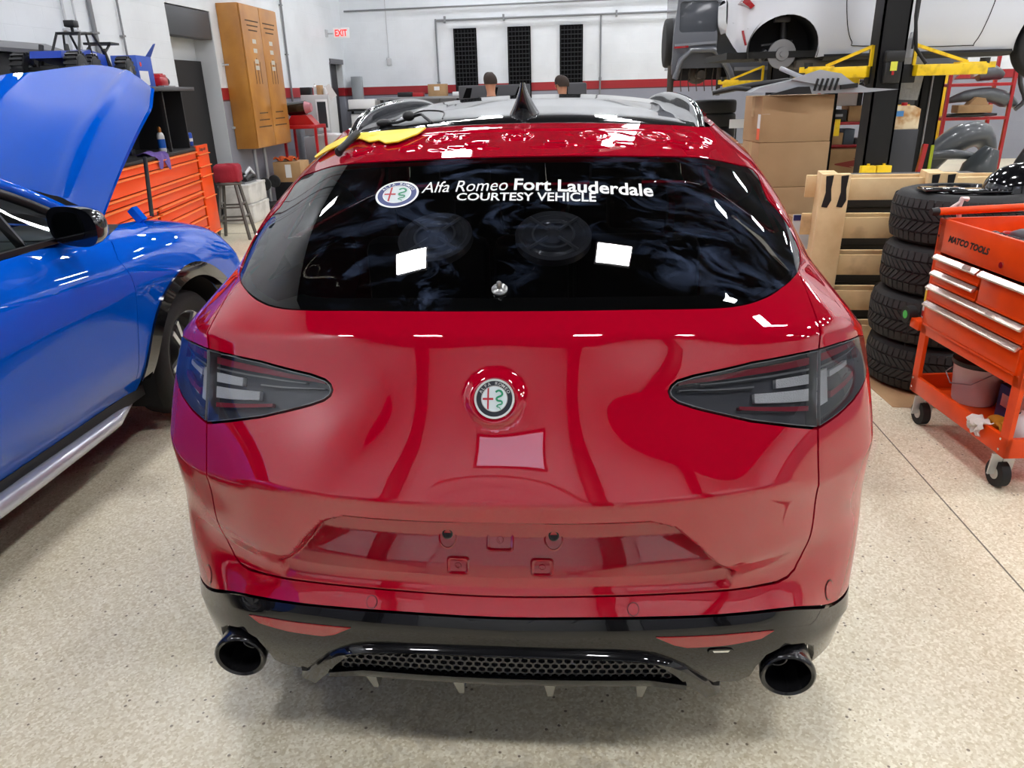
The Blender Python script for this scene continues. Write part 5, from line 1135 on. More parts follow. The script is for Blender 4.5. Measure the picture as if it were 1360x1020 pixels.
    for s_ in (-1, 1): mb = MB(); mb.sphere((s_*.032*k,.098*k,1.675*k), .011); mb.build('eye', mat('eye_white', (220,220,220), .3), root, smooth=60)
    mb = MB(); mb.box(-.025, .025, .100*k, .108*k, 1.615*k, 1.625*k, r=.003); mb.build('mouth', mat('lips', (150,84,76), .5), root)
    return root
person('person with short dark hair and black shirt beyond the red car, left of two', -1.29, 12.5, .5, 1.955, mat('shirt_black', (24,24,28), .9))
person('person with dark hair partly hidden beside the grey chair, facing left', -.17, 12.6, 1.2, 1.885, mat('shirt_black', (24,24,28), .9))
# ================================================================= right side: cars on lifts
def XZ(y=0): return Matrix(((1,0,0,0),(0,0,1,y),(0,1,0,0),(0,0,0,1)))     # prism polygons drawn in x,z and extruded along y
YEL = mat('lift_yellow', (238,200,20), rough=.4, noise=(8, (196,158,16), .3, .5)); IRON = mat('iron', (70,70,72), .5, .6)
WHP = mat('white_paint', (214,218,226), rough=.25, coat=1., coatr=.02)
wc = thing('car', 'white car raised on a lift with its rear wheel off', 'car', (3.7, 10.4, 1.95))
sx = [1.80,1.86,1.98,2.8,3.6,4.6,5.4,6.1,6.35]
zb = [2.30,2.12,1.98,1.98,1.985,1.975,1.96,1.98,2.15]; zs = [2.62,2.76,2.82,2.84,2.82,2.80,2.74,2.62,2.50]; yn = [10.12,9.78,9.56,9.48,9.48,9.48,9.50,9.62,9.85]
ro = [2.66,2.90,3.05,3.28,3.36,3.16,2.84,2.70,2.56]
def wrow(i, t):
    y0 = yn[i]; b = zb[i]; s_ = zs[i]
    return {0:(y0+.06,b), 1:(y0+.015,b+(s_-b)*.18), 2:(y0-.01,b+(s_-b)*.42), 3:(y0+.0,b+(s_-b)*.68), 4:(y0+.03,b+(s_-b)*.88), 5:(y0+.09,s_)}[t]
tW = [0,.15,.36,.58,.76,.88]
SW = Surf(sx, tW, [[(sx[i],)+wrow(i, t) for i in range(9)] for t in range(6)]); SW.sg = 1
def wc_t(X, z):
    b = float(np.interp(X, sx, zb)); s_ = float(np.interp(X, sx, zs)); return float(np.interp((z-b)/(s_-b), [0,.18,.42,.68,.88,1], tW))
def warc(cx, cz, r, a0, a1, n=20): return [(cx+r*math.cos(math.radians(a0+(a1-a0)*i/n)), wc_t(cx+r*math.cos(math.radians(a0+(a1-a0)*i/n)), max(cz+r*math.sin(math.radians(a0+(a1-a0)*i/n)), 1.96))) for i in range(n+1)]
out = [(1.81,.02),(1.86,.0),(1.965,.0)]+warc(2.355,2.07,.385,194,-14)+[(2.78,.0),(4.84,.0)]+warc(5.25,2.06,.39,194,-14)+[(5.68,.0),(6.33,.0),(6.33,.878),(1.81,.878)]
kw = dict(surf=SW.f, norm=SW.n, step=.05, rim=.02)
bd = panel('body_side', out, WHP, wc, **kw)
fs_ = []
def wstrip(nm, pts, w, m, off=.002, parent=None):
    P = SW.f([p[0] for p in pts], [p[1] for p in pts])+SW.n([p[0] for p in pts], [p[1] for p in pts])*off
    mb = MB(); mb.tube(P.tolist(), w, 5); mb.build(nm, m, parent or bd)
wstrip('door_seam', smooth_poly([(3.02,.86),(2.98,.60),(3.02,.30),(3.10,.12),(3.22,.075),(4.30,.075),(4.42,.10),(4.50,.35),(4.56,.62),(4.58,.86)], 4, False), .005, DARK)
wstrip('crease_line', [(1.84,.32),(1.96,.31)], .004, mat('crease_shadow', (150,154,162), .5)); wstrip('side_marker', [(1.955,.13),(1.92,.24),(1.915,.27)], .014, RFL, .006)
mb = MB(); mb.grid([[(x, 9.48+y, z) for x in np.linspace(2.80, 4.82, 12)] for y, z in ((.0,2.0),(-.02,1.975),(.03,1.94),(.3,1.93))]); mb.build('sill_cover', BLKP, wc, smooth=60)
rows = []
for i in range(9):
    h = ro[i]; y0 = yn[i]; r = []
    for k in range(13):
        u = -1+2*k/12; r.append((sx[i], 10.4+u*(10.4-y0-.09), zs[i]+(h-zs[i])*(1-abs(u)**3.2)))
    rows.append(r)
mb = MB(); mb.grid(rows); mb.build('upper_body', WHP, wc, smooth=60)
mb = MB(); mb.grid([[(sx[i], 20.8-SW.f([sx[i]], [t])[0][1], SW.f([sx[i]], [t])[0][2]) for i in range(9)] for t in tW]); mb.build('far_side', WHP, wc, smooth=60)
mb = MB(); mb.grid([[(1.80+.05*k**2, 10.12+(.56)*u, 2.30+(.32)*k2) for u in [j/8 for j in range(9)]] for k, k2, v in ((1,0,0),(.4,.35,0),(0,.7,0),(0,1,0))]); mb.build('rear_bumper', WHP, wc, smooth=60)
mb = MB(); mb.prism([(1.86,2.56),(1.96,2.49),(2.0,2.52),(1.90,2.62)], 9.50, 9.80, XZ()); mb.build('tail_lamp', RFL, wc)
mb = MB(); mb.box(1.75, 6.2, 9.6, 11.2, 1.98, 2.05); mb.build('underbody', DARK, wc)
for cx in (2.355, 5.25):
    mb = MB(); mb.grid([[(cx+.39*math.cos(a), y, 2.07+.39*math.sin(a)) for y in (9.50,9.95)] for a in [math.radians(-14+208*i/24) for i in range(25)]]); mb.box(cx-.39, cx+.39, 9.93, 9.95, 2.0, 2.47); mb.build('wheel_well', DARK, wc, smooth=60)
hb = thing_hub = None
mb = MB(); T = Matrix.Translation((2.37, 9.62, 2.02)) @ Euler((PI/2, 0, 0)).to_matrix().to_4x4()
mb.lathe([(0,.05),(.028,.05),(.03,.035),(.07,.035),(.075,.01),(.155,.01),(.158,.0),(.158,-.012),(.0,-.012)], 36, T); dk = mb.build('brake_disc', mat('disc_iron', (128,128,130), .45, .5), wc, smooth=40)
mb = MB(); mb.cyl((2.37,9.66,2.02), (2.37,10.1,2.05), .05); mb.cyl((2.42,9.80,2.08), (2.40,9.80,2.42), .035); mb.bar((2.1,9.75,1.98), (2.62,9.75,1.95), .05, .04); mb.bar((2.15,9.7,2.12), (2.5,9.72,2.16), .02, .02); mb.cyl((2.14,9.72,1.97), (2.22,9.75,2.05), .05); mb.box(2.28, 2.46, 9.72, 9.8, 2.36, 2.42, r=.01); mb.build('suspension', IRON, wc, smooth=40)
mb = MB(); mb.box(2.55, 3.6, 9.65, 10.2, 1.86, 1.96, r=.02); mb.tube([(2.5,9.8,1.9),(2.9,9.75,1.86),(3.4,9.8,1.9)], .045, 10); mb.build('exhaust_section', mat('rusty_metal', (88,84,80), .6, .4), wc, smooth=40)
T = Matrix.Translation((5.25, 9.62, 2.02)) @ Euler((PI/2, 0, 0)).to_matrix().to_4x4()
mb = MB(); tyre(mb, T=T, R=.345, W=.22); w = mb.build('front_wheel', RUB, wc, smooth=40); mb = MB(); rim(mb, T=T, R=.235); mb.build('rim', RIM, w)
for ch in wc.children: ch.location = (-3.7, -10.4, -1.95)
# grey boxy off-roader on the far lift
GV = mat('grey_paint', (86,89,96), rough=.3, coat=.8)
gv = thing('off_road_car', 'dark grey boxy off-road car raised on the far lift with its rear wheel off', 'car', (3.3, 13.4, 1.8))
body = [(1.42,1.78),(1.36,1.88),(1.335,2.4),(1.40,2.9),(1.46,3.25),(1.55,3.38),(5.4,3.36),(5.5,2.7),(5.75,2.62),(5.78,1.75),(5.3,1.72)]
body = body+[(5.3+.0,1.72)]
arch_g = [(2.33,1.74),(2.30,1.85),(2.16,2.10),(2.05,2.17),(1.80,2.17),(1.66,2.08),(1.58,1.80)]
win = rrect(.56, .42, .05, 5); win = [(x+1.84, z+2.655) for x, z in win]
SG = Surf([1.3,3,4.5,5.8], [0,.5,1.0,1.7], [[(x, 12.52+dy, 1.7+t) for x in (1.3,3,4.5,5.8)] for t, dy in ((0,.02),(.5,0),(1.0,.03),(1.7,.16))]); SG.sg = 1
P2 = [(x, z-1.7) for x, z in [(1.52,1.80),(1.47,1.88),(1.475,2.4),(1.53,2.9),(1.56,3.25),(1.62,3.38),(5.4,3.36),(5.5,2.7),(5.75,2.62),(5.78,1.76)]+arch_g]
gb = panel('body_side', P2, GV, gv, holes=[[(x, z-1.7) for x, z in win], [(x+.75*1.1, z-1.7) for x, z in win], [(x+1.75, z-1.7) for x, z in win]], surf=SG.f, norm=SG.n, step=.06, rim=.03)
for dx in (0, .825, 1.75): mb = MB(); mb.prism([(x+dx, z) for x, z in win], 12.60, 12.605, XZ()); mb.build('side_window', mat('privacy_glass', (52,56,62), rough=.08, coat=.5), gv)
mb = MB(); mb.tube([(x, 12.49, z) for x, z in [(1.52,1.80),(1.60,2.06),(1.74,2.20),(2.08,2.20),(2.20,2.12),(2.36,1.86),(2.40,1.74)]], .042, 8); mb.build('wheel_arch_flare', mat('grey_paint', ), gb, smooth=50)
mb = MB(); mb.bar((1.50,12.49,2.27), (2.15,12.49,2.30), .03, .035); mb.bar((2.4,12.49,1.92), (5.0,12.49,1.92), .03, .05); mb.build('side_strip', mat('strip_grey', (120,123,130), .3), gb)
mb = MB(); mb.bar((1.49,12.485,2.24), (1.70,12.485,2.25), .02, .03); mb.build('marker_lamp', RFL, gb)
mb = MB(); mb.box(1.56, 5.6, 12.72, 14.3, 1.95, 3.3); mb.build('shell', mat('grey_paint',), gv)
mb = MB(); T = Matrix.Translation((1.56, 13.6, 2.35)) @ Euler((0, -PI/2, 0)).to_matrix().to_4x4(); tyre(mb, T=T, R=.37, W=.22, ri=.1); mb.lathe([(.30,.11),(0,.12)], 32, T); mb.build('spare_wheel', RUB, gv, smooth=40)
mb = MB(); mb.box(2.40, 4.9, 12.6, 12.9, 1.74, 1.88, r=.02); mb.box(1.5, 5.5, 13.1, 13.3, 1.78, 1.95); mb.build('chassis_rail', BLKP, gv)
mb = MB(); mb.cyl((1.95,12.7,1.86), (1.95,14.2,1.86), .06); mb.sphere((1.95,13.2,1.88), .20, sc=(.9,1,.8)); mb.cyl((1.50,12.85,1.55), (1.50,12.85,2.0), .05); mb.cyl((2.24,12.85,1.55), (2.24,12.85,2.0), .035)
for k in range(5): mb.tube([(1.66+k*.12,12.75,1.95),(1.64+k*.12,12.74,1.75),(1.66+k*.12,12.75,1.62)], .008, 5)
mb.build('axle', mat('axle_brown', (64,58,52), .7), gv, smooth=40)
mb = MB(); mb.box(1.60, 2.32, 12.80, 12.82, 1.95, 2.2); mb.build('wheel_well', DARK, gv)
for ch in gv.children: ch.location = (-3.3, -13.4, -1.8)
# lift columns
LK = mat('lift_black', (17,17,19), rough=.5, spec=.3)
def column(x, y, w, d, h, lab, foot=True):
    t = thing('lift_column', lab, 'vehicle lift', (x, y, 0))
    mb = MB(); mb.box(-w/2, w/2, -d/2, -d/2+.02, 0, h); mb.box(-w/2, -w/2+.02, -d/2, d/2, 0, h); mb.box(w/2-.02, w/2, -d/2, d/2, 0, h); mb.build('column', LK, t)
    mb = MB(); mb.box(-w/2-.1, w/2+.1, -d/2-.05, d/2+.1, 0, .02); mb.build('base_plate', LK, t)
    return t
c1 = column(3.21, 8.72, .27, .26, 4.2, 'black lift column with a control housing, nearest on the right')
mb = MB(); mb.box(-.075, .09, -.22, -.131, 1.68, 1.96, r=.02); mb.box(-.085, .10, -.235, -.131, 1.88, 1.99, r=.02); h = mb.build('control_housing', BLKP, c1)
mb = MB(); mb.box(-.035, .03, -.2372, -.2352, 1.80, 1.885); mb.build('warning_label', mat('label_yellow', (206,206,70), .5), h, smooth=0); mb = MB(); mb.box(-.01, .012, -.224, -.221, 1.76, 1.80); mb.build('red_switch', REDM, h)
for x in (-.09, .07): mb = MB(); mb.box(x-.075, x+.075, -.20, -.131, .50, .87, r=.006); mb.cyl((x,-.17,.87), (x,-.17,.89), .015); mb.build('rubber_pad_holder', YEL, c1)
mb = MB(); mb.tube([(.15,-.10,4.0),(.16,-.14,3.0),(.17,-.15,2.3),(.22,-.15,2.0),(.34,-.15,1.86)], .018, 8); mb.tube([(.20,-.10,4.0),(.20,-.12,2.6),(.19,-.13,2.0)], .012, 6); mb.build('hydraulic_hose', BLKP, c1, smooth=50)
def arm(parent, x0, y0, x1, y1, z, truss=0):
    mb = MB(); mb.bar((x0,y0,z), (x1,y1,z), .12, .11, r=.01)
    mb.bar((x0+(x1-x0)*.6,y0+(y1-y0)*.6,z+.04), (x1+(x1-x0)*.12,y1+(y1-y0)*.12,z+.04), .09, .06, r=.005)
    if truss: mb.bar((x0,y0,z+.24), (x0+(x1-x0)*truss,y0+(y1-y0)*truss,z+.07), .025, .03); mb.bar((x0,y0,z+.05), (x0,y0,z+.25), .03, .03)
    a = mb.build('lift_arm', YEL, parent)
    mb = MB(); mb.cyl((x1,y1,z+.05), (x1,y1,z+.11), .05); mb.build('arm_pad', BLK, a)
arm(c1, -.15, .0, -.62, .55, 1.80, .7); arm(c1, .28, .0, 1.15, .35, 1.80, .75)
mb = MB(); mb.box(-.15, .32, .0, .13, 1.68, 1.86, r=.01); mb.build('carriage', LK, c1)
c2 = column(2.95, 12.05, .26, .26, 4.2, 'black lift column beyond the white car, below its brake disc')
arm(c2, .2, -.1, 1.0, -.45, 1.72); arm(c2, -.2, .1, -.75, .2, 1.70, .8)
c3 = column(4.57, 10.85, .28, .26, 1.84, 'short black lift column right of the near one, under the yellow arm'); mb = MB(); mb.cyl((-.02,-.145,0), (-.02,-.145,1.84), .012); mb.build('guide_rod', STEEL, c3); mb = MB(); mb.box(.10,.14,-.15,-.13,.4,.9); mb.build('green_strip', mat('lime', (180,200,40), .5), c3)
c4 = column(4.02, 13.0, .15, .2, 2.2, 'thin black lift column behind the brown boxes'); mb = MB(); mb.box(-.2,.45,-.2,.3,.02,.12, r=.02); mb.build('foot_block', LK, c4); mb = MB(); mb.box(.08,.16,-.12,-.10,.9,1.15); mb.build('yellow_stop', YEL, c4)
# transmission, jug and cabinet behind the near column
t = thing('gearbox_unit', 'grey cast metal gearbox standing on the black cabinet under the white car', 'gearbox', (3.56, 9.10, 1.46))
CAST = mat('cast_metal', (138,138,138), rough=.5, metal=.4, bump=(30,.6))
mb = MB(); mb.prism([(-.20,.06),(-.24,.36),(-.16,.46),(.10,.48),(.18,.40),(.14,.04)], -.1, .1, XZ()); mb.box(-.14,.06,-.115,-.1,.16,.40, r=.01); mb.cyl((-.05,-.14,.12), (-.05,-.1,.12), .05); mb.build('gearbox_case', CAST, t, smooth=30)
mb = MB(); mb.cyl((.02,0,.46), (.02,0,.66), .045); mb.cyl((.02,0,.66), (.02,0,.72), .03, .015); mb.build('filter_canister', STEEL, t, smooth=40)
mb = MB(); mb.box(-.15,.12,-.09,.09,-.0,.06); mb.build('gearbox_foot', IRON, t)
t = thing('oil_jug', 'dirty white oil jug with a blue label on the black cabinet', 'jug', (3.50, 8.82, 1.22))
mb = MB(); mb.prism([(-.15,0),(.15,0),(.15,.20),(.08,.235),(-.12,.235),(-.15,.19)], -.07, .07, XZ()); mb.build('jug_body', mat('jug_stained', (222,206,172), rough=.5, noise=(9, (176,128,76), .35, .6)), t, smooth=30)
mb = MB(); mb.box(-.148,-.02,-.073,-.0705,.13,.185); mb.build('jug_label', mat('label_blue2', (70,130,190), .5), t); mb = MB(); mb.cyl((.0,0,.235), (.0,0,.265), .03); mb.build('jug_cap', REDM, t)
t = thing('equipment_cabinet', 'black cabinet between the two lift columns under the oil jug', 'cabinet', (3.62, 8.98, 0)); mb = MB(); mb.box(-.28,.03,-.26,.2,.62,1.22, r=.01); mb.build('cabinet_body', mat('cabinet_dark', (46,48,54), .5), t)
mb = MB(); mb.box(-.26,.01,-.24,.2,0,.6); mb.box(-.1,.1,-.29,-.26,.3,.6); mb.build('cabinet_base', BLK, t)
t = thing('yellow_bollard', 'yellow box guard on the floor beyond the near lift column', 'guard', (3.95, 10.2, 0)); mb = MB(); mb.box(-.13,.13,-.05,.05,0,.98, r=.01); mb.build('guard_plate', YEL, t)
mb = MB(); mb.bar((4.02,9.6,0), (4.12,9.6,1.0), .05, .05); tag(mb.build('red_post', REDM), 'thin red steel post left of the short lift column', 'post')
# red racks
def rack(x0, x1, y, d, H, shelves, lab, m=REDM):
    t = thing('steel_rack', lab, 'rack', ((x0+x1)/2, y, 0)); cx = (x0+x1)/2
    for x in (x0, x1):
        for yy in (-d/2, d/2): mb = MB(); mb.bar((x-cx,yy,0), (x-cx,yy,H), .05, .05); mb.build('upright', m, t)
    for z in shelves: mb = MB(); mb.box(x0-cx-.02, x1-cx+.02, -d/2-.02, d/2+.02, z-.05, z, r=.004); mb.build('shelf', m, t)
    return t
rack(6.10, 7.10, 14.0, .6, 2.3, (1.62,1.10,.15), 'red steel rack of car parts at the far right')
rack(4.40, 5.30, 14.6, .6, 1.9, (1.56,1.04,.66), 'red steel rack of boxes seen left of the near lift column')
t = thing('yellow_cabinet', 'tall yellow safety cabinet behind the red rack of car parts', 'cabinet', (6.25, 15.3, 0)); mb = MB(); mb.box(-.42,.40,-.3,.3,.3,1.78, r=.01); mb.build('cabinet_body', mat('safety_yellow', (244,200,16), .45), t); mb = MB(); mb.bar((.06,-.305,.4), (.06,-.305,1.7), .01, .01); mb.build('door_seam', BLK, t); mb = MB(); mb.box(-.42,.4,-.3,.3,0,.3); mb.build('plinth', BLK, t)
GP = mat('parts_grey', (84,88,92), rough=.35, coat=.4); GPD = mat('parts_dark', (38,39,42), rough=.4, coat=.3); SLV = mat('parts_silver', (190,193,198), rough=.3, metal=.3)
def blob(name, pts, r, m, lab, cat, flat=1.0, extra=None, group=None):
    t = thing(name, lab, cat, (0,0,0)); c = Vector(pts[0]); t.location = (c.x, c.y, min(p[2] for p in pts)-r if not isinstance(r, list) else min(p[2]-q for p, q in zip(pts, r)))
    L = Vector(t.location); mb = MB(); mb.tube([Vector(p)-L for p in smooth_poly(pts, 3, False)], [float(np.interp(i, np.linspace(0, 3*(len(pts)-1), len(pts)), r)) for i in range(3*(len(pts)-1)+1)] if isinstance(r, list) else r, 12); mb.build('moulding', m, t, smooth=60)
    if extra:
        for nm, f, mm in extra: b = MB(); f(b, L); b.build(nm, mm, t, smooth=50)
    if group: t['group'] = group
    return t
def bx(b, L, *a, **k): x0,x1,y0,y1,z0,z1 = a; b.box(x0-L.x,x1-L.x,y0-L.y,y1-L.y,z0-L.z,z1-L.z, **k)
blob('mirror_part', [(6.18,13.9,1.65),(6.3,13.85,1.80),(6.45,13.85,1.86),(6.55,13.85,1.74)], [.02,.04,.05,.07], SLV, 'silver curved car part on the top shelf of the far red rack', 'car part')
blob('cover_part', [(6.6,13.9,1.74),(6.8,13.9,1.78),(7.0,13.9,1.72)], [.10,.13,.06], GP, 'grey plastic cover on the top shelf of the far red rack', 'car part')
blob('bumper_piece', [(6.15,13.85,1.34),(6.4,13.75,1.42),(6.75,13.75,1.44),(7.05,13.8,1.36),(7.25,13.8,1.26)], [.03,.09,.11,.13,.05], GP, 'dark grey bumper piece on the middle shelf of the far red rack', 'car part')
t = thing('open_carton', 'torn brown carton on the middle shelf of the far red rack', 'box', (6.5, 13.66, 1.17)); mb = MB(); mb.box(-.28,.26,-.14,.1,0,.12, r=.01); mb.prism([(-.1,.12),(.2,.12),(.14,.22),(.0,.24)], -.1, .08, XZ()); mb.build('carton', CARD, t)
blob('grille_part', [(6.12,13.75,1.13),(6.5,13.7,1.135),(6.95,13.75,1.13)], [.025,.035,.02], GPD, 'black grille strip lying under the torn carton', 'car part')
blob('black_strap', [(7.16,13.7,1.9),(7.2,13.7,1.6),(7.32,13.7,1.35),(7.2,13.7,1.2)], .035, GPD, 'black curved trim hanging off the right of the far red rack', 'car part')
blob('fender_liner', [(5.35,12.5,.07),(5.45,12.4,.55),(5.75,12.35,.85),(6.1,12.4,.90),(6.35,12.5,.6)], [.06,.16,.20,.18,.08], GP, 'large grey wheel arch liner heaped on the floor before the far red rack', 'car part')
blob('bumper_shell', [(5.9,12.0,.22),(5.95,11.95,.45),(6.05,11.9,.75)], [.22,.24,.10], mat('shell_grey', (70,76,80), .35, coat=.5), 'upright grey bumper shell in front of the arch liner', 'car part')
blob('bumper_bar', [(5.3,12.2,.62),(5.6,12.1,.66),(5.9,12.1,.62)], [.05,.07,.05], GP, 'grey bar with two oval holes beside the arch liner', 'car part')
blob('wiring_loom', [(6.6,12.4,.05),(6.7,12.3,.5),(6.95,12.3,.85),(7.2,12.4,.6),(7.1,12.3,.2)], [.05,.08,.09,.09,.07], GPD, 'heap of black plastic trim at the right edge of the photo', 'car part')
blob('silver_bracket', [(6.35,11.9,.42),(6.5,11.85,.48),(6.65,11.85,.55)], [.03,.04,.03], SLV, 'silver bracket between the grey shell and the black trim heap', 'car part')
mb = MB(); mb.box(-.3,.3,-.2,.2,0,.36, r=.01); t = thing('parts_crate', 'low dark crate supporting the silver bracket', 'crate', (6.5, 11.9, 0)); mb.build('crate_body', BLK, t)
mb = MB(); mb.bar((7.6,13.13,0), (7.6,13.13,1.2), .04, .02); mb.box(7.35, 7.9, 13.1, 13.12, 1.1, 1.85); tag(mb.build('whiteboard', WHT), 'white board at the right edge beyond the far red rack', 'board')
t = thing('carton', 'large brown carton with a dark red mark under the left red rack', 'box', (4.85, 14.3, 0)); mb = MB(); mb.box(-.42,.42,-.25,.25,0,.60, r=.006); mb.build('carton_body', CARD, t)
mb = MB(); mb.prism([(-.30,.36),(.05,.42),(.0,.45),(.28,.40),(.26,.32),(-.05,.31),(.02,.28),(-.3,.34)], -.253, -.251, XZ()); mb.build('printed_mark', mat('mark_brown', (140,52,40), .7), t)
t = thing('carton', 'brown carton with a label on the top shelf of the left red rack', 'box', (4.98, 14.5, 1.04)); mb = MB(); mb.box(-.22,.30,-.2,.2,0,.26, r=.005); mb.build('carton_body', CARD, t); mb = MB(); mb.box(.06,.2,-.203,-.2,.06,.18); mb.build('label', WHT, t)
t = thing('tool_case', 'black tool case beside the labelled carton on the left red rack', 'case', (4.60, 14.5, 1.04)); mb = MB(); mb.box(-.14,.14,-.2,.2,0,.20, r=.02); mb.build('case_body', BLKP, t); mb = MB(); mb.box(-.06,.06,-.22,-.2,.09,.13); mb.build('handle', STEEL, t)
t = thing('white_screen', 'white panel leaning on the top shelf of the left red rack', 'panel', (4.62, 14.45, 1.30)); mb = MB(); mb.box(-.20,.34,-.02,.02,0,.24, r=.01); mb.build('panel_face', WHT, t); mb = MB(); mb.box(.30,.38,-.03,.03,-.0,.26); mb.build('panel_edge', BLK, t)
for i, (x, w, h, m, lab) in enumerate(((4.58,.14,.20,CARD,'small brown carton on the lower shelf of the left red rack'),(4.82,.09,.26,mat('bin_blue', (70,84,98), .5),'slate blue bin on the lower shelf of the left red rack'),(5.05,.12,.10,IRON,'pile of dark metal fittings on the lower shelf of the left red rack'))):
    t = thing(('small_carton','storage_bin','metal_fitting')[i], lab, ('box','bin','fitting')[i], (x, 14.45, .66)); mb = MB(); mb.box(-w,w,-.15,.15,0,h, r=.01); mb.build('body', m, t)
for i, x in enumerate((4.5,4.8,5.1)):
    blob('hanging_clamp', [(x,14.25,1.57),(x+.08,14.22,1.64),(x+.16,14.25,1.60)], [.03,.045,.02], (STEEL, IRON, YEL)[i], ('steel','dark','yellow')[i]+' clamp lying on the top of the left red rack', 'clamp')
# dark tyres beyond the boxes
for k in range(3):
    t = thing('tyre', ('lowest','middle','topmost')[k]+' black tyre of the far stack left of the brown boxes', 'tyre', (2.45, 14.2, .22*k+.80), 0, 'far stack of tyres'); mb = MB(); tyre(mb, R=.36, W=.22, n=32, T=Matrix.Translation((0,0,.11))); mb.build('tyre_body', RUB, t, smooth=40)
t = thing('tyre_rack', 'low black stand under the far stack of tyres', 'stand', (2.45, 14.2, 0)); mb = MB(); mb.box(-.36,.36,-.36,.36,.76,.80); mb.build('stand_top', BLK, t)
for x in (-.33,.33):
    for y in (-.33,.33): mb = MB(); mb.bar((x,y,0), (x,y,.77), .04, .04); mb.build('leg', BLK, t)
t = thing('paper_sign', 'small white card on a stand left of the brown boxes', 'sign', (2.32, 11.6, 0)); mb = MB(); mb.box(-.10,.12,-.01,.01,1.12,1.24); mb.build('card', WHT, t); mb = MB(); mb.bar((0,.02,0), (0,.02,1.14), .02, .02); mb.box(-.15,.15,-.1,.15,0,.02); mb.build('stand', BLK, t)
t = thing('carton', 'low brown carton seen between the red car and the tall box stack', 'box', (2.05, 10.4, 0)); mb = MB(); mb.box(-.4,.25,-.2,.2,0,.98, r=.006); mb.build('carton_body', CARD, t)
# five brown boxes
CARD2 = mat('cardboard_plain', (178,146,108), rough=.85, noise=(2.2, (164,131,94), .35, .62))
nm = ('bottom','second','third','fourth','top')
for k in range(5):
    lab = ('bottom brown cardboard box of the tall stack, on the floor','second brown cardboard box up in the tall stack','middle brown cardboard box of the tall stack','fourth brown cardboard box up, just below the labelled one','top brown cardboard box of the tall stack with a white and orange label')[k]
    t = thing('cardboard_box', lab, 'box', (1.615+(.012*math.sin(k*2.3)), 6.22, .3265*k), .10, 'tall stack of brown boxes')
    mb = MB(); mb.box(-.265,.265,-.20,.20,.001,.325, r=.004); mb.build('carton', CARD2, t)
    mb = MB(); mb.box(-.2655,-.2645,-.03,.03,.18,.325); mb.box(-.2,.2,-.2008,-.2003,.003,.006); mb.build('tape', mat('tape_tan', (186,156,112), .4), t, smooth=0)
    if k == 4:
        mb = MB(); mb.box(-.2662,-.2655,-.19,-.13,.10,.20); mb.box(-.261,-.2,-.2012,-.2006,.2,.201); mb.build('label_white', WHT, t, smooth=0)
        mb = MB(); mb.box(-.2662,-.2655,-.19,-.13,.02,.10); mb.build('label_orange', mat('label_orange', (236,98,60), .5), t, smooth=0)
# bumper parts on the top box
t = thing('bumper_cover', 'silver and black broken bumper pieces on top of the tall box stack', 'car part', (1.70, 6.2, 1.64))
mb = MB(); mb.prism([(-.42,.02),(-.36,.05),(-.10,.10),(.16,.12),(.40,.03),(.62,.015),(.40,.0),(.10,-.0),(-.1,.01)], -.22, -.02, XZ()); mb.bar((-.20,-.1,.18), (.10,-.15,.05), .07, .03, r=.008); mb.prism([(-.15,.1),(.05,.16),(.2,.13),(.3,.06),(.1,.05)], -.24, -.21, XZ()); mb.build('silver_shell', mat('shell_silver', (176,180,186), .35, .2, coat=.5), t, smooth=30)
mb = MB(); mb.prism([(-.30,-.0),(-.10,.05),(-.02,.05),(.0,.0)], -.27, -.235, XZ())
for k in range(5): mb.bar((.02+k*.035,-.25,.02), (.04+k*.035,-.245,.10), .014, .012)
mb.bar((.20,-.25,.04), (.32,-.24,.05), .02, .03); mb.build('black_grille', BLKP, t)
mb = MB(); mb.tube([(-.62,.0,.03),(-.35,.02,.07),(-.1,.05,.09),(.1,.05,.05)], .022, 8); mb.tube([(-.66,-.02,.02),(-.5,-.02,.05),(-.38,0,.04)], .018, 8); mb.build('black_trim', BLKP, t, smooth=50)

for i, (x, z, m, lab) in enumerate(((4.42,1.62,WHT,'small white part hanging below the white car, above the left red rack'),(4.72,1.70,IRON,'dark metal bracket lying above the left red rack'),(5.0,1.62,YEL,'yellow strap end on the left red rack top'),(4.25,1.60,GPD,'black plastic pipe on the left red rack top'))):
    mb = MB(); rr_ = random.Random(i); P = [(x+.12*k+rr_.uniform(-.03,.03), 14.4+rr_.uniform(-.1,.1), z+rr_.uniform(-.02,.08)) for k in range(4)]
    mb.tube(smooth_poly(P, 3, False), .03+.01*rr_.random(), 8); tag(mb.build(('white_part','metal_bracket','strap_end','plastic_pipe')[i], m, smooth=60), lab, 'car part')
# ================================================================= pallet, tyres and the orange cart
PINE = mat('pine', (236,208,160), rough=.7, noise=(5, (216,180,130), .3, .62)); PINE2 = mat('pine_dark', (228,198,148), rough=.7, noise=(6, (176,142,104), .25, .5)); TAPE = mat('black_tape', (22,22,24), .5)
pl = thing('pallet', 'wooden pallet standing on edge behind the stack of tyres', 'pallet', (1.55, 5.08, 0), math.radians(-3))
pl.rotation_euler = (math.radians(4), 0, math.radians(-3))
for i, x in enumerate((.0, .62, 1.17)):
    mb = MB(); mb.box(x, x+.17, -.045, .0, 0, 1.19, r=.003); mb.box(x-.0, x+.10, .0, .10, 0, 1.19, r=.003); s = mb.build('stringer', PINE, pl)
    if i < 2:
        for a in (.02, .11):
            mb = MB(); mb.prism([(x+a,1.18),(x+a+.045,1.185),(x+a+.04,1.10),(x+a+.05,1.03),(x+a+.03,.985),(x+a-.005,.99),(x+a+.01,1.08)], -.0475, -.0455, XZ()); mb.build('tape_strip', TAPE, s)
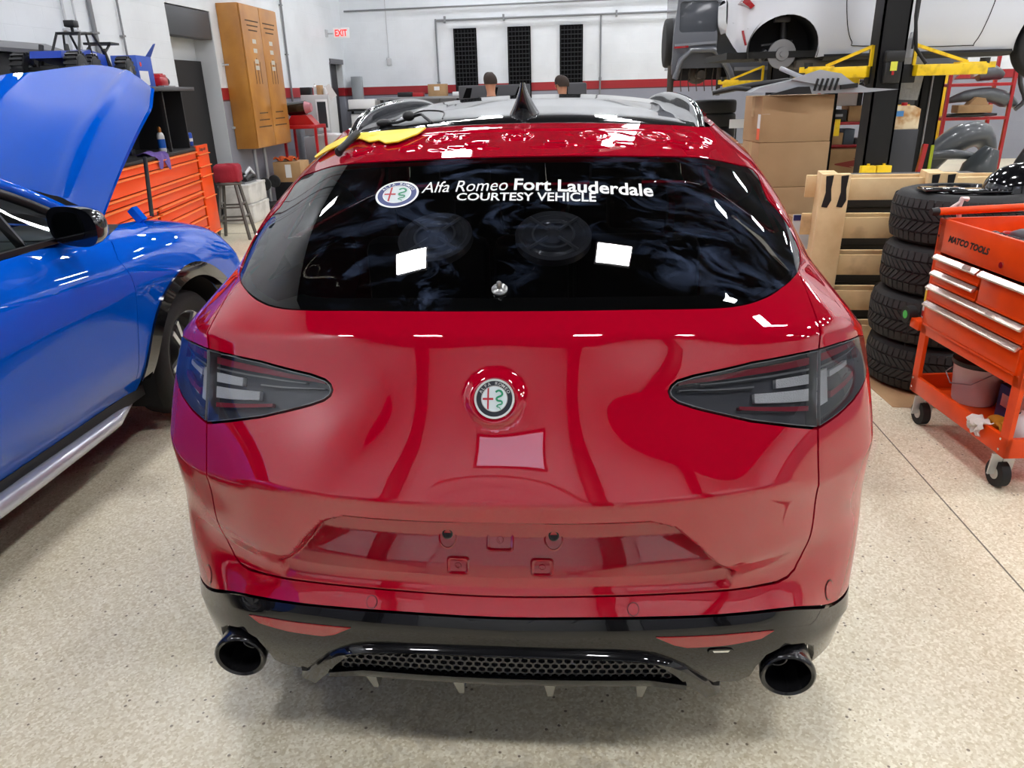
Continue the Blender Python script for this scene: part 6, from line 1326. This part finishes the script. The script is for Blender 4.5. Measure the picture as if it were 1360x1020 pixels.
for k in range(5):
    z = 1.02-k*.245
    mb = MB(); mb.box(-.06, 1.40, .10, .12, z, z+.140, r=.003); mb.build('back_board', PINE2 if k % 2 else PINE, pl)
    mb = MB(); mb.box(.10, .62, .002, .022, z, z+.135, r=.003); mb.box(.72, 1.17, .002, .022, z, z+.135, r=.003); mb.build('front_board', PINE2 if k % 3 else PINE, pl)
mb = MB()
for k in range(4): mb.box(1.72, 2.72, 5.42, 5.52, .12+.26*k, .12+.26*k+.2, r=.03)
mb.box(1.72, 2.72, 5.46, 5.60, 0, 1.12, r=.01); tag(mb.build('ribbed_screen', mat('panel_charcoal', (30,31,34), .5)), 'tall black ribbed panel standing behind the wooden pallet', 'panel')
t = thing('calendar_card', 'white card with a dark header left of the wooden pallet', 'card', (1.70, 5.7, 0)); mb = MB(); mb.box(-.10,.10,-.01,.01,.48,.82); mb.build('card_face', WHT, t); mb = MB(); mb.box(-.10,.10,-.013,-.01,.78,.82); mb.build('card_header', mat('navy', (40,44,100), .5), t)
mb = MB(); mb.box(.04,.10,-.013,-.01,.50,.62); mb.build('card_red_patch', REDM, t); mb = MB(); mb.box(-.10,.10,.01,.16,0,.80); mb.build('card_box', CARD, t)
# tyres
def real_tyre(parent, R=.365, W=.285, lean=0):
    mb = MB(); n = 72; ri = .235
    prof = [(ri,.03),(ri+.025,.008),(R-.075,.0),(R-.035,.012),(R-.012,.04)]
    prof2 = [(R-.012,W-.04),(R-.035,W-.012),(R-.075,W),(ri+.025,W-.008),(ri,W-.03)]
    mb.lathe(prof+[(R-.010,.042)]+[(R-.010,W-.042)]+prof2+[(ri-.008,W-.06),(ri-.008,.06)], n, close=True)
    b = mb.build('tyre_body', RUB, parent, smooth=40)
    mb = MB(); N_ = 56
    for k in range(N_):
        a = 2*PI*k/N_
        for z0, z1, sk in ((.028,.075,0),(W-.075,W-.028,0)):
            c = [(a, z0),(a+.088, z0),(a+.088, z1),(a, z1)]
            o = [((R-.001 if abs(z-W/2) < W/2-.05 else R-.012)*math.cos(q), (R-.001 if abs(z-W/2) < W/2-.05 else R-.012)*math.sin(q), z) for q, z in c]; i_ = [((R-.014)*math.cos(q), (R-.014)*math.sin(q), z) for q, z in c]
            mb.add(o+i_, [(0,1,2,3),(0,4,5,1),(1,5,6,2),(2,6,7,3),(3,7,4,0)])
        for (z0, z1, s0, s1) in ((.085,.137,0,.14),(.148,.200,.14,0)):
            c = [(a+s0, z0),(a+s0+.082, z0),(a+s1+.082, z1),(a+s1, z1)]
            o = [(R*math.cos(q), R*math.sin(q), z) for q, z in c]; i_ = [((R-.012)*math.cos(q), (R-.012)*math.sin(q), z) for q, z in c]
            mb.add(o+i_, [(0,1,2,3),(0,4,5,1),(1,5,6,2),(2,6,7,3),(3,7,4,0)])
    mb.build('tread', mat('tread_rubber', (42,42,42), .7), parent, smooth=0)
    return b
tl_ = ('bottom tyre of the stack behind the orange cart, on the floor','second tyre up in the stack behind the orange cart','third tyre up in the stack behind the orange cart','top tyre with a black alloy wheel in the stack behind the orange cart')
first = None
for k, (dx, dy) in enumerate(((-.01,.0),(-.025,.01),(.0,0),(.01,-.0))):
    if first is None: t = thing('tyre', tl_[0], 'tyre', (0,0,0), 0, 'stack of four tyres'); real_tyre(t); first = t
    else: t = copy_tree(first); t['label'] = tl_[k]
    t.location = (2.19+dx, 4.52+dy, .284*k+.002); t.rotation_euler = (0, 0, k*.7)
TT = Matrix.Translation((0,0,.16)); BR_ = mat('black_alloy', (40,41,44), .2, .6, coat=.8)
mb = MB(); mb.lathe([(.24,.125),(.232,.10),(.20,.085),(.205,-.10),(.236,-.11)], 48, TT); mb.lathe([(0,.06),(.05,.07),(.06,.04)], 24, TT); mb.build('wheel_rim', BR_, t, smooth=40)
mb = MB()
for k in range(5):
    a = 2*PI*k/5
    for d in (-.11, .11): mb.bar(tuple(TT @ Vector((.04*math.cos(a),.04*math.sin(a),.05))), tuple(TT @ Vector((.225*math.cos(a+d),.225*math.sin(a+d),.10))), .035, .02, r=.004)
mb.build('wheel_spokes', mat('machined_spoke', (150,152,156), .25, .8), t)
hc = thing('wheel_arch_cover', 'shiny black rounded helmet-like cover on the top tyre', 'cover', (2.46, 4.45, 1.135))
mb = MB(); mb.grid([[(.20*math.sin(p)*math.cos(a), .16*math.sin(p)*math.sin(a), .15*math.cos(p)) for a in [2*PI*j/32 for j in range(33)]] for p in [PI/2*i/8+.001 for i in range(9)]], -.006); mb.build('cover_shell', BLKG, hc, smooth=60)
mb = MB(); mb.box(-.42,-.10,-.13,.0,.0,.02, r=.008); mb.box(-.55,-.34,-.10,.02,.01,.03, r=.008); mb.build('cover_tongue', BLKG, hc)
mb = MB(); mb.add([(1.80,4.05,.003),(2.45,4.02,.003),(2.6,4.9,.003),(1.75,4.95,.003)], [(0,1,2,3)]); tag(mb.build('floor_cardboard', CARD, smooth=0, solid=.003), 'flat piece of brown cardboard under the stack of tyres', 'cardboard')
# ---- orange service cart
OC = mat('cart_orange', (236,76,10), rough=.4, coat=.2, spec=.25, noise=(7, (222,66,8), .3, .6)); OCD = mat('cart_orange_inside', (196,64,16), rough=.6)
ca = math.atan2(-.81, .07)
cart = thing('tool_cart', 'orange rolling tool cart with steel drawer pulls on the right', 'tool cart', (1.80, 3.89, 0), ca)
L_, D_, ZT, ZB = .815, .50, 1.085, .175
# local: x along the front towards the camera, y = +away from the red car (into the cart)
MF = Matrix(((1,0,0,0),(0,1,0,0),(0,0,1,0),(0,0,0,1)))
def cb(x0, x1, y0, y1, z0, z1, **k): return (x0, x1, y0, y1, z0, z1)
for x0, x1 in ((0,.055),(L_-.055,L_)):
    for y0 in (0, D_-.02): mb = MB(); mb.box(x0, x1, y0, y0+.02, ZB, ZT); mb.build('corner_post', OC, cart)
mb = MB(); mb.box(0, L_, 0, .02, ZB, .265, r=.003); mb.box(0, .02, 0, D_, ZB, .265); mb.box(L_-.02, L_, 0, D_, ZB, .265); mb.box(0, L_, D_-.02, D_, ZB, .265); mb.box(.01, L_-.01, .01, D_-.01, ZB, ZB+.012); mb.build('bottom_tray', OC, cart)
mb = MB(); mb.box(.0, .02, .0, D_, .50, ZT, r=.002); mb.box(L_-.02, L_, .0, D_, .50, ZT, r=.002); mb.box(0, L_, D_-.02, D_, .50, ZT); mb.box(.01, L_-.01, .01, D_-.01, .505, .515); mb.box(.01, L_-.01, .01, D_-.01, .93, .935); mb.build('drawer_case', OC, cart)
for x in (0, L_-.03): 
    for y in (.0,): pass
mb = MB(); mb.box(0, L_, .0, .018, .925, ZT, r=.002); mb.box(0, L_, .0, .018, .495, .545, r=.002); mb.build('front_panel', OC, cart)
mb = MB(); mb.cyl((.53,-.006,.965), (.53,0,.965), .014); mb.build('key_lock', CHROME, cart)
vs, fs = text_mesh('MATCO TOOLS', 1, bold=.05, shear=.3); vs = fit(vs, .10, .43, .985, 1.018); mb = MB(); mb.add([(x, -.0012, z) for x, z in vs], fs); mb.build('cart_logo', BLK, cart, smooth=0)
PULL = mat('drawer_chrome', (214,196,186), .25, .8)
def cdrawer(x0, x1, z0, z1, n):
    d = MB(); d.box(x0, x1, -.010, .010, z0, z1-.012, r=.002); d.box(x0, x1, -.014, .004, z0, z0+.012, r=.003); o = d.build('drawer', OC, cart)
    p = MB(); p.prism([(0,0),(.006,.0),(-.018,-.022),(-.026,-.020),(-.028,-.012),(-.006,.004)], x0+.002, x1-.002, Matrix(((0,0,1,0),(1,0,0,-.008),(0,1,0,z1-.002),(0,0,0,1)))); p.build('drawer_pull', PULL, o, smooth=30)
cdrawer(.045,.41,.84,.915,0); cdrawer(.045,.41,.768,.835,0); cdrawer(.425,L_-.04,.768,.915,0); cdrawer(.03,L_-.04,.680,.762,0); cdrawer(.03,L_-.04,.545,.674,0)
for x in (.03, L_-.03):
    for z in (.20,.25,1.0,1.06): mb = MB(); mb.cyl((x-.015,-.003,z), (x-.015,0,z), .006, n=10); mb.build('rivet', CHROME, cart)
for x, y in ((.07,.05),(L_-.07,.05),(.07,D_-.05),(L_-.07,D_-.05)):
    mb = MB(); mb.box(x-.03,x+.03,y-.03,y+.03,ZB-.012,ZB); mb.bar((x+.0,y-.028,ZB-.01), (x-.01,y-.028,.06), .008, .05); mb.bar((x,y+.028,ZB-.01), (x-.01,y+.028,.06), .008, .05); c = mb.build('caster', mat('zinc', (206,208,206), .4, .4), cart)
    mb = MB(); mb.cyl((x-.012,y-.020,.062), (x-.012,y+.020,.062), .062, n=32); mb.build('caster_wheel', RUB, c, smooth=40)
    mb = MB(); mb.cyl((x-.012,y-.022,.062), (x-.012,y+.022,.062), .028, n=20); mb.build('wheel_hub', mat('hub_white', (196,196,190), .5), c, smooth=40)
TC = local(1.80, 3.89, ca)
def cl(x, y, z): return tuple(TC @ Vector((x, y, z)))
def inlocal(name, label, cat, x, y, z): return thing(name, label, cat, cl(x, y, z), ca)
# in the bottom tray
t = inlocal('plastic_bucket', 'white bucket with a black lid on the lower shelf of the orange cart', 'bucket', .20, .22, ZB+.013)
mb = MB(); mb.lathe([(0,0),(.095,0),(.100,.01),(.118,.20),(.122,.205),(.122,.212),(.115,.212)], 36); mb.build('bucket_body', WHT, t); mb = MB(); mb.lathe([(.124,.198),(.128,.205),(.126,.222),(.10,.236),(.05,.25),(0,.252)], 36); l = mb.build('bucket_lid', BLKP, t, smooth=50)
mb = MB(); mb.tube([(-.10,0,.21),(-.09,0,.27),(0,0,.285),(.09,0,.27),(.1,0,.21)], .014, 8); mb.build('lid_handle', BLKP, t, smooth=50); mb = MB(); mb.cyl((.02,-.04,.24), (.02,-.04,.262), .022); mb.build('blue_cap', mat('cap_blue', (30,120,200), .4), t)
mb = MB(); mb.tube([(-.125,-.0,.19),(-.11,-.10,.12),(0,-.135,.10),(.11,-.10,.13),(.125,0,.19)], .003, 6); mb.build('wire_handle', STEEL, t)
t = inlocal('parts_box', 'blue and white box on the lower shelf of the orange cart', 'box', .50, .30, ZB+.013); mb = MB(); mb.box(-.11,.04,-.09,.09,0,.17, r=.003); mb.build('blue_half', mat('box_blue2', (40,84,160), .5), t); mb = MB(); mb.box(.041,.13,-.09,.09,0,.17, r=.003); mb.build('white_half', WHT, t)
mb = MB(); mb.box(-.08,.02,-.0915,-.09,.07,.13); mb.build('white_label', WHT, t); mb = MB(); mb.cyl((.085,-.092,.07), (.085,-.09,.07), .03); mb.build('black_dot', BLK, t)
for k, (x, y, c, lab) in enumerate(((.53,.14,(214,150,30),'yellow work glove on the lower shelf of the orange cart'),(.64,.16,(200,134,30),'second crumpled yellow glove, nearer the cart end'))):
    t = inlocal('work_glove', lab, 'glove', x, y, ZB+.013); mb = MB(); mb.sphere((0,0,.03), .05, sc=(1.1,.8,.6)); mb.build('palm', mat('glove_%s' % ('yellow', 'amber')[k], c, .8), t, smooth=60)
    for q in range(4): mb = MB(); mb.tube([(.03,-.02+q*.015,.035),(.07,-.03+q*.022,.04+.008*q),(.09,-.035+q*.026,.022)], .011, 8); mb.build('finger', mat('glove_%s' % ('yellow', 'amber')[k], c, .8), t, smooth=60)
    mb = MB(); mb.tube([(-.01,-.04,.03),(.02,-.065,.035)], .012, 8); mb.build('thumb', mat('glove_%s' % ('yellow', 'amber')[k], c, .8), t, smooth=60)
t = inlocal('white_bottle', 'white plastic bottle at the near end of the cart shelf', 'bottle', .72, .12, ZB+.013); mb = MB(); mb.lathe([(0,0),(.05,0),(.054,.01),(.054,.10),(.03,.14),(.018,.15),(.018,.165),(0,.165)], 24); mb.build('bottle_body', WHT, t, smooth=50)
t = inlocal('black_case', 'black tool case at the back of the lower cart shelf', 'case', .40, .40, ZB+.013); mb = MB(); mb.box(-.25,.25,-.05,.05,0,.26, r=.01); mb.build('case_body', BLKP, t); mb = MB(); mb.bar((-.2,-.06,.1), (.1,-.06,.14), .03, .03); mb.build('case_strap', REDM, t)
g = [[cl(.56+.10*i/12+.01*math.sin(j*2), -.012-.022*abs(math.sin(i*.9+j*.5)) if j > 2 else .03-.02*j, .272-(max(0,j-2))*.012+.008*math.sin(i*1.1)) for j in range(8)] for i in range(13)]
mb = MB(); mb.grid(g, .004); tag(mb.build('white_rag', mat('rag_white', (222,216,208), .9), smooth=60), 'crumpled white rag hanging over the lower edge of the orange cart', 'rag')
# on the side and top
t = thing('spray_can', 'yellow, white and red aerosol can on the far side of the orange cart', 'can', cl(-.055,.06,.555)); mb = MB(); mb.lathe([(0,0),(.031,0),(.033,.004),(.033,.155),(.026,.17),(.014,.175)], 24); mb.build('can_body', WHT, t); mb = MB(); mb.lathe([(.0335,.09),(.0337,.09),(.0337,.15),(.0335,.15)], 24); mb.build('yellow_label', mat('label_yel', (228,196,50), .5), t); mb = MB(); mb.lathe([(.0335,.01),(.0337,.01),(.0337,.04),(.0335,.04)], 24); mb.build('red_label', REDM, t); mb = MB(); mb.cyl((0,0,.175), (0,0,.20), .02); mb.build('spray_cap', WHT, t)
t = thing('side_tray', 'small orange tray hooked on the far side of the orange cart', 'tray', cl(-.05,.08,.50), ca); mb = MB(); mb.box(-.045,.045,-.09,.09,0,.05, r=.004); mb.build('tray_body', OC, t)
t = thing('tape_measure', 'black and green tape measure hung at the far corner of the orange cart', 'tape measure', cl(-.13,-.0,.52), ca); mb = MB(); mb.cyl((0,-.022,.035), (0,.022,.035), .045, n=24); mb.build('case', BLK, t, smooth=40); mb = MB(); mb.cyl((0,-.024,.035), (0,-.022,.035), .022, n=20); mb.build('green_disc', mat('green_label', (70,190,80), .5), t); mb = MB(); mb.tube([(.0,0,-.01),(.005,0,-.14),(.0,0,-.20)], .003, 6); mb.build('lanyard', BLK, t)
t = thing('breaker_bar', 'long orange bar with a black end cap lying across the cart top', 'bar tool', cl(.0,-.01,1.115)); L0 = Vector(cl(.0,-.01,1.115))
a_ = Vector(cl(.02,-.03,1.118)); b_ = Vector(cl(-.02,.75,1.13)); 
mb = MB(); mb.cyl(tuple(a_-L0), tuple(b_-L0), .019, n=16); mb.build('bar', OC, t, smooth=50); e_ = (a_-b_).normalized()*.035; mb = MB(); mb.cyl(tuple(a_-L0), tuple(a_+e_-L0), .022, .017, n=16); mb.build('end_cap', BLKP, t, smooth=50)
t = thing('cable_tie_bundle', 'white knotted cord tied around the orange bar', 'cord', cl(.0,.09,1.085)); mb = MB(); mb.tube([(0,0,.0),(-.01,.0,.05),(.0,.0,.09),(.03,.01,.085)], .012, 8); mb.tube([(0,0,.08),(-.05,-.01,.05),(-.06,0,.04),(-.02,0,.055)], .006, 6); mb.build('cord', mat('cord_white', (226,214,212), .7), t, smooth=50)
t = inlocal('impact_wrench', 'dark grey impact wrench lying in the top of the orange cart', 'power tool', .40, .20, .937); mb = MB(); mb.tube([(-.16,.02,.10),(-.08,.0,.11),(.02,-.0,.115),(.12,.0,.10)], [.020,.034,.045,.04], 16); mb.bar((.05,.0,.10), (.08,.12,.05), .04, .05, r=.01); mb.build('tool_body', mat('tool_grey', (64,65,72), .5), t, smooth=50); mb = MB(); mb.tube([(-.16,.02,.10),(-.24,.03,.09)], .016, 10); mb.build('tool_nose', REDM, t, smooth=50)
t = inlocal('hose_coil', 'black ribbed hose lying in the top of the orange cart', 'hose', .45, .12, .937); mb = MB(); mb.tube([(-.2,0,.10),(-.08,-.02,.09),(.05,-.01,.10),(.18,.02,.09),(.28,.03,.10)], .026, 12)
for k in range(12): mb.lathe([(.026,-.006),(.031,0),(.026,.006)], 12, Matrix.Translation((-.18+.037*k,-.006,.096)) @ Euler((0,PI/2,0)).to_matrix().to_4x4())
mb.build('hose', BLKP, t, smooth=50)
# ================================================================= loose things on the red car
tp = [(-.84,1.79),(-.80,1.90),(-.70,1.975),(-.617,2.012),(-.505,1.998),(-.40,2.0),(-.30,2.0),(-.315,1.93),(-.345,1.885),(-.367,1.850),(-.41,1.84),(-.449,1.885),(-.486,1.871),(-.56,1.939),(-.626,1.904),(-.716,1.861),(-.80,1.79)]
o = panel('masking_tape', tp, mat('tape_yellow', (242,214,20), rough=.4), None, step=.02, off=.012, rim=.004); o.location = (X0, 0, 0); tag(o, 'torn yellow tape stuck over the left end of the bare tailgate top', 'tape')
P = [S([s], [t], h)[0]+np.array([X0,0,0]) for s, t, h in ((-.595,1.77,.015),(-.59,1.80,.022),(-.575,1.84,.022),(-.565,1.88,.026),(-.55,1.93,.03))]
mb = MB(); mb.tube([p.tolist() for p in P], [.014,.013,.011,.013,.011], 12); tag(mb.build('rubber_sleeve', BLKP, smooth=60), 'black rubber sleeve poking from under the yellow tape', 'sleeve')
Z = lambda x, y, h: (x+X0, y, 1.64-.05*(abs(x)/.6)**2.4+h)
mb = MB(); mb.tube(smooth_poly([Z(-.50,2.78,.02),Z(-.44,2.74,.015),Z(-.36,2.72,.03),Z(-.33,2.66,.02),Z(-.30,2.62,.0)], 4, False), .005, 6); mb.tube(smooth_poly([Z(-.40,2.74,.03),Z(-.36,2.80,.04),Z(-.28,2.74,.03),Z(-.27,2.66,.01)], 4, False), .003, 6)
mb.sphere(Z(-.40,2.73,.03), .022, sc=(1,1,.8)); mb.sphere(Z(-.50,2.78,.02), .018, sc=(1.6,1,.8)); tag(mb.build('loose_cable', BLKP, smooth=60), 'loose black cable with plugs on the left rear corner of the roof', 'cable')
for s0, lab in ((-.188,'round black loudspeaker under the rear glass, left of two'),(.122,'round black loudspeaker under the rear glass, right of two')):
    T = Matrix.Translation((X0,0,0)) @ surf_frame(s0, 1.345, -.03); t = thing('loudspeaker', lab, 'loudspeaker', tuple(T.translation)); L = T.translation.copy(); T2 = Matrix.Translation(-L) @ T
    mb = MB(); mb.lathe([(.098,-.02),(.098,.0),(.090,.006),(.082,.0),(.074,.004),(.066,-.004),(.030,-.014),(.026,-.006),(.0,.0)], 48, T2); mb.build('cone', mat('speaker_black', (130,132,138), .3, coat=.5), t, smooth=30)
    mb = MB()
    for k in range(4): a = PI/4+k*PI/2; mb.bar(tuple(T2 @ Vector((.02*math.cos(a), .02*math.sin(a), .006))), tuple(T2 @ Vector((.088*math.cos(a), .088*math.sin(a), .006))), .006, .006)
    mb.lathe([(.050,.004),(.053,.008),(.056,.004)], 40, T2); mb.build('guard_ring', mat('speaker_ring', (200,204,210), .3, .3), t, smooth=40)
